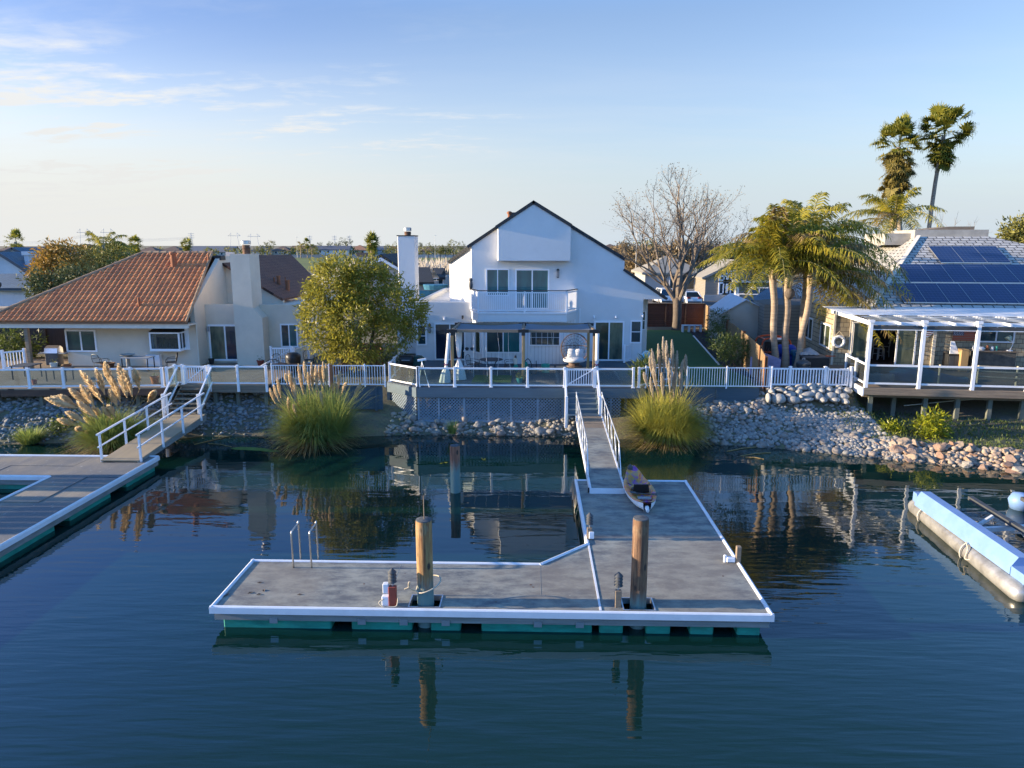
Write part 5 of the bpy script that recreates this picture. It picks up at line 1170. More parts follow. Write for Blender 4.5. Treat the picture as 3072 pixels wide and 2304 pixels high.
# ================================================================ between the decks: metal fence, slate wall, redwood
q8 = q(700, 980, 4.022)
def metal_fence(name, label, pts, z, h, sp=.115, low=.0, postw=.06):
    t = thing(name, label, 'fence', (pts[0][0], pts[0][1], z))
    for x, y in pts: m = MB(); m.cbox(x-postw/2, x+postw/2, y-postw/2, y+postw/2, z-.05, z+h+.06, .006); m.build('post', M['vinyl'], t)
    for i in range(len(pts)-1):
        a, b = Vector((*pts[i], 0)), Vector((*pts[i+1], 0)); d = (b-a).normalized()*(postw/2+.001); picket_panel(t, (a+d)[:2], (b-d)[:2], z+.05, z+h, sp, .022, 'vinyl', .035, 'baluster_panel')
    return t
fy = 33.15
mp = [PZ(*q8(x, 710), 2.12).x for x in (470, 1180, 1595, 1850)]
mf = metal_fence('metal_fence', 'white metal baluster fence between the two decks above the slate wall', [(mp[0], fy), (mp[1]-.06, fy), (mp[2], fy), (mp[3]-.05, fy)], 2.12, .98)
m = MB(); m.box(mp[1]-.02, mp[1]+.12, fy-.07, fy+.07, 1.9, 3.12); m.build('timber_post', M['redwood'], mf)
m = MB(); m.bar((mp[0], fy, 3.13), (mp[1], fy, 3.13), .05, .03); m.build('rust_rail', M['rust'], mf)
m = MB(); m.box(mp[0], -7.1, 33.3, 33.42, .95, 2.08); t = thing('retaining_wall', 'slate blue board retaining wall under the fence between the two decks', 'wall', (-9, 33.3, 1)); m.build('board_face', M['slate_panel'], t)
for x in (mp[0]+.3, -9.2, -7.4): m = MB(); m.box(x-.05, x+.05, 33.24, 33.298, .9, 2.10); m.build('batten', M['slate_panel'], t)
a, b = PY(*q8(1310, 200), 39.5), PY(*q8(1600, 420), 39.5)
t = thing('redwood_fence', 'orange-brown redwood board fence beside the round green tree', 'fence', (a.x, 39.5, 2.06)); m = MB(); m.box(a.x, b.x+.8, 39.5, 39.56, 2.06, a.z); m.build('boards', M['redwood'], t)
for x in (a.x, (a.x+b.x)/2, b.x+.7): m = MB(); m.box(x-.05, x+.05, 39.44, 39.498, 2.06, a.z+.05); m.build('post', M['redwood'], t)
t = thing('planter_box', 'low redwood planter wall running back toward the redwood fence', 'planter', (-9.9, 37, 2.06)); m = MB(); m.prism([(-10.4, 36.0, 2.06), (-9.2, 39.3, 2.06), (-9.2, 39.3, 2.75), (-10.4, 36.0, 2.45)], (.07, 0, 0)); m.build('boards', M['redwood'], t)
m = MB(); m.cbox(-8.1, -8.0, 38.0, 38.1, 2.1, 3.0, .01); m.lathe([(.08, 0), (.12, .1), (.1, .25), (.03, .3)], (-8.05, 38.05, 3.0), 10); o = m.build('pathway_light', M['red_box']); tag(o, 'small red topped light post by the round green tree', 'light post')
p = PZ(*q8(980, 400), 2.1)
t = thing('covered_grill', 'round black covered grill beside the tan house corner', 'grill', (p.x, 37.3, 2.1)); m = MB(); m.lathe([(.30, 0), (.36, .3), (.40, .7), (.38, .85), (.25, .95), (.05, .98)], (p.x, 37.3, 2.1), 16); m.build('cover', M['black'], t, smooth=True)
chair(PZ(*q8(1110, 390), 2.1).x, 38.3, R(20), 'dark mesh patio chair behind the round covered grill'); chair(PZ(*q8(860, 400), 2.1).x, 37.0, R(60), 'dark folding patio chair between the white posts and the covered grill')
# ================================================================ the shingled house with solar panels (turned a little towards the channel)
RO, RA = Vector((15.08, 32.62, 0)), R(-6.5)
rh = thing('shingled_house', 'tan shingled house with grey shake hip roof and blue solar panels', 'house', (RO.x, RO.y, 0), RA)
RM = WM[rh.name]; RI = RM.inverted(); CO = Vector((0, 0, CAM_H))
def loc_y(zx_, zy_, yl, f=qR):          # point seen there on the plane y = yl of the house frame
    d = RI.to_3x3() @ Vector(_ray(*f(zx_, zy_))); o = RI @ CO; t = (yl-o.y)/d.y; return o+d*t
def loc_z(zx_, zy_, z, f=qR): return RI @ PZ(*f(zx_, zy_), z)
WL = 6.45; FZ = 2.28
# local x of the features of the deck-side wall
xc = loc_y(405, 1100, WL).x; xd0 = loc_y(575, 1100, WL).x; xd1 = loc_y(1005, 1100, WL).x; xd2 = loc_y(1195, 1100, WL).x
m = MB(RM)
m.box(xc, xd0, WL, WL+.2, GZ, 5.3); m.box(xd2, 14, WL, WL+.2, GZ, 5.3); m.box(xd0, xd2, WL, WL+.2, 4.62, 5.3); m.box(xd0, xd2, WL, WL+.2, GZ, 2.3)
m.build('wall', M['shingle_wall'], rh)
m = MB(RM); m.box(xc, xc+.2, WL+.201, 14, GZ, 5.3); m.build('side_wall', M['shingle_side'], rh)
m = MB(RM); m.box(-2.2, xc-.001, 12.5, 22, GZ, 5.0); m.build('rear_wing', M['siding_taupe'], rh)
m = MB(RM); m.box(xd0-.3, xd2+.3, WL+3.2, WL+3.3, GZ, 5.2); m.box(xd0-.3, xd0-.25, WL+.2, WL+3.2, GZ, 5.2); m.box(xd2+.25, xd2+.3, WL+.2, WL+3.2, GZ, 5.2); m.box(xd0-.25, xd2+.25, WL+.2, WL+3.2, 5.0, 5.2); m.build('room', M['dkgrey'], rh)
m = MB(RM); m.box(xd0-.25, xd2+.25, WL+.2, WL+3.2, 2.22, 2.3); m.build('room_floor', M['wood_dark'], rh)
for x in (xc-.03, xd0-.1): m = MB(RM); m.box(x, x+.10, WL-.03, WL-.001, FZ, 5.0); m.build('corner_board', M['trim_b'], rh)
bt = loc_y(1355, 1180, WL).x; m = MB(RM); m.box(bt-.08, bt+.08, WL-.06, WL-.001, FZ, 5.0)
m.build('corner_board', M['trim_b'], rh)
FRt = RM @ Matrix.Translation((0, WL, 0))
window(rh, FRt, xd0, loc_y(735, 1100, WL).x, FZ+.03, 4.62, ['pane_curtain'], fw=.07, name='sliding_door')
window(rh, FRt, xd1, xd2, FZ+.03, 4.62, ['pane_curtain'], fw=.08, name='sliding_door')
a, b = loc_y(1785, 1000, WL), loc_y(2115, 1165, WL); window(rh, FRt, a.x, b.x, b.z, min(a.z+.1, 4.75), ['pane_dark', 'pane_dark'], fw=.08)
FSd = RM @ face_M((xc, 14), (xc, WL))
def sx(zx_): # distance along the side wall of a pixel column
    d = RI.to_3x3() @ Vector(_ray(*qR(zx_, 1000))); o = RI @ CO; t = (xc-o.x)/d.x; return 14-(o.y+d.y*t)
window(rh, FSd, sx(290), sx(388), 3.05, 4.35, ['pane_olive']*2, fw=.08); window(rh, FSd, sx(143), sx(212), 3.05, 4.35, ['pane_dark', 'pane_olive'], fw=.08)
# roof
ev, ezz, sl25 = 5.7, 5.15, .46
P0 = RM @ Vector((0, ev, ezz)); NR = (RM.to_3x3() @ Vector((0, -sl25, 1))).normalized()
def on_roof(zx_, zy_, up=0.): return RI @ (PP(*qR(zx_, zy_), P0+NR*up, NR))
h1 = on_roof(1220, 165); h2 = on_roof(1880, 150)
tl, tr = h1, h2; yt = (h1.y+h2.y)/2; zt_ = ezz+sl25*(yt-ev)
el = tl.x-(yt-ev)*.62
rf = MB(RM)
roof_slab_l = lambda pts, th: rf.prism([Vector(p)-Vector((0, 0, th)) for p in pts], (0, 0, th))
roof_slab_l([(el, ev, ezz), (26, ev, ezz), (tr.x+9, ev+3, ezz+sl25*3), (tr.x, yt, zt_), (tl.x, yt, zt_)], .14)
rf.build('roof', M['shake'], rh)
rf = MB(RM); roof_slab_l([(el-.001, ev, ezz), (tl.x-.001, yt, zt_), (tl.x+.2, yt+6, zt_-.1), (el-.6, yt+9, ezz)], .14); rf.build('side_roof', M['shake'], rh)
rf = MB(RM); roof_slab_l([(tl.x, yt+.001, zt_), (tr.x, yt+.001, zt_), (tr.x, yt+5, zt_-.05), (tl.x, yt+5, zt_-.05)], .14); rf.build('top_roof', M['trim_b'], rh)
m = MB(RM); m.bar((el, ev, ezz+.05), (tl.x, yt, zt_+.05), .22, .07); m.build('hip_cap', M['trim_b'], rh)
m = MB(RM); m.box(tl.x-.1, tr.x+.1, yt+.4, yt+.5, zt_-.1, zt_+.42); m.box(tl.x-.1, tl.x, yt+.501, yt+5, zt_-.1, zt_+.42); m.box(tl.x-1.6, tl.x-.11, yt+1, yt+5, zt_-.5, zt_+.22); m.build('roof_curb', M['concrete'], rh)
m = MB(RM); m.prism([(tl.x+.4, yt+.7, zt_+.40), (tr.x-.6, yt+.7, zt_+.40), (tr.x-.6, yt+.7, zt_+.62), (tl.x+2, yt+.7, zt_+.62)], (0, 3, 0)); m.build('skylight', M['wood'], rh)
m = MB(RM); m.box(el, 26, ev-.03, ev-.001, ezz-.22, ezz-.02); m.build('fascia', M['trim_b'], rh)
# solar panels
def solar_mat():
    m, n, b = base('solar_cells'); t = n.nodes.new('ShaderNodeTexCoord'); x = n.nodes.new('ShaderNodeTexBrick'); x.offset = 0
    n.links.new(t.outputs['Generated'], x.inputs[0]); x.inputs['Scale'].default_value = 1; x.inputs['Brick Width'].default_value = 1/6; x.inputs['Row Height'].default_value = 1/8; x.inputs['Mortar Size'].default_value = .006
    x.inputs['Color1'].default_value = (.008, .022, .085, 1); x.inputs['Color2'].default_value = (.007, .026, .10, 1); x.inputs['Mortar'].default_value = (.09, .115, .20, 1)
    n.links.new(x.outputs[0], b.inputs['Base Color']); b.inputs['Roughness'].default_value = .28; b.inputs['Specular IOR Level'].default_value = .45; return m
M['solar'] = solar_mat()
def solar_row(tlp, blp, n, x_right=None, w=None):
    a, b = on_roof(*tlp, .1), on_roof(*blp, .1); x0 = (a.x+b.x)/2
    w_ = w or (on_roof(*x_right, .1).x-x0)/n
    for k in range(n):
        xa, xb = x0+k*w_+.012, x0+(k+1)*w_-.012; m = MB(RM); m.prism([(xa, b.y+.01, ezz+sl25*(b.y-ev)+.07), (xb, b.y+.01, ezz+sl25*(b.y-ev)+.07), (xb, a.y-.01, ezz+sl25*(a.y-ev)+.07), (xa, a.y-.01, ezz+sl25*(a.y-ev)+.07)], (0, 0, .04)); p = m.build('solar_panel', M['solar'], rh)
        f = MB(RM)
        for (xx0, xx1, yy0, yy1) in ((xa-.01, xb+.01, b.y-.005, b.y+.009), (xa-.01, xb+.01, a.y-.009, a.y+.005), (xa-.011, xa-.001, b.y+.01, a.y-.01), (xb+.001, xb+.011, b.y+.01, a.y-.01)):
            f.prism([(xx0, yy0, ezz+sl25*(yy0-ev)+.06), (xx1, yy0, ezz+sl25*(yy0-ev)+.06), (xx1, yy1, ezz+sl25*(yy1-ev)+.06), (xx0, yy1, ezz+sl25*(yy1-ev)+.06)], (0, 0, .058))
        f.build('panel_frame', M['metal'], p)
    return w_
ws = solar_row((985, 598), (1055, 778), 6, (2300, 690)); solar_row((1045, 418), (1115, 588), 6, w=ws); solar_row((1330, 248), (1400, 402), 3, (2005, 310))
# pergola over the deck
pr = thing('white_pergola', 'white slatted pergola on square posts over the deck of the shingled house', 'pergola', (RO.x, RO.y, FZ), RA)
bp_ = 2.23
for k in range(6):
    m = MB(RM); m.cbox(k*bp_-.075, k*bp_+.075, -.075, .075, FZ, 5.22, .008); m.build('post', M['white'], pr)
    m = MB(RM); m.box(k*bp_-.11, k*bp_+.11, -.11, .11, 5.221, 5.34); m.build('post_cap', M['white'], pr)
m = MB(RM); m.box(-.1, 11.4, -.05, .05, 5.05, 5.2) if False else m.box(.0, 11.4, .12, .2, 5.10, 5.26); m.build('beam', M['white'], pr)
m = MB(RM); m.box(-.05, .05, .2, 6.0, 5.10, 5.26); m.build('beam', M['white'], pr)
for k in range(11): m = MB(RM); x = -.0+k*1.115; m.bar((x, -.35 if k % 2 else .0, 5.22), (x+.0, ev+.3, 5.30), .07, .11); m.build('rafter', M['white'], pr)
m = MB(RM)
for k in range(15): y = 2.2+k*.27; m.box(-.5, 12, y, y+.05, 5.36+.012*k/3, 5.40+.012*k/3)
m.build('slat_canopy', M['white'], pr)
m = MB(RM); m.add([(.1, .3, 5.285), (11.4, .3, 5.285), (11.4, 2.1, 5.33), (.1, 2.1, 5.33)], [(0, 1, 2, 3)]); m.build('roof_panel', glassmat('frosted_panel', (.75, .78, .8), 1.4, .35), pr)
# its deck
d3 = thing('pole_deck', 'deck on tall posts with a weathered beam in front of the shingled house', 'deck', (RO.x, RO.y, 0), RA)
m = MB(RM); m.box(-.1, 14, -.12, WL-.001, 2.16, FZ-.002); m.build('deck_boards', M['wood'], d3)
m = MB(RM); m.box(-.12, 14, -.20, -.121, 1.98, FZ-.0); m.build('beam', M['wood'], d3)
m = MB(RM); m.box(-.18, -.121, -.2, 3.2, 1.92, FZ-.0); m.build('side_beam', M['white'], d3)
m = MB(RM); m.box(-.05, 14, .2, .32, 1.80, 2.15); m.build('joist', M['wood'], d3)
for zx_, y in ((1190, .25), (1345, .9), (1555, .3), (1770, .3), (1985, .3), (2205, .3)):
    xx = loc_y(zx_, 450, y, q(2072, 1000, 2.212)).x; m = MB(RM); m.box(xx-.09, xx+.09, y-.09, y+.09, -.1, 1.95); m.build('support_post', M['post_green'], d3)
m = MB(RM); m.bar((-.3, 1.2, .5), (-.05, .9, 1.95), .1); m.build('brace', M['post_green'], d3)
rl_ = thing('smoked_railing', 'white rails with smoked glass between the pergola posts of the shingled house', 'railing', (RO.x, RO.y, FZ), RA)
for k in range(5):
    xa, xb = k*bp_+.076, (k+1)*bp_-.076
    for z0, z1 in ((2.44, 2.52), (3.26, 3.34)): m = MB(RM); m.box(xa, xb, -.035, .035, z0, z1); m.build('rail', M['white'], rl_)
    m = MB(RM); m.box(xa, xb, -.005, .005, 2.53, 3.25); m.build('glass_panel', M['glass_dark'], rl_)
    m = MB(RM); m.box(xa, xb, -.02, .02, 4.90, 4.94); m.build('screen_track', M['white'], pr)
    m = MB(RM); m.box(xa, xb, -.03, .03, 4.941, 5.08); m.build('rolled_screen', M['dkgrey'], pr)
for y in (1.5, 3.0): m = MB(RM); m.cbox(-.055, .055, y-.055, y+.055, FZ, 3.40, .008); m.build('post', M['white'], rl_)
for ya, yb in ((.08, 1.44), (1.56, 2.94)):
    for z0, z1 in ((2.42, 2.50), (3.27, 3.35)): m = MB(RM); m.box(-.035, .035, ya, yb, z0, z1); m.build('rail', M['white'], rl_)
    m = MB(RM); m.box(-.005, .005, ya, yb, 2.51, 3.26); m.build('glass_panel', M['glass_dark'], rl_)
# ---------------------------------------------------------------- things on it
def TT(name, label, cat, p, group=None): return thing(name, label, cat, tuple(RM @ Vector(p)), RA, group)
rp_ = loc_y(455, 1152, WL-.1); t = TT('life_ring', 'white life ring hung by a rope on the tan shingle wall', 'life ring', (rp_.x, rp_.y, rp_.z))
m = MB(RM); R1, R2 = .27, .085
m.tube([(rp_.x+R1*math.cos(a), rp_.y, rp_.z+R1*math.sin(a)) for a in (2*math.pi*k/36 for k in range(37))], R2, 12); m.build('ring', M['white'], t, smooth=True)
m = MB(RM); m.tube([(rp_.x-.22, rp_.y-.05, rp_.z+.28), (rp_.x, rp_.y, rp_.z+.56), (rp_.x+.22, rp_.y-.05, rp_.z+.28)], .016, 5); m.build('hanging_rope', M['rope'], t)
for k in range(4):
    a = math.pi/4+k*math.pi/2; m = MB(RM); m.tube([(rp_.x+R1*math.cos(a)+.1*math.cos(b)*math.cos(a), rp_.y+.1*math.sin(b), rp_.z+R1*math.sin(a)+.1*math.cos(b)*math.sin(a)) for b in (2*math.pi*j/12 for j in range(13))], .014, 5); m.build('band', M['grey'], t)
a, b = loc_y(600, 970, .4), loc_y(600, 1255, .4); m = MB(RM); m.tube(rope([(a.x-.03, .4, 5.1), (a.x-.03, .4, b.z+.1), (a.x, .4, b.z), (a.x+.03, .4, b.z+.1), (a.x+.03, .4, 5.1)]), .02, 6); o = m.build('hanging_line', M['rope']); tag(o, 'doubled white rope hanging from the pergola beside the first post', 'rope')
# flag
fa, fb = loc_y(1545, 1035, WL-.06), loc_y(1765, 1145, WL-.06); t = TT('flag', 'red striped flag with a starred blue-grey corner flat on the shingle wall', 'flag', (fa.x, WL-.06, fb.z))
def stripes():
    m, n, b_ = base('flag_stripes'); tc_ = n.nodes.new('ShaderNodeTexCoord'); w_ = n.nodes.new('ShaderNodeSeparateXYZ'); n.links.new(tc_.outputs['Generated'], w_.inputs[0])
    k = n.nodes.new('ShaderNodeMath'); k.operation = 'MULTIPLY'; k.inputs[1].default_value = 6.5; n.links.new(w_.outputs[2], k.inputs[0]); f_ = n.nodes.new('ShaderNodeMath'); f_.operation = 'FRACT'; n.links.new(k.outputs[0], f_.inputs[0])
    g_ = n.nodes.new('ShaderNodeMath'); g_.operation = 'GREATER_THAN'; g_.inputs[1].default_value = .5; n.links.new(f_.outputs[0], g_.inputs[0])
    n.links.new(mixrgb(n, g_.outputs[0], (.42, .06, .025), (.30, .16, .11)), b_.inputs['Base Color']); b_.inputs['Roughness'].default_value = .8; return m
m = MB(RM); m.box(fa.x, fb.x, WL-.06, WL-.04, fb.z, fa.z); m.build('stripe_field', stripes(), t)
cz = fb.z+(fa.z-fb.z)*.46; cxx = fa.x+(fb.x-fa.x)*.45; m = MB(RM); m.box(fa.x, cxx, WL-.064, WL-.0605, cz, fa.z); m.build('canton', mat('flag_blue', (.13, .12, .17), .8), t)
m = MB(RM)
for i in range(5):
    for j in range(6):
        x = fa.x+(cxx-fa.x)*(j+.5+.25*(i % 2))/6.5; z = cz+(fa.z-cz)*(i+.5)/5; pts = []
        for k in range(10): r_ = .028 if k % 2 == 0 else .012; a = math.pi/2+k*math.pi/5; pts.append((x+r_*math.cos(a), WL-.0645, z+r_*math.sin(a)))
        m.add(pts, [tuple(range(9, -1, -1))])
o = m.build('stars', M['cushion'], t)
c = loc_y(1302, 1057, WL-.05); t = TT('wall_sign', 'small white diamond sign with red lines on the shingle wall', 'sign', (c.x, WL-.05, c.z)); s_ = .36
m = MB(RM); m.prism([(c.x-s_, WL-.02, c.z), (c.x, WL-.02, c.z-s_*.9), (c.x+s_, WL-.02, c.z), (c.x, WL-.02, c.z+s_*.9)], (0, -.02, 0)); m.build('sign_board', M['cushion'], t)
m = MB(RM)
for k, w_ in ((-2, .10), (-1, .20), (0, .25), (1, .20), (2, .10)): m.box(c.x-w_, c.x+w_, WL-.0425, WL-.0405, c.z+k*.10-.02, c.z+k*.10+.02)
m.build('line_of_writing', M['taillight'], t)
def wchair(x, y, rz2, label):
    t = TT('dining_chair', label, 'chair', (x, y, 2.3), 'white dining chairs in the open doorway'); t.rotation_euler = (0, 0, RA+rz2); WM[t.name] = Matrix.Translation(RM @ Vector((x, y, 2.3))) @ Matrix.Rotation(RA+rz2, 4, 'Z'); Mx = WM[t.name]
    m = MB(Mx); m.cbox(-.22, .22, -.22, .22, .60, .64, .01); m.build('seat', M['white'], t)
    m = MB(Mx); m.bar((-.21, .21, .64), (-.21, .28, 1.12), .04); m.bar((.21, .21, .64), (.21, .28, 1.12), .04); m.bar((-.21, .28, 1.08), (.21, .28, 1.08), .03, .09); m.bar((-.19, .23, .78), (.19, .23, .78), .03, .04)
    for k in range(5): m.bar((-.14+k*.07, .235, .79), (-.14+k*.07, .275, 1.05), .03, .012)
    m.build('backrest', M['white'], t)
    for sx_ in (-1, 1):
        for sy_ in (-1, 1): m = MB(Mx); m.bar((sx_*.19, sy_*.19, .6), (sx_*.21, sy_*.22, 0), .04); m.build('leg', M['white'], t)
    m = MB(Mx); m.bar((-.2, -.2, .25), (.2, -.2, .25), .03); m.bar((-.2, .2, .3), (.2, .2, .3), .03); m.build('stretcher', M['white'], t)
ca = loc_z(825, 1320, 2.3); wchair(ca.x, ca.y, R(20), 'white slat-back dining chair just inside the open sliding door'); ca = loc_z(885, 1310, 2.3); wchair(ca.x+.1, ca.y+.5, R(-70), 'white dining chair seen edge-on deeper in the doorway')
# workbench, lamp, cabinet
a, b = loc_y(1700, 1235, 5.6), loc_y(2130, 1235, 5.6); t = TT('workbench', 'long bench with grey draped front below the twin window', 'workbench', (a.x, 5.6, FZ))
m = MB(RM); m.box(a.x, b.x+.1, 5.4, 6.2, a.z-.05, a.z); m.build('bench_top', M['wood'], t); m = MB(RM); m.box(a.x+.05, b.x, 5.45, 6.15, FZ, a.z-.051); m.build('draped_cover', mat('olive_tarp', (.13, .12, .10), .9, c2=(.05, .05, .05), scale=3, bump=.4, bscale=6), t)
m = MB(RM); l_ = loc_y(2075, 1235, 5.7); m.lathe([(.16, 0), (.14, .03), (.02, .04)], (l_.x, 5.7, a.z), 12); m.tube(rope([(l_.x, 5.7, a.z+.03), (l_.x+.12, 5.7, a.z+.35), (l_.x-.02, 5.7, a.z+.62)]), .018, 6); t2 = TT('desk_lamp', 'pale desk lamp with conical shade at the end of the draped bench', 'lamp', (l_.x, 5.7, a.z)); m.build('stand', M['vinyl'], t2)
m = MB(RM @ Matrix.Translation((l_.x-.1, 5.7, a.z+.64)) @ Matrix.Rotation(R(35), 4, 'Y')); m.lathe([(.07, .14), (.19, -.10), (.18, -.10), (.06, .13)], (0, 0, 0), 14); m.build('lamp_shade', M['jade_pale'] if 'jade_pale' in M else M['canvas'], t2)
for zx_, h, r_, mt, lb in ((1745, .22, .13, 'white', 'white bowl on the draped bench'), (1800, .18, .2, 'cushion', 'rumpled pink-white cloth on the draped bench'), (1865, .26, .07, 'terracotta', 'amber jar on the draped bench'), (1910, .20, .08, 'white', 'white mug on the draped bench'), (1950, .24, .06, 'jade', 'green bottle on the draped bench')):
    p = loc_y(zx_, 1220, 5.7); m = MB(RM); m.lathe([(r_*.8, 0), (r_, h*.5), (r_*.75, h*.9), (r_*.6, h)], (p.x, 5.7, a.z+.001), 12); o = m.build('bench_item', M[mt]); o.name = lb.split()[1]; tag(o, lb, lb.split()[1])
p = loc_y(1748, 1165, 6.2); 
a2, b2 = loc_y(1480, 1265, 5.4), loc_y(1600, 1265, 5.4); t = TT('cabinet', 'dark storage cabinet against the shingle wall', 'cabinet', (a2.x, 5.4, FZ)); m = MB(RM); m.cbox(a2.x, b2.x, 5.2, 5.8, FZ, a2.z, .01); m.build('case', M['black'], t); m = MB(RM); m.box(a2.x+.05, (a2.x+b2.x)/2-.01, 5.18, 5.199, FZ+.1, a2.z-.1); m.build('door', M['dkgrey'], t); m = MB(RM); m.box((a2.x+b2.x)/2+.01, b2.x-.05, 5.18, 5.199, FZ+.1, a2.z-.1); m.build('door', M['dkgrey'], t)
m = MB(RM); m.prism([(b2.x-.5, 5.3, a2.z+.001), (b2.x-.05, 5.3, a2.z+.001), (b2.x-.25, 5.5, a2.z+.62), (b2.x-.42, 5.5, a2.z+.62)], (0, .05, 0)); o = m.build('board_sheet', M['white']); tag(o, 'white curved sheet leaning on the dark cabinet', 'board')
p = loc_y(1620, 1290, 5.0); m = MB(RM); m.cbox(p.x-.02, p.x+.35, 5.0, 5.5, FZ, FZ+1.15, .02); o = m.build('brown_case', M['pine']); tag(o, 'brown upright case between the dark cabinet and the draped bench', 'case')
t = TT('pipe_rack', 'cream plastic pipe rack standing behind the smoked glass', 'rack', (5, 1.2, FZ)); m = MB(RM)
for (xa, ya, za, xb, yb, zb_) in ((3.55, 1.3, 3.02, 5.2, 1.3, 2.98), (5.2, 1.2, 2.95, 7.2, 1.2, 2.88), (5.3, 1.5, 3.12, 7.9, 1.5, 3.06), (5.2, 1.2, 2.7, 7.1, 1.2, 2.62), (8.2, 1.2, 3.1, 9.5, 1.2, 3.05), (8.2, 1.2, 2.75, 9.5, 1.2, 2.7)): m.tube([(xa, ya, za), (xb, yb, zb_)], .045, 8)
for x in (3.6, 5.25, 6.9, 8.25): m.tube([(x, 1.3, FZ), (x, 1.3, 3.2)], .05, 8)
m.build('pipe_frame', mat('cream_pipe', (.52, .46, .33), .5), t)
t = TT('covered_boat', 'blue tarpaulin draped over a long shape behind the smoked glass', 'tarpaulin', (3, 2.2, FZ)); vs = []
for i in range(15):
    for k in range(9): a = math.pi*k/8; u = i/14; vs.append((1.6+3.6*u, 2.2-.5*math.cos(a)*(.4+.6*math.sin(math.pi*u)), FZ+.01+(.62+.12*math.sin(7*u))*math.sin(a)**.7*(.3+.7*math.sin(math.pi*min(1, u+.1)))))
m = MB(RM); m.add(vs, [(i*9+k, i*9+k+1, (i+1)*9+k+1, (i+1)*9+k) for i in range(14) for k in range(8)]); m.build('sheet', mat('blue_tarp', (.04, .16, .26), .6, bump=.4, bscale=5), t)
t = TT('bench_seat', 'low grey bench with dark round cushions near the first pergola post', 'bench', (.9, 1.8, FZ)); m = MB(RM); m.cbox(.25, 1.75, 1.5, 2.0, FZ, FZ+.38, .02); m.build('body', M['grey'], t)
for x in (.7, 1.35): m = MB(RM); m.lathe([(.2, 0), (.24, .05), (.2, .1), (.05, .11)], (x, 1.75, FZ+.381), 14); m.build('cushion', M['black'], t)
# ---------------------------------------------------------------- yard between the houses
t = thing('picket_fence', 'pale grey-white vinyl picket fence standing on the boulder wall', 'fence', (13, 33.65, 2.1)); q7 = q(2230, 940, 5.53)
px_ = [PZ(*q7(x, 1200), 2.12).x for x in (410, 748, 1322, 1352, 1700, 1745)]; fy2 = 33.66
for i, x in enumerate(px_):
    if i in (0, 1, 2, 5): post(t, x, fy2, 2.06, 3.03, .12, 'vinyl', False)
picket_panel(t, (px_[0]+.07, fy2), (px_[1]-.07, fy2), 2.16, 2.98, .135, .05); picket_panel(t, (px_[1]+.07, fy2), (px_[2]-.07, fy2), 2.16, 2.98, .135, .05)
gt = thing('gate', 'pale picket gate at the deck end of the boulder wall', 'gate', (px_[4], fy2, 2.1)); picket_panel(gt, (px_[3]+.08, fy2), (px_[4]-.06, fy2), 2.16, 2.96, .125, .05)
for x in (px_[3]+.04, px_[4]-.02): m = MB(); m.box(x-.035, x+.035, fy2-.03, fy2+.03, 2.12, 3.0); m.build('stile', M['vinyl'], gt)
mp = [PZ(*qT(x, 1690), 2.12).x for x in (600, 880, 1196)]
metal_fence('metal_fence', 'white metal baluster fence in front of the green lawn', [(mp[0]-1.9, 33.2), (mp[0], 33.2), (mp[1], 33.2), (mp[2], 33.2)], 2.12, .95)
m = MB(); m.box(5.4, 10.55, 33.32, 33.44, .7, 2.08); t = thing('retaining_wall', 'slate blue board retaining wall below the lawn fence', 'wall', (9, 33.3, 1)); m.build('board_face', M['slate_panel'], t)
for x in (8.6, 6.9): m = MB(); m.box(x-.04, x+.04, 33.27, 33.318, .7, 2.10); m.build('batten', M['slate_panel'], t)
m = MB(); m.plan([(5.0, 33.45), (10.5, 33.45), (13.0, 57), (6.7, 57)], 2.04, 2.075); lw = mat('lawn_turf', (.035, .11, .028), .9, c2=(.026, .082, .024), scale=3, bump=.6, bscale=60); struct('lawn', m, lw)
m = MB(); m.plan([(10.3, 40.0), (10.38, 40.0), (11.78, 53.0), (11.70, 53.0)], 2.0, 2.13); o = m.build('lawn_edging', M['vinyl']); tag(o, 'thin pale edging strip along the eastern side of the lawn', 'edging'); 
m = MB(); m.plan([(10.39, 39.0), (11.0, 36), (13.6, 57.5), (12.2, 57.5)], 2.03, 2.085); struct('planting_bed', m, mat('dark_bed', (.03, .028, .03), .95, bump=.5))
cf = thing('cedar_fence', 'long yellow-brown cedar board fence running back along the lawn', 'fence', (11, 40, 2)); q0, q1_ = Vector((10.82, 33.5, 0)), Vector((13.95, 59.0, 0))
def cfp(t_): return q0.lerp(q1_, t_)
for (ta, tb_, za, zb_) in ((0, .055, 3.48, 3.72), (.057, .25, 3.78, 3.88), (.252, .5, 3.9, 3.9), (.502, .75, 3.9, 3.9), (.752, 1, 3.9, 3.9)):
    a, b = cfp(ta), cfp(tb_); m = MB(); m.prism([(a.x, a.y, 1.9), (b.x, b.y, 1.9), (b.x, b.y, zb_), (a.x, a.y, za)], (.04, 0, 0)); m.build('boards', M['cedar_y'], cf); m = MB(); m.box(a.x-.05, a.x+.09, a.y, a.y+.1, .7 if ta == 0 else 1.9, za+.06); m.build('post', M['redwood'], cf)
m = MB(); m.box(9.2, 13.95, 59.2, 59.26, 2.06, 3.95); t = thing('redwood_fence', 'dark redwood fence of level boards behind the bare tree', 'fence', (11, 59.2, 2)); m.build('boards', M['redwood_h'], t)
for x in (9.25, 10.8, 12.4, 13.9): m = MB(); m.box(x-.05, x+.05, 59.12, 59.198, 2.06, 4.0); m.build('post', M['wood_dark'], t)
m = MB(); m.box(9.2, 13.95, 59.10, 59.4, 3.951, 4.0); m.build('cap_board', M['wood'], t)
t = thing('garden_bench', 'little white garden bench on the lawn under the bare tree', 'bench', (12.1, 55.6, 2.07)); bx = 12.15
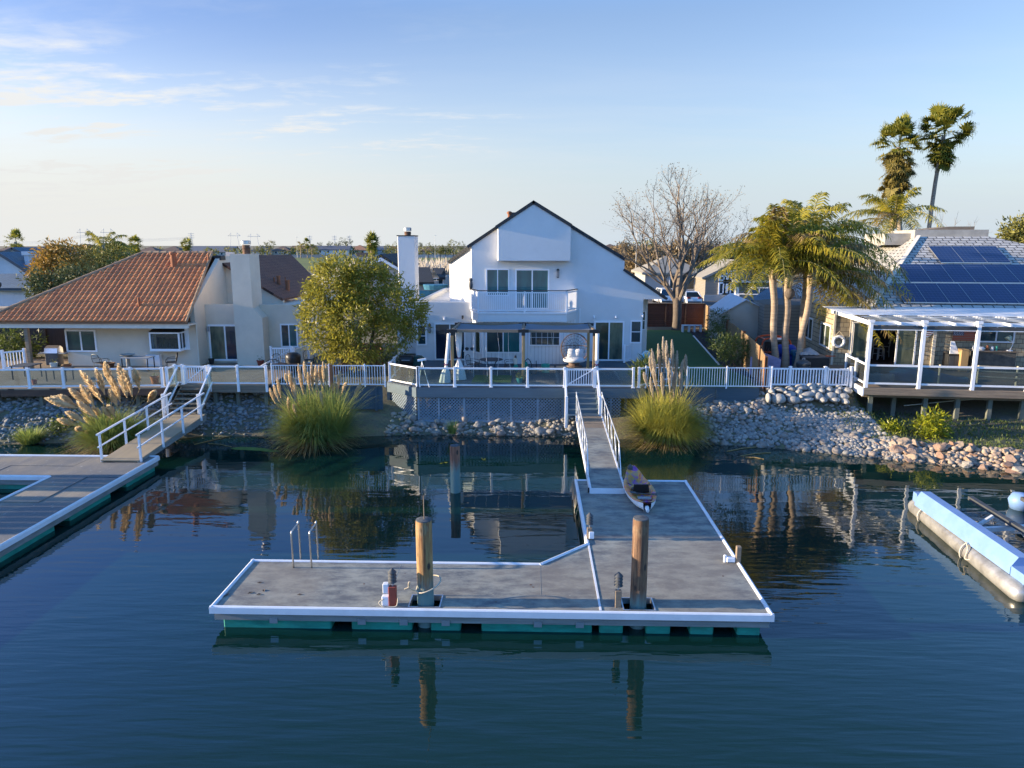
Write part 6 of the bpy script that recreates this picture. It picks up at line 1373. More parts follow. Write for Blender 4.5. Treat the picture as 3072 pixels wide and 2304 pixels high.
m = MB(); m.box(bx-.75, bx+.75, 55.4, 55.8, 2.55, 2.62); m.build('seat', M['white'], t)
for x in (-.68, -.2, .2, .68): m = MB(); m.box(bx+x-.06, bx+x+.06, 55.42, 55.78, 2.07, 2.549); m.build('leg', M['white'], t)
# tent garage
t = thing('tent_garage', 'beige canvas tent garage with pale gabled top behind the cedar fence', 'tent', (13.5, 48, 2)); A_, Bl, Br = (PY(*qT(x, y), 47) for x, y in ((1075, 1082), (880, 1190), (1262, 1172))); Ab, Bb = PY(*qT(960, 1032), 54), PY(*qT(805, 1140), 54); Brb = Vector((Ab.x+(Br.x-A_.x), 54, Br.z+.1))
m = MB(); n_ = 16; vs = []; ps = [(Bl.x, 2.06), (Bl.x, Bl.z), (A_.x, A_.z), (Br.x, Br.z), (Br.x, 2.06)]
vs = [(Bl.x, 47, 2.06), (Bl.x, 47, Bl.z), tuple(A_), (Br.x, 47, Br.z), (Br.x, 47, 2.06)]
for i in range(25):
    u = i/24; x = Bl.x+(Br.x-Bl.x)*u; zt2 = Bl.z+(A_.z-Bl.z)*u/((A_.x-Bl.x)/(Br.x-Bl.x)) if x < A_.x else A_.z+(Br.z-A_.z)*(x-A_.x)/(Br.x-A_.x)
    pass
gv = []
for j in range(9):
    for i in range(25):
        u = i/24; x = Bl.x+(Br.x-Bl.x)*u; f_ = (A_.x-Bl.x)/(Br.x-Bl.x); zt2 = Bl.z+(A_.z-Bl.z)*u/f_ if u < f_ else A_.z+(Br.z-A_.z)*(u-f_)/(1-f_); w_ = j/8
        gv.append((x, 47-.10*math.sin(9*u+4*w_)*math.sin(math.pi*w_), 2.06+(zt2-2.06)*w_))
m.add(gv, [(j*25+i, j*25+i+1, (j+1)*25+i+1, (j+1)*25+i) for j in range(8) for i in range(24)]); m.build('front_flap', M['canvas'], t, smooth=True)
m = MB(); up_ = Vector((0, 0, .04))
for a, b, c, d_ in ((Bl, A_, Ab, Bb), (A_, Br, Brb, Ab)): m.prism([a-Vector((0, .12, 0)), b-Vector((0, .12, 0)), c, d_], up_)
m.build('roof_cover', M['canvas_w'], t); m = MB(); m.prism([(Bl.x, 47, 2.06), (Bl.x, 47, Bl.z), tuple(Bb), (Bb.x, 54, 2.06)], (.03, 0, 0)); m.build('side_flap', M['canvas'], t)
sh_ = thing('blue_roof_shed', 'shed with blue-grey shingle roof between the tent and the palms', 'shed', (15.5, 51, 2)); pts = [PY(*qT(x, y), yy) for x, y, yy in ((1105, 1075, 49), (1345, 1130, 49), (1345, 990, 54), (1255, 985, 54))]
m = MB(); roof_slab(m, pts, .1); m.build('roof', M['blue_roof'], sh_); m = MB(); m.box(pts[0].x+.6, pts[1].x+1, 49.3, 53.5, 2.06, pts[1].z-.15); m.build('wall', M['siding_taupe'], sh_)
# roll cage buggy, bags, boxes, kettle grill
t = thing('off_road_buggy', 'buggy with orange roll cage and black seats parked by the palms', 'buggy', (12.4, 40.5, 2.06)); bz = 2.06; X, Yb = PZ(*qT(1165, 1455), 2.4).x, 40.5
m = MB()
for y in (40.0, 41.2): m.tube(rope([(X-.85, y, bz+.75), (X-.70, y, bz+1.45), (X+.55, y, bz+1.45), (X+.80, y, bz+.70)]), .045, 8)
for x, z in ((X-.7, 1.45), (X+.55, 1.45), (X-.84, .8), (X+.78, .75)): m.tube([(x, 40.0, bz+z), (x, 41.2, bz+z)], .045, 8)
m.tube([(X-.85, 40, bz+.75), (X+.80, 40, bz+.70)], .045, 8); m.build('roll_cage', mat('orange_paint', (.55, .09, .02), .4), t)
m = MB(); m.cbox(X-.9, X+.9, 39.95, 41.25, bz+.35, bz+.72, .05); m.build('body', M['black'], t); m = MB(); m.bar((X-.45, 39.97, bz+1.50), (X+.35, 39.97, bz+1.50), .10, .10); m.build('light_bar', M['vinyl'], t)
for dx_ in (-.35, .3): m = MB(); m.cbox(X+dx_-.2, X+dx_+.2, 40.4, 40.6, bz+.72, bz+1.28, .05); m.build('seat', M['black'], t)
for dx_ in (-.65, .65):
    for y in (39.9, 41.2): m = MB(Matrix.Translation((X+dx_, y, bz+.30)) @ Matrix.Rotation(R(90), 4, 'X')); m.lathe([(.20, -.1), (.30, -.08), (.30, .08), (.20, .1)], (0, 0, 0), 16); m.build('wheel', M['tyre'], t)
p = PZ(*qT(1215, 1640), 2.06); m = MB(); m.prism([(p.x-.62, 36.4, 2.07), (p.x+.62, 36.4, 2.07), (p.x+.66, 36.4, 2.95), (p.x+.1, 36.4, 3.15), (p.x-.60, 36.4, 2.95)], (0, .9, 0)); o = m.build('lavender_sheet', mat('lavender_sheet', (.30, .27, .42), .8, bump=.3, bscale=5)); tag(o, 'lavender grey sheet over a box beside the cedar fence front', 'sheet')
for zx_, lb, nm in ((1325, 'bright blue bag between the first and second palm trunks', 'a'), (1405, 'bright blue bag between the second and third palm trunks', 'b')):
    p = PY(*qT(zx_, 1500), 38.8); m = MB(); m.lathe([(.20, 0), (.28, .2), (.26, .5), (.12, .62), (.05, .64)], (p.x, 38.8, 2.75), 12); m.lathe([(.3, 0), (.3, .6), (.25, .68)], (p.x, 38.8, 2.06), 10); o = m.build('blue_bag', mat('cobalt_bag', (.01, .06, .42), .6) if nm == 'a' else bpy.data.materials['cobalt_bag']); tag(o, lb, 'bag')
t = thing('kettle_grill', 'round kettle grill with shiny lid behind the picket fence', 'grill', (13.1, 35.3, 2.06)); p = PY(*qT(1502, 1530), 35.3)
m = MB(); m.lathe([(.1, .55), (.30, .65), (.34, .80)], (p.x, 35.3, 2.06), 18); m.build('bowl', M['black'], t, smooth=True); m = MB(); m.lathe([(.35, .81), (.32, .93), (.18, 1.04), (.03, 1.07)], (p.x, 35.3, 2.06), 18); m.build('lid', M['dkgrey'], t, smooth=True); m = MB(); m.tube([(p.x-.05, 35.3, 3.12), (p.x-.05, 35.3, 3.2), (p.x+.05, 35.3, 3.2), (p.x+.05, 35.3, 3.12)], .012, 5); m.build('handle', M['vinyl'], t)
for k in range(3): a = 2*math.pi*k/3; m = MB(); m.tube([(p.x+.15*math.cos(a), 35.3+.15*math.sin(a), 2.65), (p.x+.32*math.cos(a), 35.3+.32*math.sin(a), 2.06)], .015, 5); m.build('leg', M['metal'], t)
a, b = PY(*qT(1490, 1570), 36.6), PY(*qT(1690, 1570), 36.6); t = thing('deck_box', 'black storage box with a crumpled grey tarp on its lid beside the shingled wall', 'storage box', (a.x, 36.6, 2.06)); zt3 = PY(*qT(1600, 1512), 36.6).z
m = MB(); m.cbox(a.x+.15, b.x, 36.6, 37.9, 2.06, zt3, .03); m.build('box_body', M['black'], t); m = MB(); m.cbox(a.x+.12, b.x+.03, 36.57, 37.93, zt3+.001, zt3+.06, .02); m.build('lid', M['dkgrey'], t)
vs = []; random.seed(11)
for i in range(11):
    for k in range(9): u, v = i/10, k/8; vs.append((a.x+.1+1.0*u, 37.1+.9*v, zt3+.065+.34*math.sin(math.pi*u)**.6*math.sin(math.pi*v)**.5*(.7+.3*math.sin(9*u+5*v))+random.uniform(0, .05)))
m = MB(); m.add(vs, [(i*9+k, (i+1)*9+k, (i+1)*9+k+1, i*9+k+1) for i in range(10) for k in range(8)]); o = m.build('crumpled_tarp', M['grey']); tag(o, 'crumpled grey tarp heaped on the black storage box', 'tarp')
m = MB(); m.cbox(a.x+.05, a.x+.75, 38.0, 38.6, 2.9, 3.15, .04); m.box(a.x+.15, a.x+.65, 38.05, 38.55, 2.06, 2.899); o = m.build('blue_tub', mat('blue_tub', (.03, .16, .26), .6)); tag(o, 'blue plastic tub behind the crumpled tarp', 'tub')
m = MB(); m.lathe([(.09, 0), (.09, .04), (.07, .05)], (a.x+1.35, 36.9, zt3+.061), 12); m.tube([(a.x+1.4, 36.8, zt3+.085), (a.x+1.72, 36.85, zt3+.085)], .03, 6); o = m.build('orange_toys', bpy.data.materials['orange_paint']); tag(o, 'small orange toy lying on the lid of the black box', 'toy')
m = MB(); pa_, pb_ = PY(*q(2560, 1100, 4.32)(655, 505), 33.4), PY(*q(2560, 1100, 4.32)(2050, 395), 33.8); m.tube([pa_, (pa_+pb_)/2+Vector((0, 0, .05)), pb_], .022, 6); o = m.build('plastic_pipe', mat('white_pipe', (.6, .6, .52), .4)); tag(o, 'long thin white pipe slung under the pole deck', 'pipe')
# ================================================================ planting
rng = np.random.default_rng(21); random.seed(21)
def clumps(lobes, n, per, spread, shell=.55):
    """points gathered in clumps through the outer part of ellipsoid lobes"""
    P, O = [], []; vol = [a[1][0]*a[1][1]*a[1][2] for a in lobes]; tot = sum(vol)
    for (c, r), v in zip(lobes, vol):
        k = max(1, int(n*v/tot/per)); d = rng.normal(size=(k, 3)); d /= np.linalg.norm(d, axis=1)[:, None]
        rad = shell+(1.04-shell)*rng.random((k, 1))**.6; cc = np.array(c)+d*rad*np.array(r)*(1+.10*np.sin(d[:, :1]*7+d[:, 1:2]*5))
        pp = np.repeat(cc, per, 0)+rng.normal(size=(k*per, 3))*spread; P.append(pp); O.append(np.repeat(d, per, 0))
    return np.vstack(P), np.vstack(O)
def foliage(name, lobes, n, ln, wd, m, parent, per=14, spread=.22, droop=.2, shell=.5):
    P, O = clumps(lobes, n, per, spread, shell); V, F_, A = leaves(P, ln, wd, droop, O); 
    A = np.clip(np.repeat(rng.random(len(P)//per+1), per)[:len(P)]*.6+A*.5, 0, 1)
    return link(name, V, F_, m, parent, attr=A)
def px2(xd, yd, y): return PY(xd*1.38877, yd*1.38877, y)
def lobe(xd, yd, y, rxd, rzd, ry=None):
    c = px2(xd, yd, y); s_ = y/FPX*1.38877*1.02; return (tuple(c), (rxd*s_, ry or rxd*s_*.9, rzd*s_))
# round green tree between the houses
t = thing('evergreen_tree', 'round bushy olive-green tree between the beige and white houses', 'tree', (-8.2, 36.6, 2.06))
foliage('crown', [lobe(720, 625, 36.4, 58, 52), lobe(690, 690, 36.0, 42, 58), lobe(790, 615, 37.0, 56, 50), lobe(868, 665, 36.2, 46, 48), lobe(735, 590, 36.9, 50, 34), lobe(755, 690, 35.6, 60, 50), lobe(770, 748, 36.0, 52, 36), lobe(862, 715, 36.0, 40, 34), lobe(820, 640, 37.4, 46, 60), lobe(712, 750, 36.6, 40, 32), lobe(895, 690, 36.6, 28, 32)], 23000, .21, .065, M['olive_leaf'], t, per=26, spread=.17, droop=.25, shell=.62)
m = MB(); b0 = PZ(*q8(1740, 410), 2.06); b0 = Vector((b0.x, 36.4, 2.06))
m.tube(rope([b0, b0+Vector((-.35, .1, .6)), b0+Vector((-.75, .2, 1.5)), b0+Vector((-1.0, .3, 3.0))]), .10, 8); m.tube(rope([b0+Vector((.1, 0, 0)), b0+Vector((.35, .1, .8)), b0+Vector((.7, .1, 1.6)), b0+Vector((.9, .2, 2.8))]), .085, 8); m.tube(rope([b0+Vector((.05, .1, 0)), b0+Vector((.0, .2, 1.0)), b0+Vector((.2, .3, 2.6))]), .07, 8)
m.build('trunk', M['bark'], t, smooth=True)
def bush(name, label, lobes, n, ln, wd, m_, cat='shrub', per=10, spread=.12, stem=True, droop=0., loc=None, group=None):
    c = lobes[0][0]; z0 = min(l[0][2]-l[1][2] for l in lobes); t = thing(name, label, cat, (c[0], c[1], z0), group=group); foliage('foliage', lobes, n, ln, wd, M[m_], t, per, spread, droop, .35)
    m = MB()
    for k in range(5): a = k*1.26; m.tube([(c[0], c[1], z0-.15), (c[0]+.5*lobes[0][1][0]*math.cos(a), c[1]+.5*lobes[0][1][1]*math.sin(a), c[2])], [.03, .012], 5)
    m.build('stem', M['bark'], t); return t
bush('shrub', 'small yellow-green shrub on the stones, lower and rounder one nearer the boulder wall', [lobe(1925, 932, 31.0, 25, 17)], 900, .16, .05, 'bush_y')
bush('shrub', 'larger yellow-green glossy shrub on the stones in front of the pole deck', [lobe(2008, 926, 30.6, 34, 30), lobe(2022, 905, 30.6, 22, 20)], 1500, .20, .06, 'bush_y')
bush('shrub', 'round grey-green shrub beside the lawn by the cedar fence', [lobe(1590, 755, 38.5, 40, 32), lobe(1565, 745, 39, 25, 22)], 3000, .16, .035, 'bush_g', droop=-.3)
bush('shrub', 'dark little shrub in the planting bed near the white garden bench', [lobe(1553, 690, 47, 22, 22)], 900, .16, .04, 'bush_g')
bush('shrub', 'bluish green shrub behind the bench in the planting bed', [lobe(1548, 725, 42, 22, 20)], 900, .16, .04, 'bush_g')
bush('shrub', 'spiky bright green shrub at the corner of the lattice deck', [lobe(1392, 812, 34.0, 24, 34)], 1200, .40, .04, 'bush_g', droop=-.6)
bush('shrub', 'low green plant under the round green tree', [lobe(845, 772, 37.5, 34, 20)], 900, .16, .05, 'bush_g')
bush('shrub', 'dark green weeds on the stones beside the leaning plumes', [lobe(135, 925, 31.2, 22, 18)], 700, .16, .06, 'bush_g')
bush('shrub', 'green tree-like shrub at the western end of the porch', [lobe(18, 760, 41, 42, 52), lobe(60, 740, 42, 30, 30)], 2200, .25, .07, 'bush_g')
# grassy plumes
def blades(c, n, ln, el, sp, wid, bend, az=None, seg=6):
    a = rng.random(n)*2*np.pi if az is None else rng.normal(az[0], az[1], n); e = np.radians(el[0]+(el[1]-el[0])*rng.random(n)); L_ = ln*(.55+.55*rng.random(n))
    d = np.stack([np.cos(a)*np.cos(e), np.sin(a)*np.cos(e), np.sin(e)], 1); r0 = sp*np.sqrt(rng.random(n))[:, None]
    b = np.array(c)+np.stack([np.cos(a), np.sin(a), 0*a], 1)*r0; sd = np.stack([-np.sin(a), np.cos(a), 0*a], 1); g_ = bend*(.6+.8*rng.random(n))[:, None]
    rows = []
    for k in range(seg+1):
        u = k/seg; p = b+d*(L_*u)[:, None]+np.array([0, 0, -1.])*g_*(u**2.2)*L_[:, None]+d*np.array([1, 1, 0])*(.25*u*u*L_)[:, None]; w = wid*(1-u)**.6*.5+.001
        rows += [p-sd*w, p+sd*w]
    V = np.stack(rows, 1).reshape(-1, 3); m_ = 2*(seg+1); base_ = np.arange(n)[:, None, None]*m_; q4 = np.array([(2*k, 2*k+1, 2*k+3, 2*k+2) for k in range(seg)])[None]
    return V, (base_+q4).reshape(-1, 4), np.repeat(rng.random(n), seg)
def plume(parent, p0, p1, size, m_, nod=(0, 0, 0)):
    p0 = np.array(p0); p1 = np.array(p1); ax_ = p1-p0; L_ = np.linalg.norm(ax_); ax_ /= L_; n = 320
    u = rng.random(n)**.9; d = rng.normal(size=(n, 3)); d -= (d@ax_)[:, None]*ax_; d /= np.linalg.norm(d, axis=1)[:, None]
    pos = p0+ax_*(u*L_)[:, None]+np.array(nod)*(u**2)[:, None]; rad = size*1.15*(np.sin(np.pi*np.clip(u*.92+.06, 0, 1))**.7)
    tip = pos+d*rad[:, None]*1.0+ax_*(.16+.10*rng.random((n, 1)))*1.0+np.array([0, 0, -.03]); sd = np.cross(d, ax_)*.028
    V = np.stack([pos-sd, pos+sd, tip+sd*.6, tip-sd*.6], 1).reshape(-1, 3); return link('plume', V, np.arange(4*n).reshape(n, 4), m_, parent, attr=rng.random(n))
def pampas(label, base_, r, leafm, plm, nb, ln, bend, plumes, extra=()):
    t = thing('pampas_grass', label, 'pampas grass', tuple(base_), group='pampas grass clumps along the bank')
    Vs, Fs_, As = [], [], []; n0 = 0
    for k in range(8):
        off = np.array(base_)+np.array([rng.normal()*r*.85, rng.normal()*r*.6, 0]); V, F_, A = blades(off, nb//8, ln*rng.uniform(.62, 1.12), (60, 89), r*.5, .022, bend*rng.uniform(.7, 1.1)); Vs.append(V); Fs_.append(F_+n0); As.append(np.clip(A*.6+rng.random()*.4, 0, 1)); n0 += len(V)
    V, F_, A = np.vstack(Vs), np.vstack(Fs_), np.concatenate(As); V2, F2, A2 = blades(base_, nb//2, ln*.66, (45, 75), r*1.2, .022, bend*.95)
    link('leaf_tuft', np.vstack([V, V2]), np.vstack([F_, F2+len(V)]), M[leafm], t, attr=np.concatenate([A, A2]))
    V, F_, A = blades(base_, nb//7, ln*.6, (12, 70), r*1.2, .022, bend*1.1); link('dead_leaves', V, F_, M['palm_dry'], t, attr=A)
    s_ = MB()
    for (a, b, sz, nod) in plumes:
        s_.tube([tuple(np.array(base_)+rng.normal(size=3)*np.array([.2, .2, 0])), tuple(a)], [.012, .008], 4)
    s_.build('stalks', M['palm_dry'], t)
    for (a, b, sz, nod) in plumes: plume(t, a, b, sz, M[plm], nod)
    return t
q10 = q(0, 960, 4.424)
bl = PZ(228*1.38877, 976*1.38877, .05); bl.y += .5
lp = [((1030, 1165), (665, 1040)), ((1040, 1140), (745, 1020)), ((1010, 1130), (835, 1015)), ((1180, 1120), (965, 940)), ((1260, 1160), (1100, 900)), ((1370, 1100), (1095, 700)), ((1390, 990), (1290, 695)), ((1470, 860), (1405, 600)), ((1600, 1090), (1480, 760)), ((1560, 1150), (1475, 960)), ((1690, 1040), (1580, 620)), ((1760, 1020), (1650, 700)), ((1855, 920), (1795, 690)), ((1300, 1310), (1065, 1100)), ((1385, 1310), (1265, 1185)), ((1490, 1310), (1400, 1190)), ((1530, 1290), (1460, 1160)), ((1130, 1350), (930, 1235)), ((1310, 1400), (1170, 1315)), ((1050, 1400), (825, 1320)), ((1545, 1380), (1465, 1330)), ((1330, 1520), (1190, 1475)), ((1120, 1480), (1060, 1445)), ((1960, 1090), (2035, 965))]
pl_ = []
for (a, b) in lp:
    y = bl.y+random.uniform(-.7, .4); pa_, pb_ = PY(*q10(*a), y), PY(*q10(*b), y-.15); pl_.append((pa_, pb_, .10+.05*min(1, (pb_-pa_).length), (0, 0, -.04)))
pampas('pampas grass with golden plumes leaning westward, beside the tan plank ramp', bl, .45, 'pampas_leaf', 'pampas_plume', 4000, 3.0, .5, pl_)
bm = PZ(672*1.38877, 962*1.38877, .05); bm.y += .5
lp = [((510, 930), (460, 790)), ((555, 900), (505, 750)), ((575, 860), (540, 660)), ((710, 780), (680, 580)), ((750, 920), (735, 660)), ((850, 820), (790, 500)), ((880, 650), (860, 470)), ((960, 790), (945, 480)), ((1010, 790), (995, 510)), ((1080, 740), (1040, 510)), ((1100, 720), (1085, 470)), ((1130, 720), (1120, 500)), ((1245, 820), (1280, 570)), ((1310, 800), (1340, 720)), ((1440, 860), (1510, 725)), ((1080, 960), (1060, 830)), ((680, 1050), (665, 900)), ((770, 1090), (740, 980)), ((830, 1150), (810, 1040)), ((720, 1240), (715, 1080)), ((1105, 1040), (1095, 950)), ((1200, 800), (1215, 720)), ((830, 1360), (810, 1290)), ((920, 760), (905, 600)), ((655, 700), (640, 620))]
pl_ = []
for (a, b) in lp:
    y = bm.y+random.uniform(-.6, .3); pa_, pb_ = PY(*q8(*a), y), PY(*q8(*b), y); pl_.append((pa_, pb_, .075, (0, 0, -.02)))
pampas('full green pampas grass with upright tan plumes in front of the slate wall fence', bm, .5, 'pampas_leaf', 'pampas_plume', 7500, 3.55, .52, pl_)
brr = PZ(1450*1.38877, 958*1.38877, .05); brr.y += .6; q11 = q(1160, 900, 2.458)
lp = [((1925, 640), (1905, 560)), ((1960, 560), (1945, 440)), ((1985, 560), (1960, 390)), ((2020, 560), (2005, 350)), ((2045, 540), (2040, 300)), ((2075, 560), (2065, 330)), ((2110, 540), (2105, 320)), ((2130, 600), (2140, 400)), ((2150, 620), (2180, 470)), ((2200, 560), (2205, 430)), ((1990, 660), (1970, 520)), ((2090, 680), (2085, 480)), ((2170, 700), (2175, 560)), ((2040, 720), (2030, 560)), ((1965, 720), (1950, 600)), ((2120, 720), (2120, 560))]
pl_ = []
for (a, b) in lp:
    y = brr.y+random.uniform(-.4, .4); pa_, pb_ = PY(*q11(*a), y), PY(*q11(*b), y); pl_.append((pa_, pb_, .085, (0, 0, -.02)))
pampas('golden-footed pampas grass with tall pale plumes beside the long gangway', brr, .55, 'pampas_gold', 'pampas_pale', 7500, 3.4, .54, pl_)
c = PZ(52*1.38877, 962*1.38877, .05); t = thing('reed_clump', 'small grey-green reed clump at the water edge near the western dock', 'reeds', tuple(c)); V, F_, A = blades(c+Vector((0, .4, 0)), 700, 1.15, (45, 86), .35, .02, .4); link('leaf_tuft', V, F_, M['pampas_leaf'], t, attr=A)
c = PZ(*q11(480, 990), .25); t = thing('reed_clump', 'thin tuft of green reeds below the lattice skirt', 'reeds', tuple(c)); V, F_, A = blades(c+Vector((0, .2, 0)), 160, .75, (60, 88), .18, .018, .25); link('leaf_tuft', V, F_, M['pampas_leaf'], t, attr=A)
c = PZ(*qT(940, 1440), 2.08); t = thing('purple_grass', 'tuft of purple fountain grass beside the round grey-green shrub', 'ornamental grass', (c.x, 40.5, 2.08)); V, F_, A = blades((c.x+.3, 40.2, 2.08), 420, 1.7, (25, 75), .3, .03, .35); link('leaf_tuft', V, F_, M['purple'], t, attr=A)
# ---------------------------------------------------------------- palms
def frond(c, az, el, ln, lw, n=46, droop=.9):
    """arching feather frond: centre line points and hanging leaflets"""
    d = np.array([math.cos(az)*math.cos(el), math.sin(az)*math.cos(el), math.sin(el)]); h = np.array([math.cos(az), math.sin(az), 0])
    pts = [np.array(c)+d*ln*u+h*.12*ln*u*u+np.array([0, 0, -droop*ln*u**2.3]) for u in np.linspace(0, 1, 9)]
    V = []; s_ = np.array([-math.sin(az), math.cos(az), 0])
    for k in range(n):
        u = .14+.86*(k+.5)/n; i = min(7, int(u*8)); f_ = u*8-i; p = pts[i]*(1-f_)+pts[i+1]*f_; tg = pts[i+1]-pts[i]; tg /= np.linalg.norm(tg)
        L_ = lw*(.45+.75*math.sin(math.pi*min(1, .15+.8*u)))
        for sg in (-1, 1):
            jd = rng.normal(size=3)*.16; q_ = s_*sg*(.80+rng.normal()*.15)+tg*.50+np.array([0, 0, -.08])+jd; q_ /= np.linalg.norm(q_)
            m1 = p+q_*L_*.5; e_ = p+q_*L_*.86+np.array([0, 0, -.34*L_])+jd*.1; w = np.cross(q_, tg); w = tg*.030
            V += [p-w*.6, p+w*.6, m1+w, m1-w, m1-w, m1+w, e_+w*.25, e_-w*.25]
    return pts, V
def feather_palm(name, label, c0, c1, r, nf, ln, lw, el=(-25, 80), group=None, dry=.1, seed=1, azr=None):
    global rng; rng = np.random.default_rng(seed); rd = random.Random(seed)
    t = thing(name, label, 'palm tree', tuple(c0), group=group); c0, c1 = Vector(c0), Vector(c1)
    m = MB(); P_ = [c0.lerp(c1, k/12)+Vector((.04*math.sin(k*.9), 0, 0)) for k in range(13)]; m.tube(P_, [r*(1.18-.35*min(1, k/3)+.05*(k/12)) for k in range(13)], 14); m.build('trunk', M['palm_bark'], t, smooth=True)
    m = MB(); 
    for k in range(5): a = k*1.26+seed; m.tube([c1+Vector((r*.55*math.cos(a), r*.55*math.sin(a), -.1)), c1+Vector((r*.9*math.cos(a), r*.9*math.sin(a), .35)), c1+Vector((r*.5*math.cos(a), r*.5*math.sin(a), 1.15))], [r*.55, r*.55, r*.12], 7)
    m.build('leaf_base', M['palm_dry2'], t, smooth=True)
    Vg, Vd, st = [], [], MB()
    for k in range(nf):
        az = rd.random()*2*math.pi if azr is None else rd.choice(azr)+rd.uniform(-.35, .35); e = math.radians(el[0]+(el[1]-el[0])*((k+.5)/nf)); pts, V = frond(c1+Vector((0, 0, .35)), az, e, ln*rd.uniform(.85, 1.12), lw, droop=(.34+.40*math.cos(e))*rd.uniform(.9, 1.15))
        (Vd if rd.random() < dry else Vg).extend(V); st.tube([tuple(p) for p in pts], [.045, .04, .034, .03, .025, .02, .015, .01, .006], 5)
    Vg = np.array(Vg); link('crown', Vg, np.arange(len(Vg)).reshape(-1, 4), M['palm_leaf'], t, attr=np.repeat(rng.random(len(Vg)//8), 2))
    if Vd: Vd = np.array(Vd); link('dry_fronds', Vd, np.arange(len(Vd)).reshape(-1, 4), M['palm_dry'], t, attr=np.repeat(rng.random(len(Vd)//8), 2))
    st.build('frond_stems', M['palm_stem'], t)
M['palm_dry2'] = mat('pale_leaf_base', (.46, .36, .23), .8, c2=(.26, .19, .11), scale=4, sclv=(3, 3, .5)); M['palm_stem'] = mat('frond_stem', (.26, .22, .07), .6)
g_ = 'feather palms by the shingled house'
feather_palm('feather_palm', 'feather palm with the slim straight trunk nearest the tent garage', (12.78, 38, 2.06), (12.36, 38, 7.0), .195, 34, 4.6, .64, (24, 87), g_, .08, 3)
feather_palm('feather_palm', 'feather palm with a peeling dark leaf base, middle of three trunks', (13.28, 38.0, 2.06), (13.08, 37.9, 6.55), .20, 38, 5.5, .68, (30, 88), g_, .08, 8)
feather_palm('feather_palm', 'feather palm leaning toward the shingled wall, its fronds dried to straw', (13.72, 37.6, 2.06), (14.15, 37.5, 6.7), .185, 32, 3.9, .62, (-14, 74), g_, .25, 12, azr=[-.35, -.05, .25, .55, .9, 1.5])
feather_palm('feather_palm', 'taller dark feather palm standing behind the three pale trunks', (15.2, 41, 2.06), (15.1, 41, 8.0), .19, 32, 4.8, .70, (10, 86), g_, .0, 15)
feather_palm('feather_palm', 'feather palm showing only its crown above the hip roof', (22.2, 53, 2.06), tuple(px2(1930, 490, 53)), .2, 24, 4.2, .62, (5, 80), g_, .05, 19)
m = MB(); vc = Vector((13.16, 37.72, 6.15)); m.lathe([(.12, -.25), (.24, -.1), (.26, .08), (.16, .26), (.04, .3)], tuple(vc), 12); o = m.build('stump_hollow', M['bark'], smooth=True); tag(o, 'dark peeling husk on the middle palm trunk under its crown', 'palm husk')
def fan_palm(label, base_, top, r, lobes_, nleaf, size, seed, skirt, name='fan_palm', group='tall fan palms', m_='fan_leaf', blade=13):
    rd = np.random.default_rng(seed); t = thing(name, label, 'palm tree', tuple(base_), group=group); base_, top = Vector(base_), Vector(top)
    m = MB(); m.tube([base_.lerp(top, k/8)+Vector((.12*math.sin(k*.7), 0, 0)) for k in range(9)], [r*(1.1-.25*k/8) for k in range(9)], 10); m.build('trunk', M['palm_bark'], t, smooth=True)
    def fans(n, zr, elr, lnr, sz):
        V = []
        for _ in range(n):
            az = rd.random()*6.283; el = math.radians(rd.uniform(*elr)); c = np.array(top)+np.array([0, 0, rd.uniform(*zr)]); d = np.array([math.cos(az)*math.cos(el), math.sin(az)*math.cos(el), math.sin(el)]); L_ = rd.uniform(*lnr); h = c+d*L_; s_ = np.array([-math.sin(az), math.cos(az), 0]); u_ = np.cross(s_, d); w0 = d*.0+s_*.02
            V += [c-w0, c+w0, h+w0, h-w0]; tilt = rd.normal()*.4
            for k in range(blade):
                a = (k/(blade-1)-.5)*3.6; q_ = d*math.cos(a)+(s_*math.cos(tilt)+u_*math.sin(tilt))*math.sin(a); e_ = h+q_*sz*rd.uniform(.8, 1.1); e2 = e_+np.array([0, 0, -.32*sz]); wv_ = np.cross(q_, u_); wv_ = wv_/(np.linalg.norm(wv_)+1e-6)*sz*.15
                V += [h, h+q_*sz*.5-wv_, e_, h+q_*sz*.5+wv_, e_-wv_*.25, e_+wv_*.25, e2, e2]
        return np.array(V)
    V = fans(nleaf, (-.1, .6), (-35, 88), (1.0, 1.75), size); link('crown', V, np.arange(len(V)).reshape(-1, 4), M[m_], t, attr=rd.random(len(V)//4))
    V = fans(skirt[0], (-skirt[1], .0), (-80, -20), (.5, 1.0 if skirt[1] < 2 else 1.45), size*.9); link('skirt', V, np.arange(len(V)).reshape(-1, 4), M[skirt[2]], t, attr=rd.random(len(V)//4))
Yw = 66
M['fan_gold'] = leafmat('golden_fan_leaf', (.26, .20, .05), (.09, .085, .02), .6, .3)
fan_palm('tall fan palm with a long shaggy straw-coloured skirt, nearer the feather palms', (px2(1943, 700, Yw).x, Yw, 2), tuple(px2(1943, 318, Yw)), .22, None, 58, .80, 5, (110, 3.0, 'fan_gold'))
fan_palm('slender leaning fan palm with a dark beard of dead leaves, tallest of all', (px2(1985, 560, Yw).x, Yw, 2), tuple(px2(2041, 292, Yw)), .18, None, 54, .85, 9, (44, 1.7, 'fan_leaf'))
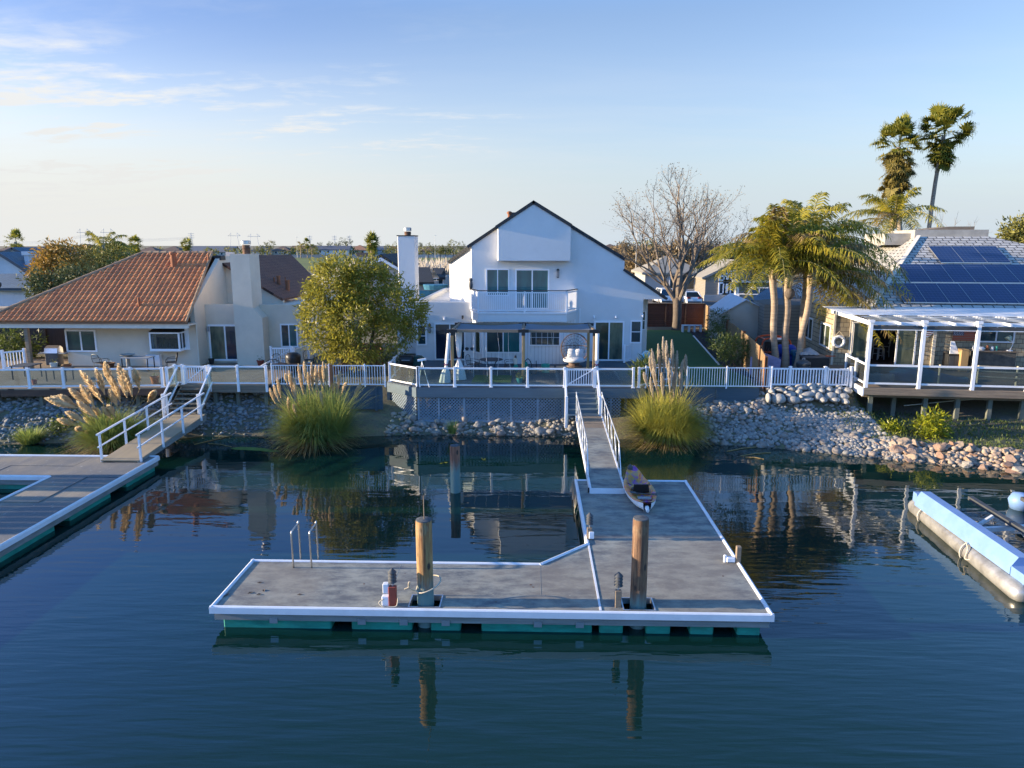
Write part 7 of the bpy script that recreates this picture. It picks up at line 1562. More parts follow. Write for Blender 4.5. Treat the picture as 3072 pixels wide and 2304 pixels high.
# ---------------------------------------------------------------- bare trees
def bare_tree(name, label, base_, H_, seed, spread=.62, limbs=7, r0=.34, fork=.24, lim=5, m1='bark', m2='bark_pale', lean=0., leafy=0):
    rd = random.Random(seed); t = thing(name, label, 'tree', tuple(base_)); T, B = MB(), MB(); b0 = Vector(base_); top = b0+Vector((lean, 0, H_*fork)); T.tube(rope([b0, b0.lerp(top, .4)+Vector((.05, 0, 0)), top]), [r0*1.25]+[r0]*11+[r0*.85], 12); T.build('trunk', M[m1], t, smooth=True); tips = []
    def grow(p, d, ln, r, lv):
        n = 3; pts = [p]; dd = d.copy()
        for k in range(n): dd = (dd+Vector((rd.gauss(0, .13), rd.gauss(0, .13), rd.gauss(0, .08)+.07))).normalized(); pts.append(pts[-1]+dd*ln/n)
        B.tube(pts, [r*(1-.42*k/n) for k in range(n+1)], 6 if lv < 2 else (4 if lv < 4 else 3), cap=False)
        if lv >= lim: tips.append(pts[-1]); return
        kids = rd.choice((2, 3, 3)) if lv < lim-1 else 4
        for k in range(kids):
            u = 1 if k == 0 else rd.uniform(.35, 1); i = min(n-1, int(u*n)); bp = pts[i].lerp(pts[i+1], u*n-i) if u < 1 else pts[-1]; s_ = Vector((rd.gauss(0, 1), rd.gauss(0, 1), rd.gauss(0, .5))).normalized(); a = .28 if k == 0 else spread*rd.uniform(.7, 1.2)
            grow(bp, (dd*math.cos(a)+s_*math.sin(a)).normalized(), ln*rd.uniform(.58, .80), r*(.62 if k == 0 else .48), lv+1)
    for k in range(limbs):
        a = 2*math.pi*k/limbs+rd.uniform(-.3, .3); e = math.radians(rd.uniform(38, 84)); o_ = top-Vector((0, 0, H_*fork*rd.uniform(0, .35))); grow(o_, Vector((math.cos(a)*math.cos(e), math.sin(a)*math.cos(e)*.8, math.sin(e))), H_*rd.uniform(.28, .40), r0*rd.uniform(.42, .6), 0)
    B.build('branches', M[m2], t)
    if leafy:
        P = np.array([tuple(p) for p in tips]); P = np.repeat(P, leafy, 0)+rng.normal(size=(len(P)*leafy, 3))*.16; V, F_, A = leaves(P, .16, .05); link('last_leaves', V, F_, M['far_brown'], t, attr=A)
bare_tree('bare_tree', 'large bare winter tree with many upright limbs behind the lawn', (11.25, 57.0, 2.06), 10.6, 4, spread=.74, limbs=9, leafy=2)
bare_tree('bare_tree', 'bare branch tops showing above the curb of the shake roof', (px2(2035, 700, 62).x, 62, 2.06), 9.0, 6, limbs=4, lim=4, r0=.16)
# ================================================================ stones on the bank
random.seed(33); rng = np.random.default_rng(33)
def ico(sub):
    bm_ = __import__('bmesh').new(); __import__('bmesh').ops.create_icosphere(bm_, subdivisions=sub, radius=1); V = np.array([v.co[:] for v in bm_.verts]); F_ = np.array([[v.index for v in f.verts] for f in bm_.faces]); bm_.free(); return V, F_
IV, IF = ico(3); SV, SF = ico(1)
def rock_shape(V, ang, seed):
    r_ = np.random.default_rng(seed); d = V.copy()
    for _ in range(9 if ang else 4):
        n_ = r_.normal(size=3); n_ /= np.linalg.norm(n_); lim = r_.uniform(.45, .8) if ang else r_.uniform(.72, .92); k = d@n_; d -= np.clip(k-lim, 0, None)[:, None]*n_*(1 if ang else .75)
    return d*(1+.05*np.sin(d@r_.normal(size=3)*4))[:, None]
def stone_mat(name, c, c2, c3):
    m, n, b = base(name); oi = n.nodes.new('ShaderNodeObjectInfo'); a = noise(n, 2.5, 6, .65); rp = n.nodes.new('ShaderNodeValToRGB'); n.links.new(oi.outputs['Random'], rp.inputs[0]); e = rp.color_ramp; e.elements[0].color = c4(c); e.elements[1].color = c4(c3); x = e.elements.new(.5); x.color = c4(c2)
    n.links.new(mixrgb(n, ramp(n, a.outputs[0], .35, .7), rp.outputs[0], mixrgb(n, .55, rp.outputs[0], tuple(v*.35 for v in c))), b.inputs['Base Color']); b.inputs['Roughness'].default_value = .85; bumpn(n, b, a.outputs[0], .5, .05); return m
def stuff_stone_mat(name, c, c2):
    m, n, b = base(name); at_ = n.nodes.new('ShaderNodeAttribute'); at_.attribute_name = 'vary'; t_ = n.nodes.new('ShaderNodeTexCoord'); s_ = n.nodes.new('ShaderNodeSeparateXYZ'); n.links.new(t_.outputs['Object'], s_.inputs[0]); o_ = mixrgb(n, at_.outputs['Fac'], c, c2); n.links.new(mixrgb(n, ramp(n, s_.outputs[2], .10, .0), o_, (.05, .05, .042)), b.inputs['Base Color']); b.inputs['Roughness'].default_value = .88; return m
mb_ = stone_mat('boulder_grey', (.34, .33, .31), (.40, .38, .34), (.30, .29, .28)); mc_ = stone_mat('cobble_grey', (.22, .22, .21), (.30, .285, .26), (.27, .20, .155)); mw_ = stone_mat('riprap_warm', (.36, .29, .21), (.30, .17, .11), (.34, .31, .26))
protos = {}
def rock(kind, name, p, s, label, cat, group, rot=None):
    k = (kind, random.randrange(7))
    if k not in protos:
        me = bpy.data.meshes.new(name); V = rock_shape(IV, kind == 'ang', 50+k[1]+(90 if kind == 'ang' else 0)); me.from_pydata(V.tolist(), [], IF.tolist()); me.materials.append({'ang': mw_, 'cob': mc_, 'bol': mb_}[kind])
        if kind != 'ang': me.polygons.foreach_set('use_smooth', np.ones(len(me.polygons), dtype=bool))
        protos[k] = me
    o = bpy.data.objects.new(name, protos[k]); col.objects.link(o); o.location = p; o.scale = s; o.rotation_euler = rot or (random.uniform(-.4, .4), random.uniform(-.4, .4), random.uniform(0, 6.28)); tag(o, label, cat, group); return o
bl_ = [(465, 1290, 60, 40), (625, 1275, 90, 40), (795, 1260, 75, 45), (970, 1240, 110, 50), (1140, 1235, 80, 65), (1285, 1212, 75, 45), (1425, 1260, 75, 55), (1610, 1240, 55, 40), (1735, 1290, 85, 60), (1288, 1290, 80, 50), (925, 1312, 60, 65), (430, 1410, 40, 80), (505, 1352, 35, 40), (605, 1425, 120, 85), (780, 1348, 95, 50), (1070, 1355, 130, 55), (845, 1440, 105, 65), (1065, 1428, 105, 34), (1255, 1385, 80, 70), (1450, 1375, 100, 65), (1560, 1310, 65, 60), (1672, 1385, 100, 60), (1700, 1465, 70, 48), (1330, 1440, 70, 50), (1530, 1440, 80, 45), (950, 1390, 50, 40), (690, 1310, 45, 40), (1160, 1300, 50, 40)]
for x, y, rx, ry_ in bl_:
    yy = 33.40-(y-1200)/300*.75; p = PY(*q7(x, y), yy); s = yy/FPX/5.53*1.06; rock('bol', 'boulder', p+Vector((0, .12, 0)), (rx*s, .30, ry_*s), 'smooth grey-white boulder set in the wall under the pale picket fence', 'boulder', 'boulders of the wall under the picket fence', (random.uniform(-.12, .12), random.uniform(-.15, .15), random.uniform(-.2, .2)))
n_ind = 0
def scatter(n, xr, tr, sr, kind, name, label, cat, group):
    for _ in range(n):
        x = random.uniform(*xr); t_ = random.uniform(*tr); y = shore(x)+t_; s = random.uniform(*sr); z = ground(x, y)+s*.25; rock(kind, name, (x, y, z), (s*random.uniform(.8, 1.35), s*random.uniform(.75, 1.1), s*random.uniform(.55, .8)), label, cat, group)
scatter(105, (14.2, 23), (-.15, 1.25), (.14, .31), 'ang', 'rip_rap_rock', 'angular sunlit tan rock along the shore in front of the pole deck', 'rock', 'angular rocks along the shore before the pole deck')
scatter(95, (7.5, 14.6), (.0, 2.4), (.10, .20), 'cob', 'cobble', 'rounded grey cobble on the bank below the boulder wall', 'stone', 'larger cobbles below the boulder wall')
scatter(60, (-25, -11), (.4, 3.2), (.10, .18), 'cob', 'bank_stone', 'blue-shaded grey stone on the bank under the timber deck', 'stone', 'larger stones under the timber deck')
scatter(40, (-6, 1.8), (.0, 1.0), (.12, .24), 'cob', 'shore_stone', 'pale stone at the water edge below the lattice skirt', 'stone', 'stones below the lattice skirt')
def stones(name, n, zones, m_):
    P, S, A = [], [], []
    for (xr, tr, sr, w) in zones:
        k = int(n*w); x = rng.uniform(*xr, k); t_ = rng.uniform(*tr, k); y = np.array([shore(v) for v in x])+t_; z = np.array([ground(a, b) for a, b in zip(x, y)]); s = rng.uniform(*sr, k)*(1-.3*rng.random(k)); P.append(np.stack([x, y, z+s*.15], 1)); S.append(s)
    P = np.vstack(P); S = np.concatenate(S); k = len(P); V = []
    shp = [rock_shape(SV, False, 300+i)*np.array([1.25, 1, .72]) for i in range(8)]; a = rng.random(k)*6.28; ca, sa = np.cos(a), np.sin(a)
    V = np.stack([shp[i % 8] for i in range(k)])*S[:, None, None]; X = V[:, :, 0]*ca[:, None]-V[:, :, 1]*sa[:, None]; Y_ = V[:, :, 0]*sa[:, None]+V[:, :, 1]*ca[:, None]; V = np.stack([X, Y_, V[:, :, 2]], 2)+P[:, None, :]
    F_ = (np.arange(k)[:, None, None]*len(SV)+SF[None]).reshape(-1, 3); o = link(name, V.reshape(-1, 3), F_, m_, smooth=True, attr=np.repeat(rng.random(k), len(SF))); o['kind'] = 'stuff'; return o
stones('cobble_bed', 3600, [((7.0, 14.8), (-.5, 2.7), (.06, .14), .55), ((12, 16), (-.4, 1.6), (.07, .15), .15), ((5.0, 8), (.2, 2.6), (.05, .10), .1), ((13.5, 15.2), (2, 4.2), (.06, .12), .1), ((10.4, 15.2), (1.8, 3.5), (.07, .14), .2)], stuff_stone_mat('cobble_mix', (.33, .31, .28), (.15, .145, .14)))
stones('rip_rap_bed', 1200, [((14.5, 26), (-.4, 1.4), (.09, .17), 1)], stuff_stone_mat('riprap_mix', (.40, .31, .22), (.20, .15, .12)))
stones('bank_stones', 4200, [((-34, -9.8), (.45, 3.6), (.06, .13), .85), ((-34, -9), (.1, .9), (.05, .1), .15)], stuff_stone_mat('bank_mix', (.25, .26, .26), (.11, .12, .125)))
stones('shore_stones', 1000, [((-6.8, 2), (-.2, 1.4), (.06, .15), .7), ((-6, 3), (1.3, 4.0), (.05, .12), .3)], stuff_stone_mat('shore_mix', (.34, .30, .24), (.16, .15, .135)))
# grass on the slope under the pole deck
k = 5200; x = rng.uniform(13.8, 24, k); t_ = rng.uniform(1.3, 5.5, k); y = np.array([shore(v) for v in x])+t_; z = np.array([ground(a, b) for a, b in zip(x, y)]); P = np.stack([x, y, z], 1); O = np.tile(np.array([[0, 0, 1.]]), (k, 1))
V, F_, A = leaves(P, .16, .035, -.4, O); o = link('bank_grass', V, F_, M['bush_g'], attr=A); o['kind'] = 'stuff'
# flotsam
def weed(label, pts, r, m_='pampas_stem'):
    m = MB()
    for a, b in pts: m.tube([PZ(*qD(*a), .01), PZ(*qD(*((a[0]+b[0])/2, (a[1]+b[1])/2-2)), .03), PZ(*qD(*b), .01)], r, 4)
    o = m.build('floating_reeds', M['palm_dry']); tag(o, label, 'floating reeds')
weed('broken tan reeds floating off the cobble bank', [((1570, 975), (1640, 965)), ((1600, 985), (1665, 978)), ((1610, 988), (1650, 992)), ((1640, 962), (1600, 955))], .02)
weed('pale dead reed stems lying on the water by the plank ramp', [((420, 960), (560, 930)), ((450, 958), (500, 965)), ((380, 950), (470, 940)), ((140, 955), (230, 950))], .018)
m = MB(); random.seed(2); c = [PZ(*q(600, 1280, 2.458)(x, y), .006) for x, y in ((220, 158), (300, 148), (400, 152), (480, 160), (545, 172), (600, 180), (520, 186), (430, 178), (330, 172), (260, 170))]; m.add([tuple(v) for v in c], [tuple(range(len(c)))]); o = m.build('duckweed_patch', mat('duckweed', (.12, .19, .035), .8, bump=.5)); tag(o, 'long flat patch of green duckweed on the dark water', 'duckweed')
for (x, y, lb) in ((955, 1000, 'small yellow leaf cluster floating in the slip'), (1043, 992, 'tiny floating yellow leaf east of the short pile')):
    p = PZ(*qD(x, y), .008); V, F_, A = leaves([(p.x+random.uniform(-.1, .1), p.y+random.uniform(-.1, .1), .012) for _ in range(5)], .22, .06); V[:, 2] = .012+np.abs(V[:, 2]-.012)*.15; o = link('floating_leaf', V, F_, M['bush_y'], attr=A); tag(o, lb, 'leaf')

# ================================================================ boat lift at the eastern edge
t = thing('boat_lift', 'light blue covered beam on a long silver float tube, boat lift at the water', 'boat lift', (12, 20, 0)); qP = q(2572, 1380, 3.318)
def tubeP(a, b, r, m_, name, za=.15, zb=.15):
    m = MB(); p0, p1 = Vector(a), Vector(b); d = (p1-p0).normalized(); m.tube([p0-d*.02, p0+d*.06, p0+d*.22, p1-d*.22, p1-d*.06, p1+d*.02], [r*.45, r*.82, r, r, r*.82, r*.45], 18); m.build(name, M[m_], t, smooth=True)
M['float_tube'] = mat('silver_float', (.50, .49, .46), .38, c2=(.28, .27, .25), scale=2, metal=.55, bump=.25, bscale=4, dirt=.3)
fa_, fb_ = PZ(*qP(560, 445), .16), PZ(*qP(1660, 1360), .16)
tubeP(fa_, fb_, .25, 'float_tube', 'float_tube')
M['lift_blue'] = mat('light_blue_paint', (.13, .23, .44), .5, c2=(.17, .28, .50), scale=1.5, dirt=.08)
ba, bb = PZ(*qP(600, 300), .92), PZ(*qP(1560, 955), .92); d_ = Vector((bb.x-ba.x, bb.y-ba.y, 0)).normalized(); s_ = Vector((-d_.y, d_.x, 0)); s_ = s_ if s_.x > 0 else -s_
m = MB(); pr_ = [(-.05, .42), (-.05, .62), (.12, .88), (.40, .88), (.46, .62), (.46, .42)]
def ring_(p): return [(p.x+s_.x*a, p.y+s_.y*a, z) for a, z in pr_]
A0, A1 = ring_(ba), ring_(bb); n_ = len(pr_); m.add(A0+A1, [tuple(range(n_)), tuple(range(2*n_-1, n_-1, -1))]+[(i, i+n_, (i+1) % n_+n_, (i+1) % n_) for i in range(n_)])
e2 = bb+d_*.55; m.bar(bb+s_*.2+Vector((0, 0, -.40)), e2+s_*.2+Vector((0, 0, -.40)), .46, .26); e3 = ba-d_*.25; m.bar(ba+s_*.2+Vector((0, 0, -.28)), e3+s_*.2+Vector((0, 0, -.28)), .40, .30)
m.build('beam_cover', M['lift_blue'], t)
for k, u in enumerate((.12, .62)):
    c = ba.lerp(bb, u); f_ = fa_.lerp(fb_, u*.86+.06); m = MB(); m.tube([c+Vector((0, 0, -.5)), f_+Vector((0, 0, .22))], .06, 6); m.build('bracket', M['canvas'], t); m = MB(); m.tube([f_+Vector((.31*math.cos(a), 0, .31*math.sin(a))) for a in (2*math.pi*j/20 for j in range(21))], .022, 5); m.build('strap', M['canvas'], t)
m = MB(); g0_, g1_ = ba+d_*2.2+Vector((.5, 0, -.45)), ba+d_*2.2+Vector((6, .9, -.45)); m.bar(g0_, g1_, .12, .12); m.bar(g0_+d_*2.6, g1_+d_*2.6, .12, .12)
for u in (.45, .7): c = g0_.lerp(g1_, u); m.bar(c, c+Vector((0, 0, -.6)), .14)
m.bar(g0_+Vector((0, 0, .0)), g0_.lerp(g1_, .12)+Vector((0, 0, .4)), .08); m.build('cross_frame', M['alu'], t)
for dx_ in (1.75, 3.4): a = ba+Vector((dx_, .1, -.28)); b = a+d_*5.5; m = MB(); m.bar(a, b, .16, .12); m.build('bunk', M['dkgrey'], t); 
tubeP((ba.x+4.6, ba.y-.4, .14), tuple(Vector((ba.x+4.6, ba.y-.4, .14))+d_*6), .30, 'float_tube', 'float_tube')
m = MB(); a = ba+Vector((3.6, .4, -.2)); a = PZ(3062, 1500, .3); m.lathe([(.28, -.3), (.36, 0), (.26, .2), (.05, .25)], tuple(a), 14); o = m.build('blue_buoy', M['lift_blue'], smooth=True); tag(o, 'blue rounded buoy at the shore end of the boat lift', 'buoy')
m = MB(); c = ba.lerp(bb, .62); f_ = fa_.lerp(fb_, .62); m.tube(rope([c+Vector((-.1, 0, -.45)), f_+Vector((-.25, -.1, .2)), f_+Vector((-.32, -.15, -.05)), f_+Vector((-.2, -.3, .0))]), .02, 5); o = m.build('mooring_line', M['rope']); tag(o, 'slack rope hanging from the blue beam over the silver float', 'rope')
# ================================================================ beyond the gardens
rng = np.random.default_rng(77); random.seed(77)
def hip_house(name, label, x0, x1, y0, y1, ze, zr, wallm, roofm, style='hip', wins=(), ridge=None, g=None, oh=.5, zg=2.0, pane='pane_dark', chim=None):
    """house with wall, roof and windows; style hip, gable_x (ridge along x) or gable_y (gable to the channel)"""
    t = thing(name, label, 'house', ((x0+x1)/2, (y0+y1)/2, zg), group=g); m = MB(); m.box(x0, x1, y0, y1, zg, ze)
    xm, ym = (x0+x1)/2, (y0+y1)/2
    if style == 'gable_x': m.prism([(x0, y0, ze+.001), (x0, y1, ze+.001), (x0, ym, zr-.05)], (.2, 0, 0)); m.prism([(x1-.2, y0, ze+.001), (x1-.2, y1, ze+.001), (x1-.2, ym, zr-.05)], (.2, 0, 0))
    if style == 'gable_y': m.prism([(x0, y0, ze+.001), (x1, y0, ze+.001), (xm, y0, zr-.05)], (0, .2, 0))
    m.build('wall', M[wallm], t); r = MB(); a, b, c, d = x0-oh, x1+oh, y0-oh, y1+oh
    k = (zr-ze)/((b-a)/2 if style == 'gable_y' else (d-c)/2)
    if style == 'hip':
        h = min((b-a)/2-.3, (d-c)/2); r.add([(a, c, ze), (b, c, ze), (b, d, ze), (a, d, ze), (a+h, ym, zr), (b-h, ym, zr), (a, c, ze-.25), (b, c, ze-.25), (b, d, ze-.25), (a, d, ze-.25)], [(0, 1, 5, 4), (1, 2, 5), (2, 3, 4, 5), (3, 0, 4), (6, 7, 1, 0), (7, 8, 2, 1), (8, 9, 3, 2), (9, 6, 0, 3), (9, 8, 7, 6)])
    elif style == 'gable_x': roof_slab(r, [(a, c, ze-.0), (b, c, ze-.0), (b, ym, zr), (a, ym, zr)], .22); roof_slab(r, [(a, ym, zr), (b, ym, zr), (b, d, ze), (a, d, ze)], .22)
    else: roof_slab(r, [(a, c, ze), (xm, c, zr), (xm, d, zr), (a, d, ze)], .22); roof_slab(r, [(xm, c, zr), (b, c, ze), (b, d, ze), (xm, d, zr)], .22)
    r.build('roof', M[roofm], t)
    for (wx0, wx1, wz0, wz1) in wins:
        f = MB(); f.box(wx0-.1, wx1+.1, y0-.06, y0-.001, wz0-.1, wz1+.1); o = f.build('window', M['white'], t); p = MB(); p.box(wx0, wx1, y0-.085, y0-.061, wz0, wz1); p.build('pane', M[pane], o)
    if chim: m = MB(); m.box(chim[0], chim[1], chim[2], chim[2]+1, ze, chim[3]); m.build('chimney', M[wallm], t)
    return t
for nm, c, rg in (('cream_wall', (.55, .46, .34), .85), ('tan_wall', (.44, .35, .25), .85), ('far_white', (.66, .63, .57), .8), ('grey_wall', (.33, .33, .32), .85), ('taupe_wall', (.27, .25, .21), .85), ('brown_far_roof', (.16, .11, .085), .9), ('grey_far_roof', (.15, .16, .18), .9), ('orange_roof', (.34, .17, .10), .9), ('slate_far_roof', (.09, .105, .135), .9)): M[nm] = mat(nm, c, rg, var=.08, scale=.4)
def fx(px, y): return PY(px, 760, y).x
def fz(py, y): return PY(1536, py, y).z
# the far row beyond the field: pixel span, eave and ridge rows, distance
far = [(-10, 40, 752, 738, 300, 'tan_wall', 'brown_far_roof', 'hip', 'far house with flat brown roof showing above the pale blue gables'),
 (95, 190, 755, 731, 300, 'tan_wall', 'brown_far_roof', 'hip', 'far house with broad brown hip roof behind the autumn tree'),
 (205, 262, 757, 735, 320, 'grey_wall', 'slate_far_roof', 'gable_x', 'far house with slate roof between autumn tree and garden palm'),
 (412, 470, 755, 740, 420, 'tan_wall', 'brown_far_roof', 'hip', 'far low house with brown roof left of the tiled ridge pipe'),
 (482, 540, 752, 738, 430, 'tan_wall', 'brown_far_roof', 'hip', 'far brown-roofed house above the middle of the tiled ridge'),
 (560, 700, 756, 738, 440, 'cream_wall', 'grey_far_roof', 'gable_x', 'long far house with grey roof beside the beige chimney'),
 (752, 808, 752, 737, 420, 'cream_wall', 'slate_far_roof', 'hip', 'far cream house with slate hip roof, first east of the beige chimney'),
 (815, 868, 752, 738, 425, 'cream_wall', 'brown_far_roof', 'hip', 'far cream house with brown hip roof behind tall thin lamp post'),
 (872, 945, 752, 737, 430, 'cream_wall', 'brown_far_roof', 'gable_x', 'far cream house half hidden by feathery yellow palms'),
 (948, 1046, 749, 737, 415, 'far_white', 'slate_far_roof', 'gable_x', 'far white two-storey house with grey roof, largest of the far row'),
 (1046, 1102, 750, 735, 430, 'far_white', 'orange_roof', 'hip', 'far house with pale orange hip roof beside the far fan palm'),
 (1130, 1168, 750, 738, 440, 'grey_wall', 'grey_far_roof', 'gable_x', 'far grey house just east of the far fan palm'),
 (1150, 1195, 745, 738, 480, 'tan_wall', 'orange_roof', 'hip', 'far house with tan roof left of the white chimney'),
 (1262, 1300, 752, 742, 440, 'tan_wall', 'brown_far_roof', 'hip', 'far dim house among trees right of the white chimney'),
 (1805, 1860, 745, 732, 380, 'tan_wall', 'brown_far_roof', 'hip', 'far brown-roofed house right of the white roof slope'),
 (1945, 1990, 742, 731, 400, 'cream_wall', 'orange_roof', 'hip', 'far house with pale orange roof behind the bare limbs'),
 (2040, 2075, 738, 730, 420, 'far_white', 'grey_far_roof', 'gable_x', 'far white gable glimpsed behind the bare tree'),
 (2110, 2150, 742, 732, 420, 'far_white', 'grey_far_roof', 'gable_x', 'far pale house between the bare tree and feather palms')]
for (a, b, e, r_, y, wm_, rm_, st_, lb) in far:
    x0, x1 = fx(a, y), fx(b, y); ze, zr = fz(e, y), fz(r_, y); n_ = max(1, int((x1-x0)/4.5)); ws_ = []
    for k in range(n_): xc_ = x0+(k+.5)*(x1-x0)/n_; ws_ += [(xc_-.6, xc_+.6, ze-1.7, ze-.5)]+([(xc_-.6, xc_+.6, ze-4.2, ze-3.0)] if ze > 6 else [])
    hip_house('far_house', lb, x0, x1, y, y+11, ze, zr, wm_, rm_, st_, ws_, g='houses beyond the field')
t = thing('sound_wall', 'long grey block wall across the far field', 'wall', (0, 400, 2)); m = MB(); m.box(fx(840, 398), fx(1420, 398), 398, 398.4, 1.9, fz(764, 398)); m.build('wall_face', M['grey_wall'], t)
for k in range(30): pass
# field, lagoon and reeds behind the white house
m = MB(); m.add([(-150, 200, 2.02), (70, 200, 2.02), (70, 396, 2.02), (-150, 396, 2.02)], [(0, 1, 2, 3)]); struct('field', m, mat('field_grass', (.10, .145, .03), .95, c2=(.075, .10, .03), scale=.03, sclv=(1, 3, 1)))
m = MB(); m.add([(-60, 125, 2.03), (0, 125, 2.03), (2, 165, 2.03), (-60, 165, 2.03)], [(0, 1, 2, 3)]); struct('lagoon', m, water_mat())
k = 1500; P = np.stack([rng.uniform(-45, 6, k), rng.uniform(165, 190, k), np.full(k, 2.0)], 1); O = np.tile([[0, 0, 1.]], (k, 1)); V, F_, A = leaves(P, 3.2, .55, -.5, O); o = link('marsh_reeds', V, F_, M['pampas_pale'], attr=A); o['kind'] = 'stuff'
# trees of the far band
def far_tree(xd, yd, wd, hd, y, m_, label, n=500, name='far_tree', cat='tree', g='trees of the far band'):
    c = px2(xd, yd, y); s_ = y/FPX*1.38877; r = wd*s_/2; h = hd*s_; t = thing(name, label, cat, (c.x, y, 2.0), group=g); zt2 = c.z
    lb = [((c.x, y, zt2-h*.32), (r, r*.8, h*.34)), ((c.x-r*.45, y+.2, zt2-h*.55), (r*.62, r*.6, h*.30)), ((c.x+r*.5, y, zt2-h*.52), (r*.6, r*.6, h*.32))]
    sz = max(.35, r*.22); foliage('crown', lb, n, sz, sz*.42, M[m_], t, 10, r*.13, .1, .4); m = MB(); m.tube([(c.x, y, 1.9), (c.x+.1*r, y, zt2-h*.4)], [r*.10, r*.05], 6); m.build('trunk', M['bark'], t)
for a in ((582, 519, 22, 24, 380, 'far_leaf', 'rounded olive far tree just east of the beige chimney cap'), (560, 532, 22, 16, 360, 'far_leaf', 'low bright far tree right against the beige chimney'), (745, 515, 26, 26, 440, 'far_leaf_d', 'tall dark far conifer clump behind the white far house'), (712, 522, 14, 14, 440, 'far_leaf_d', 'small dark far tree left of the tall conifer clump'), (728, 524, 12, 12, 440, 'far_leaf_d', 'small dark far tree touching the tall conifer clump'), (690, 523, 12, 14, 440, 'far_leaf_d', 'pointed far tree over the western end of the white far house'),
  (855, 520, 16, 34, 300, 'far_leaf', 'narrow olive far tree against the western side of the white chimney'), (840, 530, 22, 20, 330, 'far_leaf', 'low olive far tree west of the white chimney'), (925, 528, 22, 24, 330, 'far_leaf', 'bushy far tree east of the white chimney'), (908, 524, 8, 12, 400, 'far_leaf_d', 'dark far tree tip at the white chimney edge'), (950, 530, 26, 22, 330, 'far_leaf', 'yellowish far tree above the reed marsh'), (978, 518, 26, 38, 330, 'far_leaf', 'tallest far tree against the white roof slope'), (962, 534, 22, 18, 330, 'far_leaf', 'low far tree beside the tallest far tree'), (998, 522, 16, 24, 380, 'far_leaf_d', 'dark far tree touching the white roof edge'),
  (1350, 525, 40, 22, 300, 'far_brown', 'brown far thicket right of the white roof slope'), (1400, 523, 50, 26, 300, 'far_leaf', 'golden far tree behind the bare tree limbs'), (1450, 530, 60, 26, 280, 'far_brown', 'wide brown far tree behind the bare tree trunk'), (1510, 530, 50, 24, 280, 'far_brown', 'brown far tree between bare tree and feather palms'), (1545, 526, 28, 18, 350, 'far_leaf_d', 'dark far tree left of the feather palms'), (280, 528, 24, 20, 260, 'far_leaf', 'olive far tree behind the garden palm'), (250, 532, 30, 16, 240, 'far_leaf', 'low olive far tree west of the tiled ridge'), (170, 530, 40, 22, 240, 'far_leaf', 'yellow-green far tree behind the autumn tree'), (35, 524, 16, 14, 260, 'far_leaf', 'small round far tree above the pale blue gable')): far_tree(*a[:6], a[6])
P = []
for k in range(190):
    y = rng.uniform(402, 470); xd = rng.uniform(-20, 1330); c = px2(xd, 545, y); h = rng.uniform(2.5, 6.5); w_ = rng.uniform(1.5, 4)
    q_ = rng.normal(size=(60, 3)); q_ /= np.linalg.norm(q_, axis=1)[:, None]; P.append(q_*np.array([w_, w_, h*.55])*rng.uniform(.5, 1, (60, 1))+np.array([c.x, y, 2+h*.5]))
P = np.vstack(P); V, F_, A = leaves(P, 1.3, .7); o = link('far_treeline', V, F_, M['far_leaf'], attr=np.repeat(rng.random(190), 60)*.7+A*.3); o['kind'] = 'stuff'
# brown hillside of bare shrubs behind the street
for i, (xd, yd, wd, hd, y, m_, lb) in enumerate(((1345, 560, 60, 60, 150, 'far_brown', 'brown leafless shrub mass right of the white roof'), (1400, 575, 90, 70, 140, 'far_brown', 'broad brown thicket behind the thin flagpole'), (1470, 565, 90, 70, 150, 'far_brown', 'brown thicket behind the bare tree fork'), (1540, 560, 80, 66, 150, 'far_brown', 'brown thicket left of the feather palm fronds'), (1610, 560, 80, 70, 150, 'far_leaf_d', 'dark hedge of trees behind the feather palms'), (1690, 560, 90, 70, 150, 'far_brown', 'brown trees hidden behind the palm trunks'), (1780, 565, 90, 70, 150, 'far_leaf', 'olive trees behind the eastern palm fronds'))): far_tree(xd, yd-hd*.5, wd, hd, y, m_, lb, 1600, 'thicket', 'thicket', 'thickets beyond the street')
# near the beige house: autumn tree, garden palms, hedge
def mid_tree(xd, yd, rx, rz, y, m_, label, n, ln=.3, extra=(), name='garden_tree'):
    L_ = [lobe(xd, yd, y, rx, rz)]+[lobe(*e) for e in extra]; c = L_[0][0]; t = thing(name, label, 'tree', (c[0], y, 2.0)); foliage('crown', L_, n, ln, ln*.4, M[m_], t, 12, ln*.9, .15, .45); m = MB(); m.tube([(c[0], y, 1.9), (c[0]+.1, y, c[2])], [.2, .08], 7); m.build('trunk', M['bark'], t)
mid_tree(125, 575, 46, 36, 62, 'autumn', 'orange-brown autumn tree left of the tiled roof', 6000, .32, ((105, 590, 62, 36, 30), (150, 560, 63, 36, 32), (125, 545, 62, 26, 22), (165, 590, 61, 36, 28)))
mid_tree(115, 620, 46, 24, 58, 'far_leaf_d', 'dark shaded tree under the autumn tree', 3000, .32, ((165, 605, 58, 40, 26), (80, 615, 58, 26, 18)))
mid_tree(205, 585, 40, 30, 70, 'far_leaf', 'yellow-green garden tree right of the autumn tree', 3000, .34, ((240, 560, 72, 34, 26), (185, 560, 72, 26, 20)))
mid_tree(2195, 517, 34, 30, 75, 'far_leaf', 'dark olive tree at the eastern end beyond the shake roof', 4000, .4, ((2225, 505, 75, 40, 36), (2180, 530, 75, 22, 20)))
feather_palm('garden_palm', 'yellow-green feather palm behind the tiled roof', (px2(228, 600, 75).x, 75, 2), tuple(px2(226, 552, 75)), .2, 24, 3.6, .6, (-10, 82), None, .1, 31)
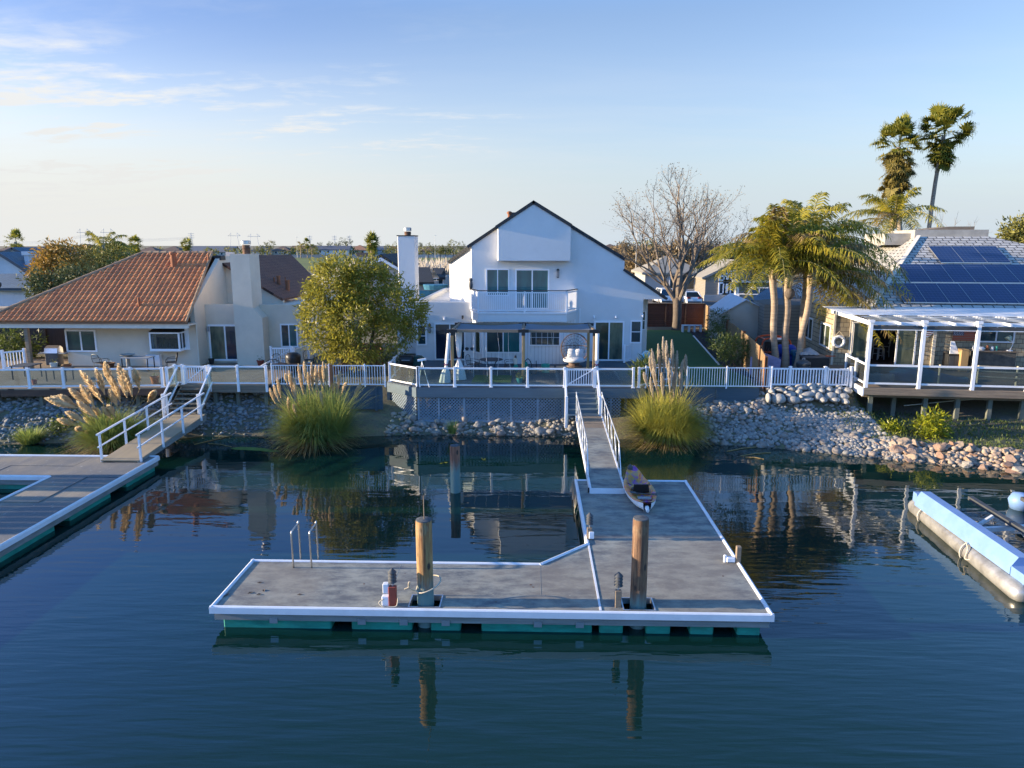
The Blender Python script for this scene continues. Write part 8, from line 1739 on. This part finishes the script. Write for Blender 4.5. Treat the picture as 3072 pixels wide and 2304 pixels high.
feather_palm('garden_palm', 'second feather palm touching the tiled ridge from behind', (px2(268, 600, 85).x, 85, 2), tuple(px2(262, 560, 85)), .2, 20, 3.4, .55, (-10, 80), None, .1, 37)
for xd, yd, y, lb, sz in ((34, 522, 150, 'tiny fan palm above the pale blue gable', .9), (292, 527, 250, 'tiny dark fan palm west of the tiled ridge end', 1.5), (402, 529, 260, 'tiny fan palm above the terracotta roof pipe', 1.3), (663, 525, 380, 'tiny thin far palm west of the white far house', 1.1), (804, 524, 230, 'far fan palm with thick shaggy trunk by the dark gable roof', 1.9)):
    tp = px2(xd, yd, y); fan_palm(lb, (tp.x, y, 2), tuple(tp), .3 if sz < 1.8 else .75, None, 30, sz, 40+int(xd), (22, 1.5*sz, 'fan_leaf'), 'far_palm', 'small far palms', blade=7)
for xd, yd, y, lb in ((650, 528, 390, 'feathery far palm west of the tall thin lamp post'), (674, 531, 390, 'yellow feathery far palm by the white far house')): feather_palm('far_palm', lb, (px2(xd, 555, y).x, y, 2), tuple(px2(xd, yd+5, y)), .25, 14, 4.5, .9, (-10, 80), 'small far palms', .1, int(xd))
# grey neighbour behind the round tree, brown neighbour roof and blue house on the west
gn = thing('grey_house', 'grey house with dark shingle gable roofs behind the round green tree', 'house', (-17, 66, 2)); qN = q(800, 560, 3.687)
def pn(x, y, d): return PY(*qN(x, y), d)
m = MB(); a = [pn(1165, 800, 66), pn(1275, 745, 66), pn(1460, 870, 66)]; m.prism([(a[0].x, 66, 2), (a[2].x, 66, 2), (a[2].x, 66, a[2].z-.1), (a[1].x, 66, a[1].z-.1), (a[0].x, 66, a[0].z-.1)], (0, 10, 0)); b = [pn(1700, 1055, 58), pn(1835, 1030, 58), pn(1945, 1000, 62)]
m.box(pn(1600, 1100, 58).x, b[1].x, 58, 66, 2, b[0].z-.05); m.box(b[1].x+.001, b[2].x, 62, 68, 2, b[2].z-.05); m.build('wall', M['grey_wall'], gn)
m = MB(); hv = Vector((0, 10.4, 0)); roof_slab(m, [a[0]-Vector((.4, .4, .1)), a[1]-Vector((0, .4, 0)), a[1]+hv, a[0]+hv-Vector((.4, 0, .1))], .22); roof_slab(m, [a[1]-Vector((0, .4, 0)), a[2]+Vector((.3, -.4, -.1)), a[2]+hv+Vector((.3, 0, -.1)), a[1]+hv], .22)
r_ = [pn(1560, 890, 63), pn(1800, 890, 63)]; roof_slab(m, [Vector((pn(1600, 1050, 57.6).x, 57.6, b[0].z)), Vector((b[1].x+.2, 57.6, b[0].z)), Vector((r_[1].x, 63, r_[1].z)), Vector((r_[0].x, 63, r_[0].z))], .2)
roof_slab(m, [Vector((b[1].x+.05, 61.6, b[2].z)), Vector((b[2].x+.3, 61.6, b[2].z)), Vector((b[2].x-1.4, 66, pn(1830, 900, 66).z)), Vector((b[1].x+.05, 66, pn(1800, 900, 66).z))], .2); m.build('roof', M['comp_dark'], gn)
m = MB(); m.prism([(a[0].x-.2, 65.55, a[0].z-.3), (a[1].x, 65.55, a[1].z-.3), (a[2].x+.2, 65.55, a[2].z-.3), (a[2].x+.2, 65.55, a[2].z-.55), (a[1].x, 65.55, a[1].z-.6), (a[0].x-.2, 65.55, a[0].z-.55)], (0, .1, 0)); m.build('barge_board', M['white'], gn)
m = MB(); c0 = pn(1005, 770, 75); m.box(c0.x, pn(1085, 770, 75).x, 75, 76, 2, c0.z); ch = m.build('chimney', M['grey_wall'], gn); m = MB(); m.box(c0.x-.1, pn(1085, 770, 75).x+.1, 74.9, 76.1, c0.z+.001, c0.z+.35); m.build('chimney_cap', M['brown_far_roof'], ch)
w0 = pn(1865, 1075, 61.9); window(gn, Matrix.Translation((0, 62, 0)), w0.x-.5, w0.x+.7, w0.z-.6, w0.z+.5, ['pane_teal', 'pane_dark'])
m = MB(); c0 = pn(1830, 1125, 55); m.lathe([(.9, 0), (1.0, .35), (.95, .4)], (c0.x, 57, c0.z-.2), 16); m.box(c0.x-1.2, c0.x+1.2, 56.3, 56.4, 2, c0.z-.25); o = m.build('garden_tub', bpy.data.materials['blue_tub']); tag(o, 'round blue tub behind the parapet roof by the grey house', 'tub')
qB = q(0, 640, 5.53)
def pb2(x, y, d): return PY(*qB(x, y), d)
bhs = thing('blue_house', 'pale blue house with stepped blue-grey gables at the western edge', 'house', (-48, 66, 2)); m, r = MB(), MB()
for (pk, lft, rgt, d, dep) in (((190, 562), (-420, 830), (560, 730), 74, 10), ((-30, 640), (-700, 900), (500, 985), 66, 7.5)):
    A_, L_, R_ = pb2(*pk, d), pb2(*lft, d), pb2(*rgt, d); m.prism([(L_.x+.5, d+.3, 2), (R_.x-.5, d+.3, 2), (R_.x-.5, d+.3, R_.z-.2), (A_.x, d+.3, A_.z-.25), (L_.x+.5, d+.3, L_.z-.2)], (0, dep, 0)); h_ = Vector((0, dep+.3, 0)); roof_slab(r, [L_, A_, A_+h_, L_+h_], .25); roof_slab(r, [A_, R_, R_+h_, A_+h_], .25)
e0, e1_ = pb2(-200, 1240, 58), pb2(520, 1240, 58); zt2 = pb2(0, 1000, 64).z; roof_slab(r, [e0, e1_, Vector((pb2(440, 1000, 64).x, 64, zt2)), Vector((pb2(-200, 1000, 64).x, 64, zt2))], .2); m.box(e0.x, e1_.x-.5, 58.6, 65.9, 2, e0.z-.15); m.build('wall', M['blue_wall'], bhs); r.build('roof', M['blue_roof'], bhs)
c0, c1_ = pb2(390, 650, 67), pb2(480, 800, 67); m = MB(); m.box(c0.x, c1_.x, 67, 68, 2, c0.z); m.build('chimney', M['blue_wall'], bhs); m = MB(); m.box(c0.x-.15, c1_.x+.15, 66.9, 68.1, c0.z-.25, c0.z+.001+.1); m.build('chimney_cap', M['blue_wall'], bhs)
m = MB(); 
for x in (505, 545): p = pb2(x, 1330, 57.8); m.box(p.x-.12, p.x+.12, 57.8, 58.0, 2, p.z+.9)
m.build('porch_post', M['white'], bhs)
nb = thing('brown_roof_house', 'house whose dark brown shingle roof slopes down behind the tiled hip', 'house', (-36, 50, 2)); P_ = [pb2(-200, 1080, 50), pb2(20, 1150, 50), pb2(540, 1425, 50), pb2(-200, 1600, 46)]; m = MB(); roof_slab(m, [Vector((P_[3].x, 45, P_[3].z)), Vector((P_[2].x, 45.5, P_[3].z+.1)), P_[1], P_[0]], .2); m.build('roof', mat('dark_brown_shake', (.055, .05, .04), .9, c2=(.03, .028, .024), scale=2, sclv=(.5, 3, 3), bump=.5), nb); m = MB(); m.box(P_[0].x, P_[2].x-1, 46, 50, 2, P_[3].z-.1); m.build('wall', M['tan_wall'], nb)
t = thing('dark_fence', 'dark brown board fence in shade behind the porch', 'fence', (-28, 43.5, 2)); m = MB(); m.box(-36, -25.6, 43.5, 43.56, 2.0, 4.1); m.build('boards', mat('dark_fence', (.06, .045, .04), .9, sclv=(8, 1, .4)), t)
for x in (-33, -30, -27): m = MB(); m.box(x-.06, x+.06, 43.4, 43.499, 2, 4.2); m.build('post', bpy.data.materials['dark_fence'], t)
# street with cars and the houses across it
m = MB(); m.box(-2, 70, 76, 98, 1.5, 2.03); struct('street', m, M['asphalt'])
def Xp(zx_, y): return PY(*qT(zx_, 1000), y).x
def Zp(zy_, y): return PY(*qT(700, zy_), y).z
h = hip_house('grey_street_house', 'grey garage house across the street behind the bare tree', Xp(330, 98), Xp(745, 98), 98, 108, Zp(880, 98), Zp(760, 98), 'grey_wall', 'taupe_wall', 'hip', [(Xp(515, 98), Xp(550, 98), Zp(1000, 98), Zp(905, 98)), (Xp(600, 98), Xp(690, 98), Zp(1000, 98), Zp(900, 98))])
t = thing('taupe_house', 'taupe shingled house with white gable board and tall narrow windows across the street', 'house', (30, 90, 2)); d = 92; a = [(x, z) for x, z in ((Xp(775, d), 2.0), (Xp(1300, d), 2.0), (Xp(1300, d), Zp(935, d)), (Xp(1010, d), Zp(800, d)), (Xp(775, d), Zp(915, d)))]
m = MB(); prism_xz(m, a, d, d+9); m.build('wall', M['siding_taupe'], t); m = MB(); roof_slab(m, [(Xp(1010, d), d-.5, Zp(785, d)), (Xp(1330, d), d-.5, Zp(940, d)), (Xp(1330, d), d+9, Zp(940, d)), (Xp(1010, d), d+9, Zp(785, d))], .25); roof_slab(m, [(Xp(740, d), d-.5, Zp(915, d)), (Xp(1010, d), d-.5, Zp(785, d)), (Xp(1010, d), d+9, Zp(785, d)), (Xp(740, d), d+9, Zp(915, d))], .25); m.build('roof', M['taupe_wall'], t)
m = MB(); m.bar((Xp(1015, d), d-.55, Zp(800, d)), (Xp(1330, d), d-.55, Zp(950, d)), .1, .5, up=(0, 1, 0)); m.build('barge_board', M['far_white'], t); m = MB(); m.box(Xp(965, d), Xp(1240, d), d-.9, d-.001, Zp(950, d), Zp(938, d)); m.build('shelf_arbor', M['far_white'], t)
for k in range(3):
    x0 = Xp(872+k*31, d); window(t, Matrix.Translation((0, d, 0)), x0, x0+1.05, Zp(1040, d), Zp(950, d), ['pane_dark'], fw=.16, depth=.12); window(t, Matrix.Translation((0, d, 0)), x0, x0+1.05, Zp(940, d), Zp(900-k*18, d), ['pane_dark'], fw=.16, depth=.12)
t2 = thing('low_wall', 'low grey garden wall in front of the taupe house', 'wall', (25, 86, 2)); m = MB(); m.box(Xp(770, 88), Xp(1250, 88), 88, 88.3, 1.9, Zp(1045, 88)); m.build('wall_face', M['grey_wall'], t2)
for zx_, lb in ((1010, 'potted plant on a pale pillar by the taupe house wall'), (1180, 'second potted plant under the white arbor shelf')): x = Xp(zx_, 89.5); t2 = thing('pillar_plant', lb, 'plant', (x, 89.5, 2)); m = MB(); m.box(x-.2, x+.2, 89.3, 89.7, 2, 3.6); m.build('pillar', M['far_white'], t2); V, F_, A = leaves(rng.normal(size=(60, 3))*[.3, .2, .3]+[x, 89.5, 4.0], .3, .1); link('foliage', V, F_, M['bush_g'], t2, attr=A)
def car(label, x, y, rz2, suv=False):
    t = thing('parked_car', label, 'car', (x, y, 2.04), rz2, 'white cars parked on the street'); Mx = WM[t.name]; h = 1.72 if suv else 1.42; sh_ = .95 if suv else .85
    S = [(-2.3, .50, .80), (-2.25, sh_, .86), (-1.0, sh_+.05, .90), (.9, sh_+.05, .90), (2.2, sh_-.08, .84), (2.35, .5, .78)]
    m = MB(Mx); vs = []
    for (u, z, w) in S: vs += [(w*s_*k, u, zz) for (s_, k, zz) in ((-1, .94, .22), (-1, 1, .5), (-1, .97, z), (1, .97, z), (1, 1, .5), (1, .94, .22))]
    n_ = 6; m.add(vs, [(i*n_+k, i*n_+(k+1) % n_, (i+1)*n_+(k+1) % n_, (i+1)*n_+k) for i in range(len(S)-1) for k in range(n_)]+[tuple(range(5, -1, -1)), tuple(range(30, 36))])
    m.add([(-.72, -1.55 if not suv else -2.05, h-.06), (.72, -1.55 if not suv else -2.05, h-.06), (.70, .35, h), (-.70, .35, h), (-.70, -.6, h+.02), (.70, -.6, h+.02)], [(0, 1, 5, 4), (4, 5, 2, 3)]) if False else m.prism([(-.70, -1.15 if not suv else -1.95, h-.07), (.70, -1.15 if not suv else -1.95, h-.07), (.70, .35, h-.05), (-.70, .35, h-.05)], (0, 0, .06))
    b = m.build('body', M['carwhite'], t, smooth=False); r0_ = -1.95 if not suv else -2.15
    m = MB(Mx); lo = [(-.84, r0_, sh_), (.84, r0_, sh_), (.86, 1.15, sh_+.04), (-.86, 1.15, sh_+.04)]; hi = [(-.69, -1.15 if not suv else -1.95, h-.071), (.69, -1.15 if not suv else -1.95, h-.071), (.69, .35, h-.051), (-.69, .35, h-.051)]; m.add(lo+hi, [(0, 1, 5, 4), (1, 2, 6, 5), (2, 3, 7, 6), (3, 0, 4, 7)]); m.build('window_glass', M['carglass'], t)
    m = MB(Mx)
    for s_ in (-1, 1): m.bar((s_*.86, 1.0, sh_), (s_*.70, .35, h-.02), .07); m.bar((s_*.85, r0_+.1, sh_), (s_*.70, (-1.15 if not suv else -1.95), h-.02), .09); m.bar((s_*.855, -.4, sh_), (s_*.70, -.4, h-.02), .05)
    m.build('pillar', M['carwhite'], t)
    for s_ in (-1, 1): m = MB(Mx); m.cbox(s_*.62-.2, s_*.62+.2, -2.34, -2.22, .72, .88, .02); m.build('taillight', M['taillight'], t)
    m = MB(Mx); m.box(-.26, .26, -2.34, -2.30, .52, .66); m.build('number_plate', M['cushion'], t); m = MB(Mx); m.box(-.75, .75, -2.36, -2.28, .26, .42); m.build('bumper', M['dkgrey'], t)
    for s_ in (-1, 1):
        for u in (-1.4, 1.45): m = MB(Mx @ Matrix.Translation((s_*.80, u, .33)) @ Matrix.Rotation(R(90), 4, 'Y')); m.lathe([(.22, -.1), (.33, -.09), (.33, .09), (.22, .1)], (0, 0, 0), 16); o = m.build('wheel', M['tyre'], t); m = MB(Mx @ Matrix.Translation((s_*.80, u, .33)) @ Matrix.Rotation(R(90), 4, 'Y')); m.lathe([(.2, -.112), (.05, -.118)] if s_ < 0 else [(.2, .112), (.05, .118)], (0, 0, 0), 12); m.build('rim', M['metal'], o)
yc = 84; car('white sedan seen from behind, beyond the dark redwood fence', Xp(662, yc), yc, R(2)); car('white off-road car from behind, half hidden by the white house eave', Xp(470, yc+1), yc+1, R(4), True); car('white hatchback seen from its side above the tent garage', Xp(1150, 86), 86.5, R(82), True)
# poles, pylons and wires
for xd, y0d, y1d, y, lb in ((640, 512, 556, 395, 'tall thin pale lamp post before the far cream houses'), (939, 508, 556, 395, 'tall thin pale post right of the white chimney'), (1376, 490, 640, 120, 'tall thin white pole rising behind the bare tree'), (103, 546, 600, 90, 'thin pale lamp post beside the autumn tree')):
    p = px2(xd, y0d, y); m = MB(); m.tube([(p.x, y, 2), (p.x, y, p.z)], [.11 if y > 200 else .06, .07 if y > 200 else .04], 6); m.bar((p.x-.1, y, p.z-.2), (p.x+1.0, y, p.z-.1), .12); o = m.build('light_pole', M['far_white']); tag(o, lb, 'pole')
M['pylon'] = mat('pale_pylon_steel', (.55, .56, .58), .8)
def pylon(xd, ytop, y, label, w=3.2, hf=False):
    p = px2(xd, ytop, y); t = thing('pylon', label, 'pylon', (p.x, y, 0), group='power pylons on the horizon'); m = MB(); H_ = p.z; th = .35
    if hf:
        for s_ in (-1, 1): m.tube([(p.x+s_*9+s_*2, y, 0), (p.x+s_*7, y, H_)], [.9*th*2, .5*th*2], 4)
        m.tube([(p.x-15, y, H_*.82), (p.x+15, y, H_*.82)], th, 4); m.tube([(p.x-15, y, H_*.82), (p.x-7, y, H_)], th, 4); m.tube([(p.x+15, y, H_*.82), (p.x+7, y, H_)], th, 4)
    else:
        for s_ in (-1, 1): m.tube([(p.x+s_*w, y, 0), (p.x+s_*w*.35, y, H_*.75), (p.x, y, H_)], th, 4)
        for k in range(3): z = H_*(.68+.12*k); m.tube([(p.x-w*2, y, z), (p.x+w*2, y, z)], th, 4)
        for k in range(6): m.tube([(p.x-w*(1-.12*k), y, H_*.12*k), (p.x+w*(.88-.12*k), y, H_*.12*(k+1))], th*.7, 3)
    m.build('lattice_tower', M['pylon'], t)
for a in ((180, 494, 1500, 'twin-leg pylon farthest west on the horizon', 3, True), (231, 494, 1500, 'twin-leg pylon second from the west', 3, True), (412, 502, 1500, 'single lattice pylon above the tiled ridge', 3.2), (505, 503, 1700, 'pale twin-leg pylon left of the beige chimney', 3, True), (548, 505, 1700, 'pale twin-leg pylon right of the beige chimney', 3, True), (668, 508, 1600, 'single pylon above the far cream houses', 3), (722, 508, 1800, 'pylon left of the dark conifer clump', 3), (754, 508, 1800, 'pylon right of the dark conifer clump', 3), (862, 510, 1700, 'pylon near the far fan palm', 3)): pylon(*a)
m = MB()
for dy_ in (0, 4, 9):
    a, b, c = px2(-20, 522+dy_*.6, 1500), px2(180, 508+dy_*.5, 1500), px2(412, 512+dy_*.5, 1500); 
    for p, r_ in ((a, b), (b, c)): m.tube(rope([p, (p+r_)/2-Vector((0, 0, 6)), r_]), .16, 3)
o = m.build('power_lines', M['pylon']); tag(o, 'thin sagging power lines strung between the western pylons', 'power lines')

# unseen blockers west of the frame, added to shade the slip and the bank
t = thing('shade_blocker', 'unseen slatted blocker added west of the docks to shade them', 'shade_blocker', (-33, 21, 0)); m = MB(); y = 18.75
while y < 23.9:
    m.box(-31.0, -30.9, y, y+.42, .3, 7.35); y += .45 if not 21.4 < y < 22.1 else .95  # slats spaced to leave one lit streak on the dock
m.build('slat_wall', M['wood'], t); m = MB(); roof_slab(m, [(-30.6, 18.6, 7.3), (-30.6, 24.1, 7.3), (-33, 24.1, 8.2), (-33, 18.6, 8.2)], .15); roof_slab(m, [(-33, 18.6, 8.2), (-33, 24.1, 8.2), (-35.4, 24.1, 7.3), (-35.4, 18.6, 7.3)], .15); m.build('roof', M['comp_dark'], t)
for x in (-30.8, -35.2):
    for y in (18.8, 23.9): m = MB(); m.box(x-.1, x+.1, y-.1, y+.1, -1, 7.25); m.build('post', M['post_green'], t)
hip_house('blocker_house', 'unseen two-storey house added west of the timber deck to shade the bank', -76, -60, 33, 47, 6.2, 8.6, 'tan_wall', 'brown_far_roof', 'hip', [(-70, -68, 3, 4.5)])  # house added out of view for the shade it throws on the bank
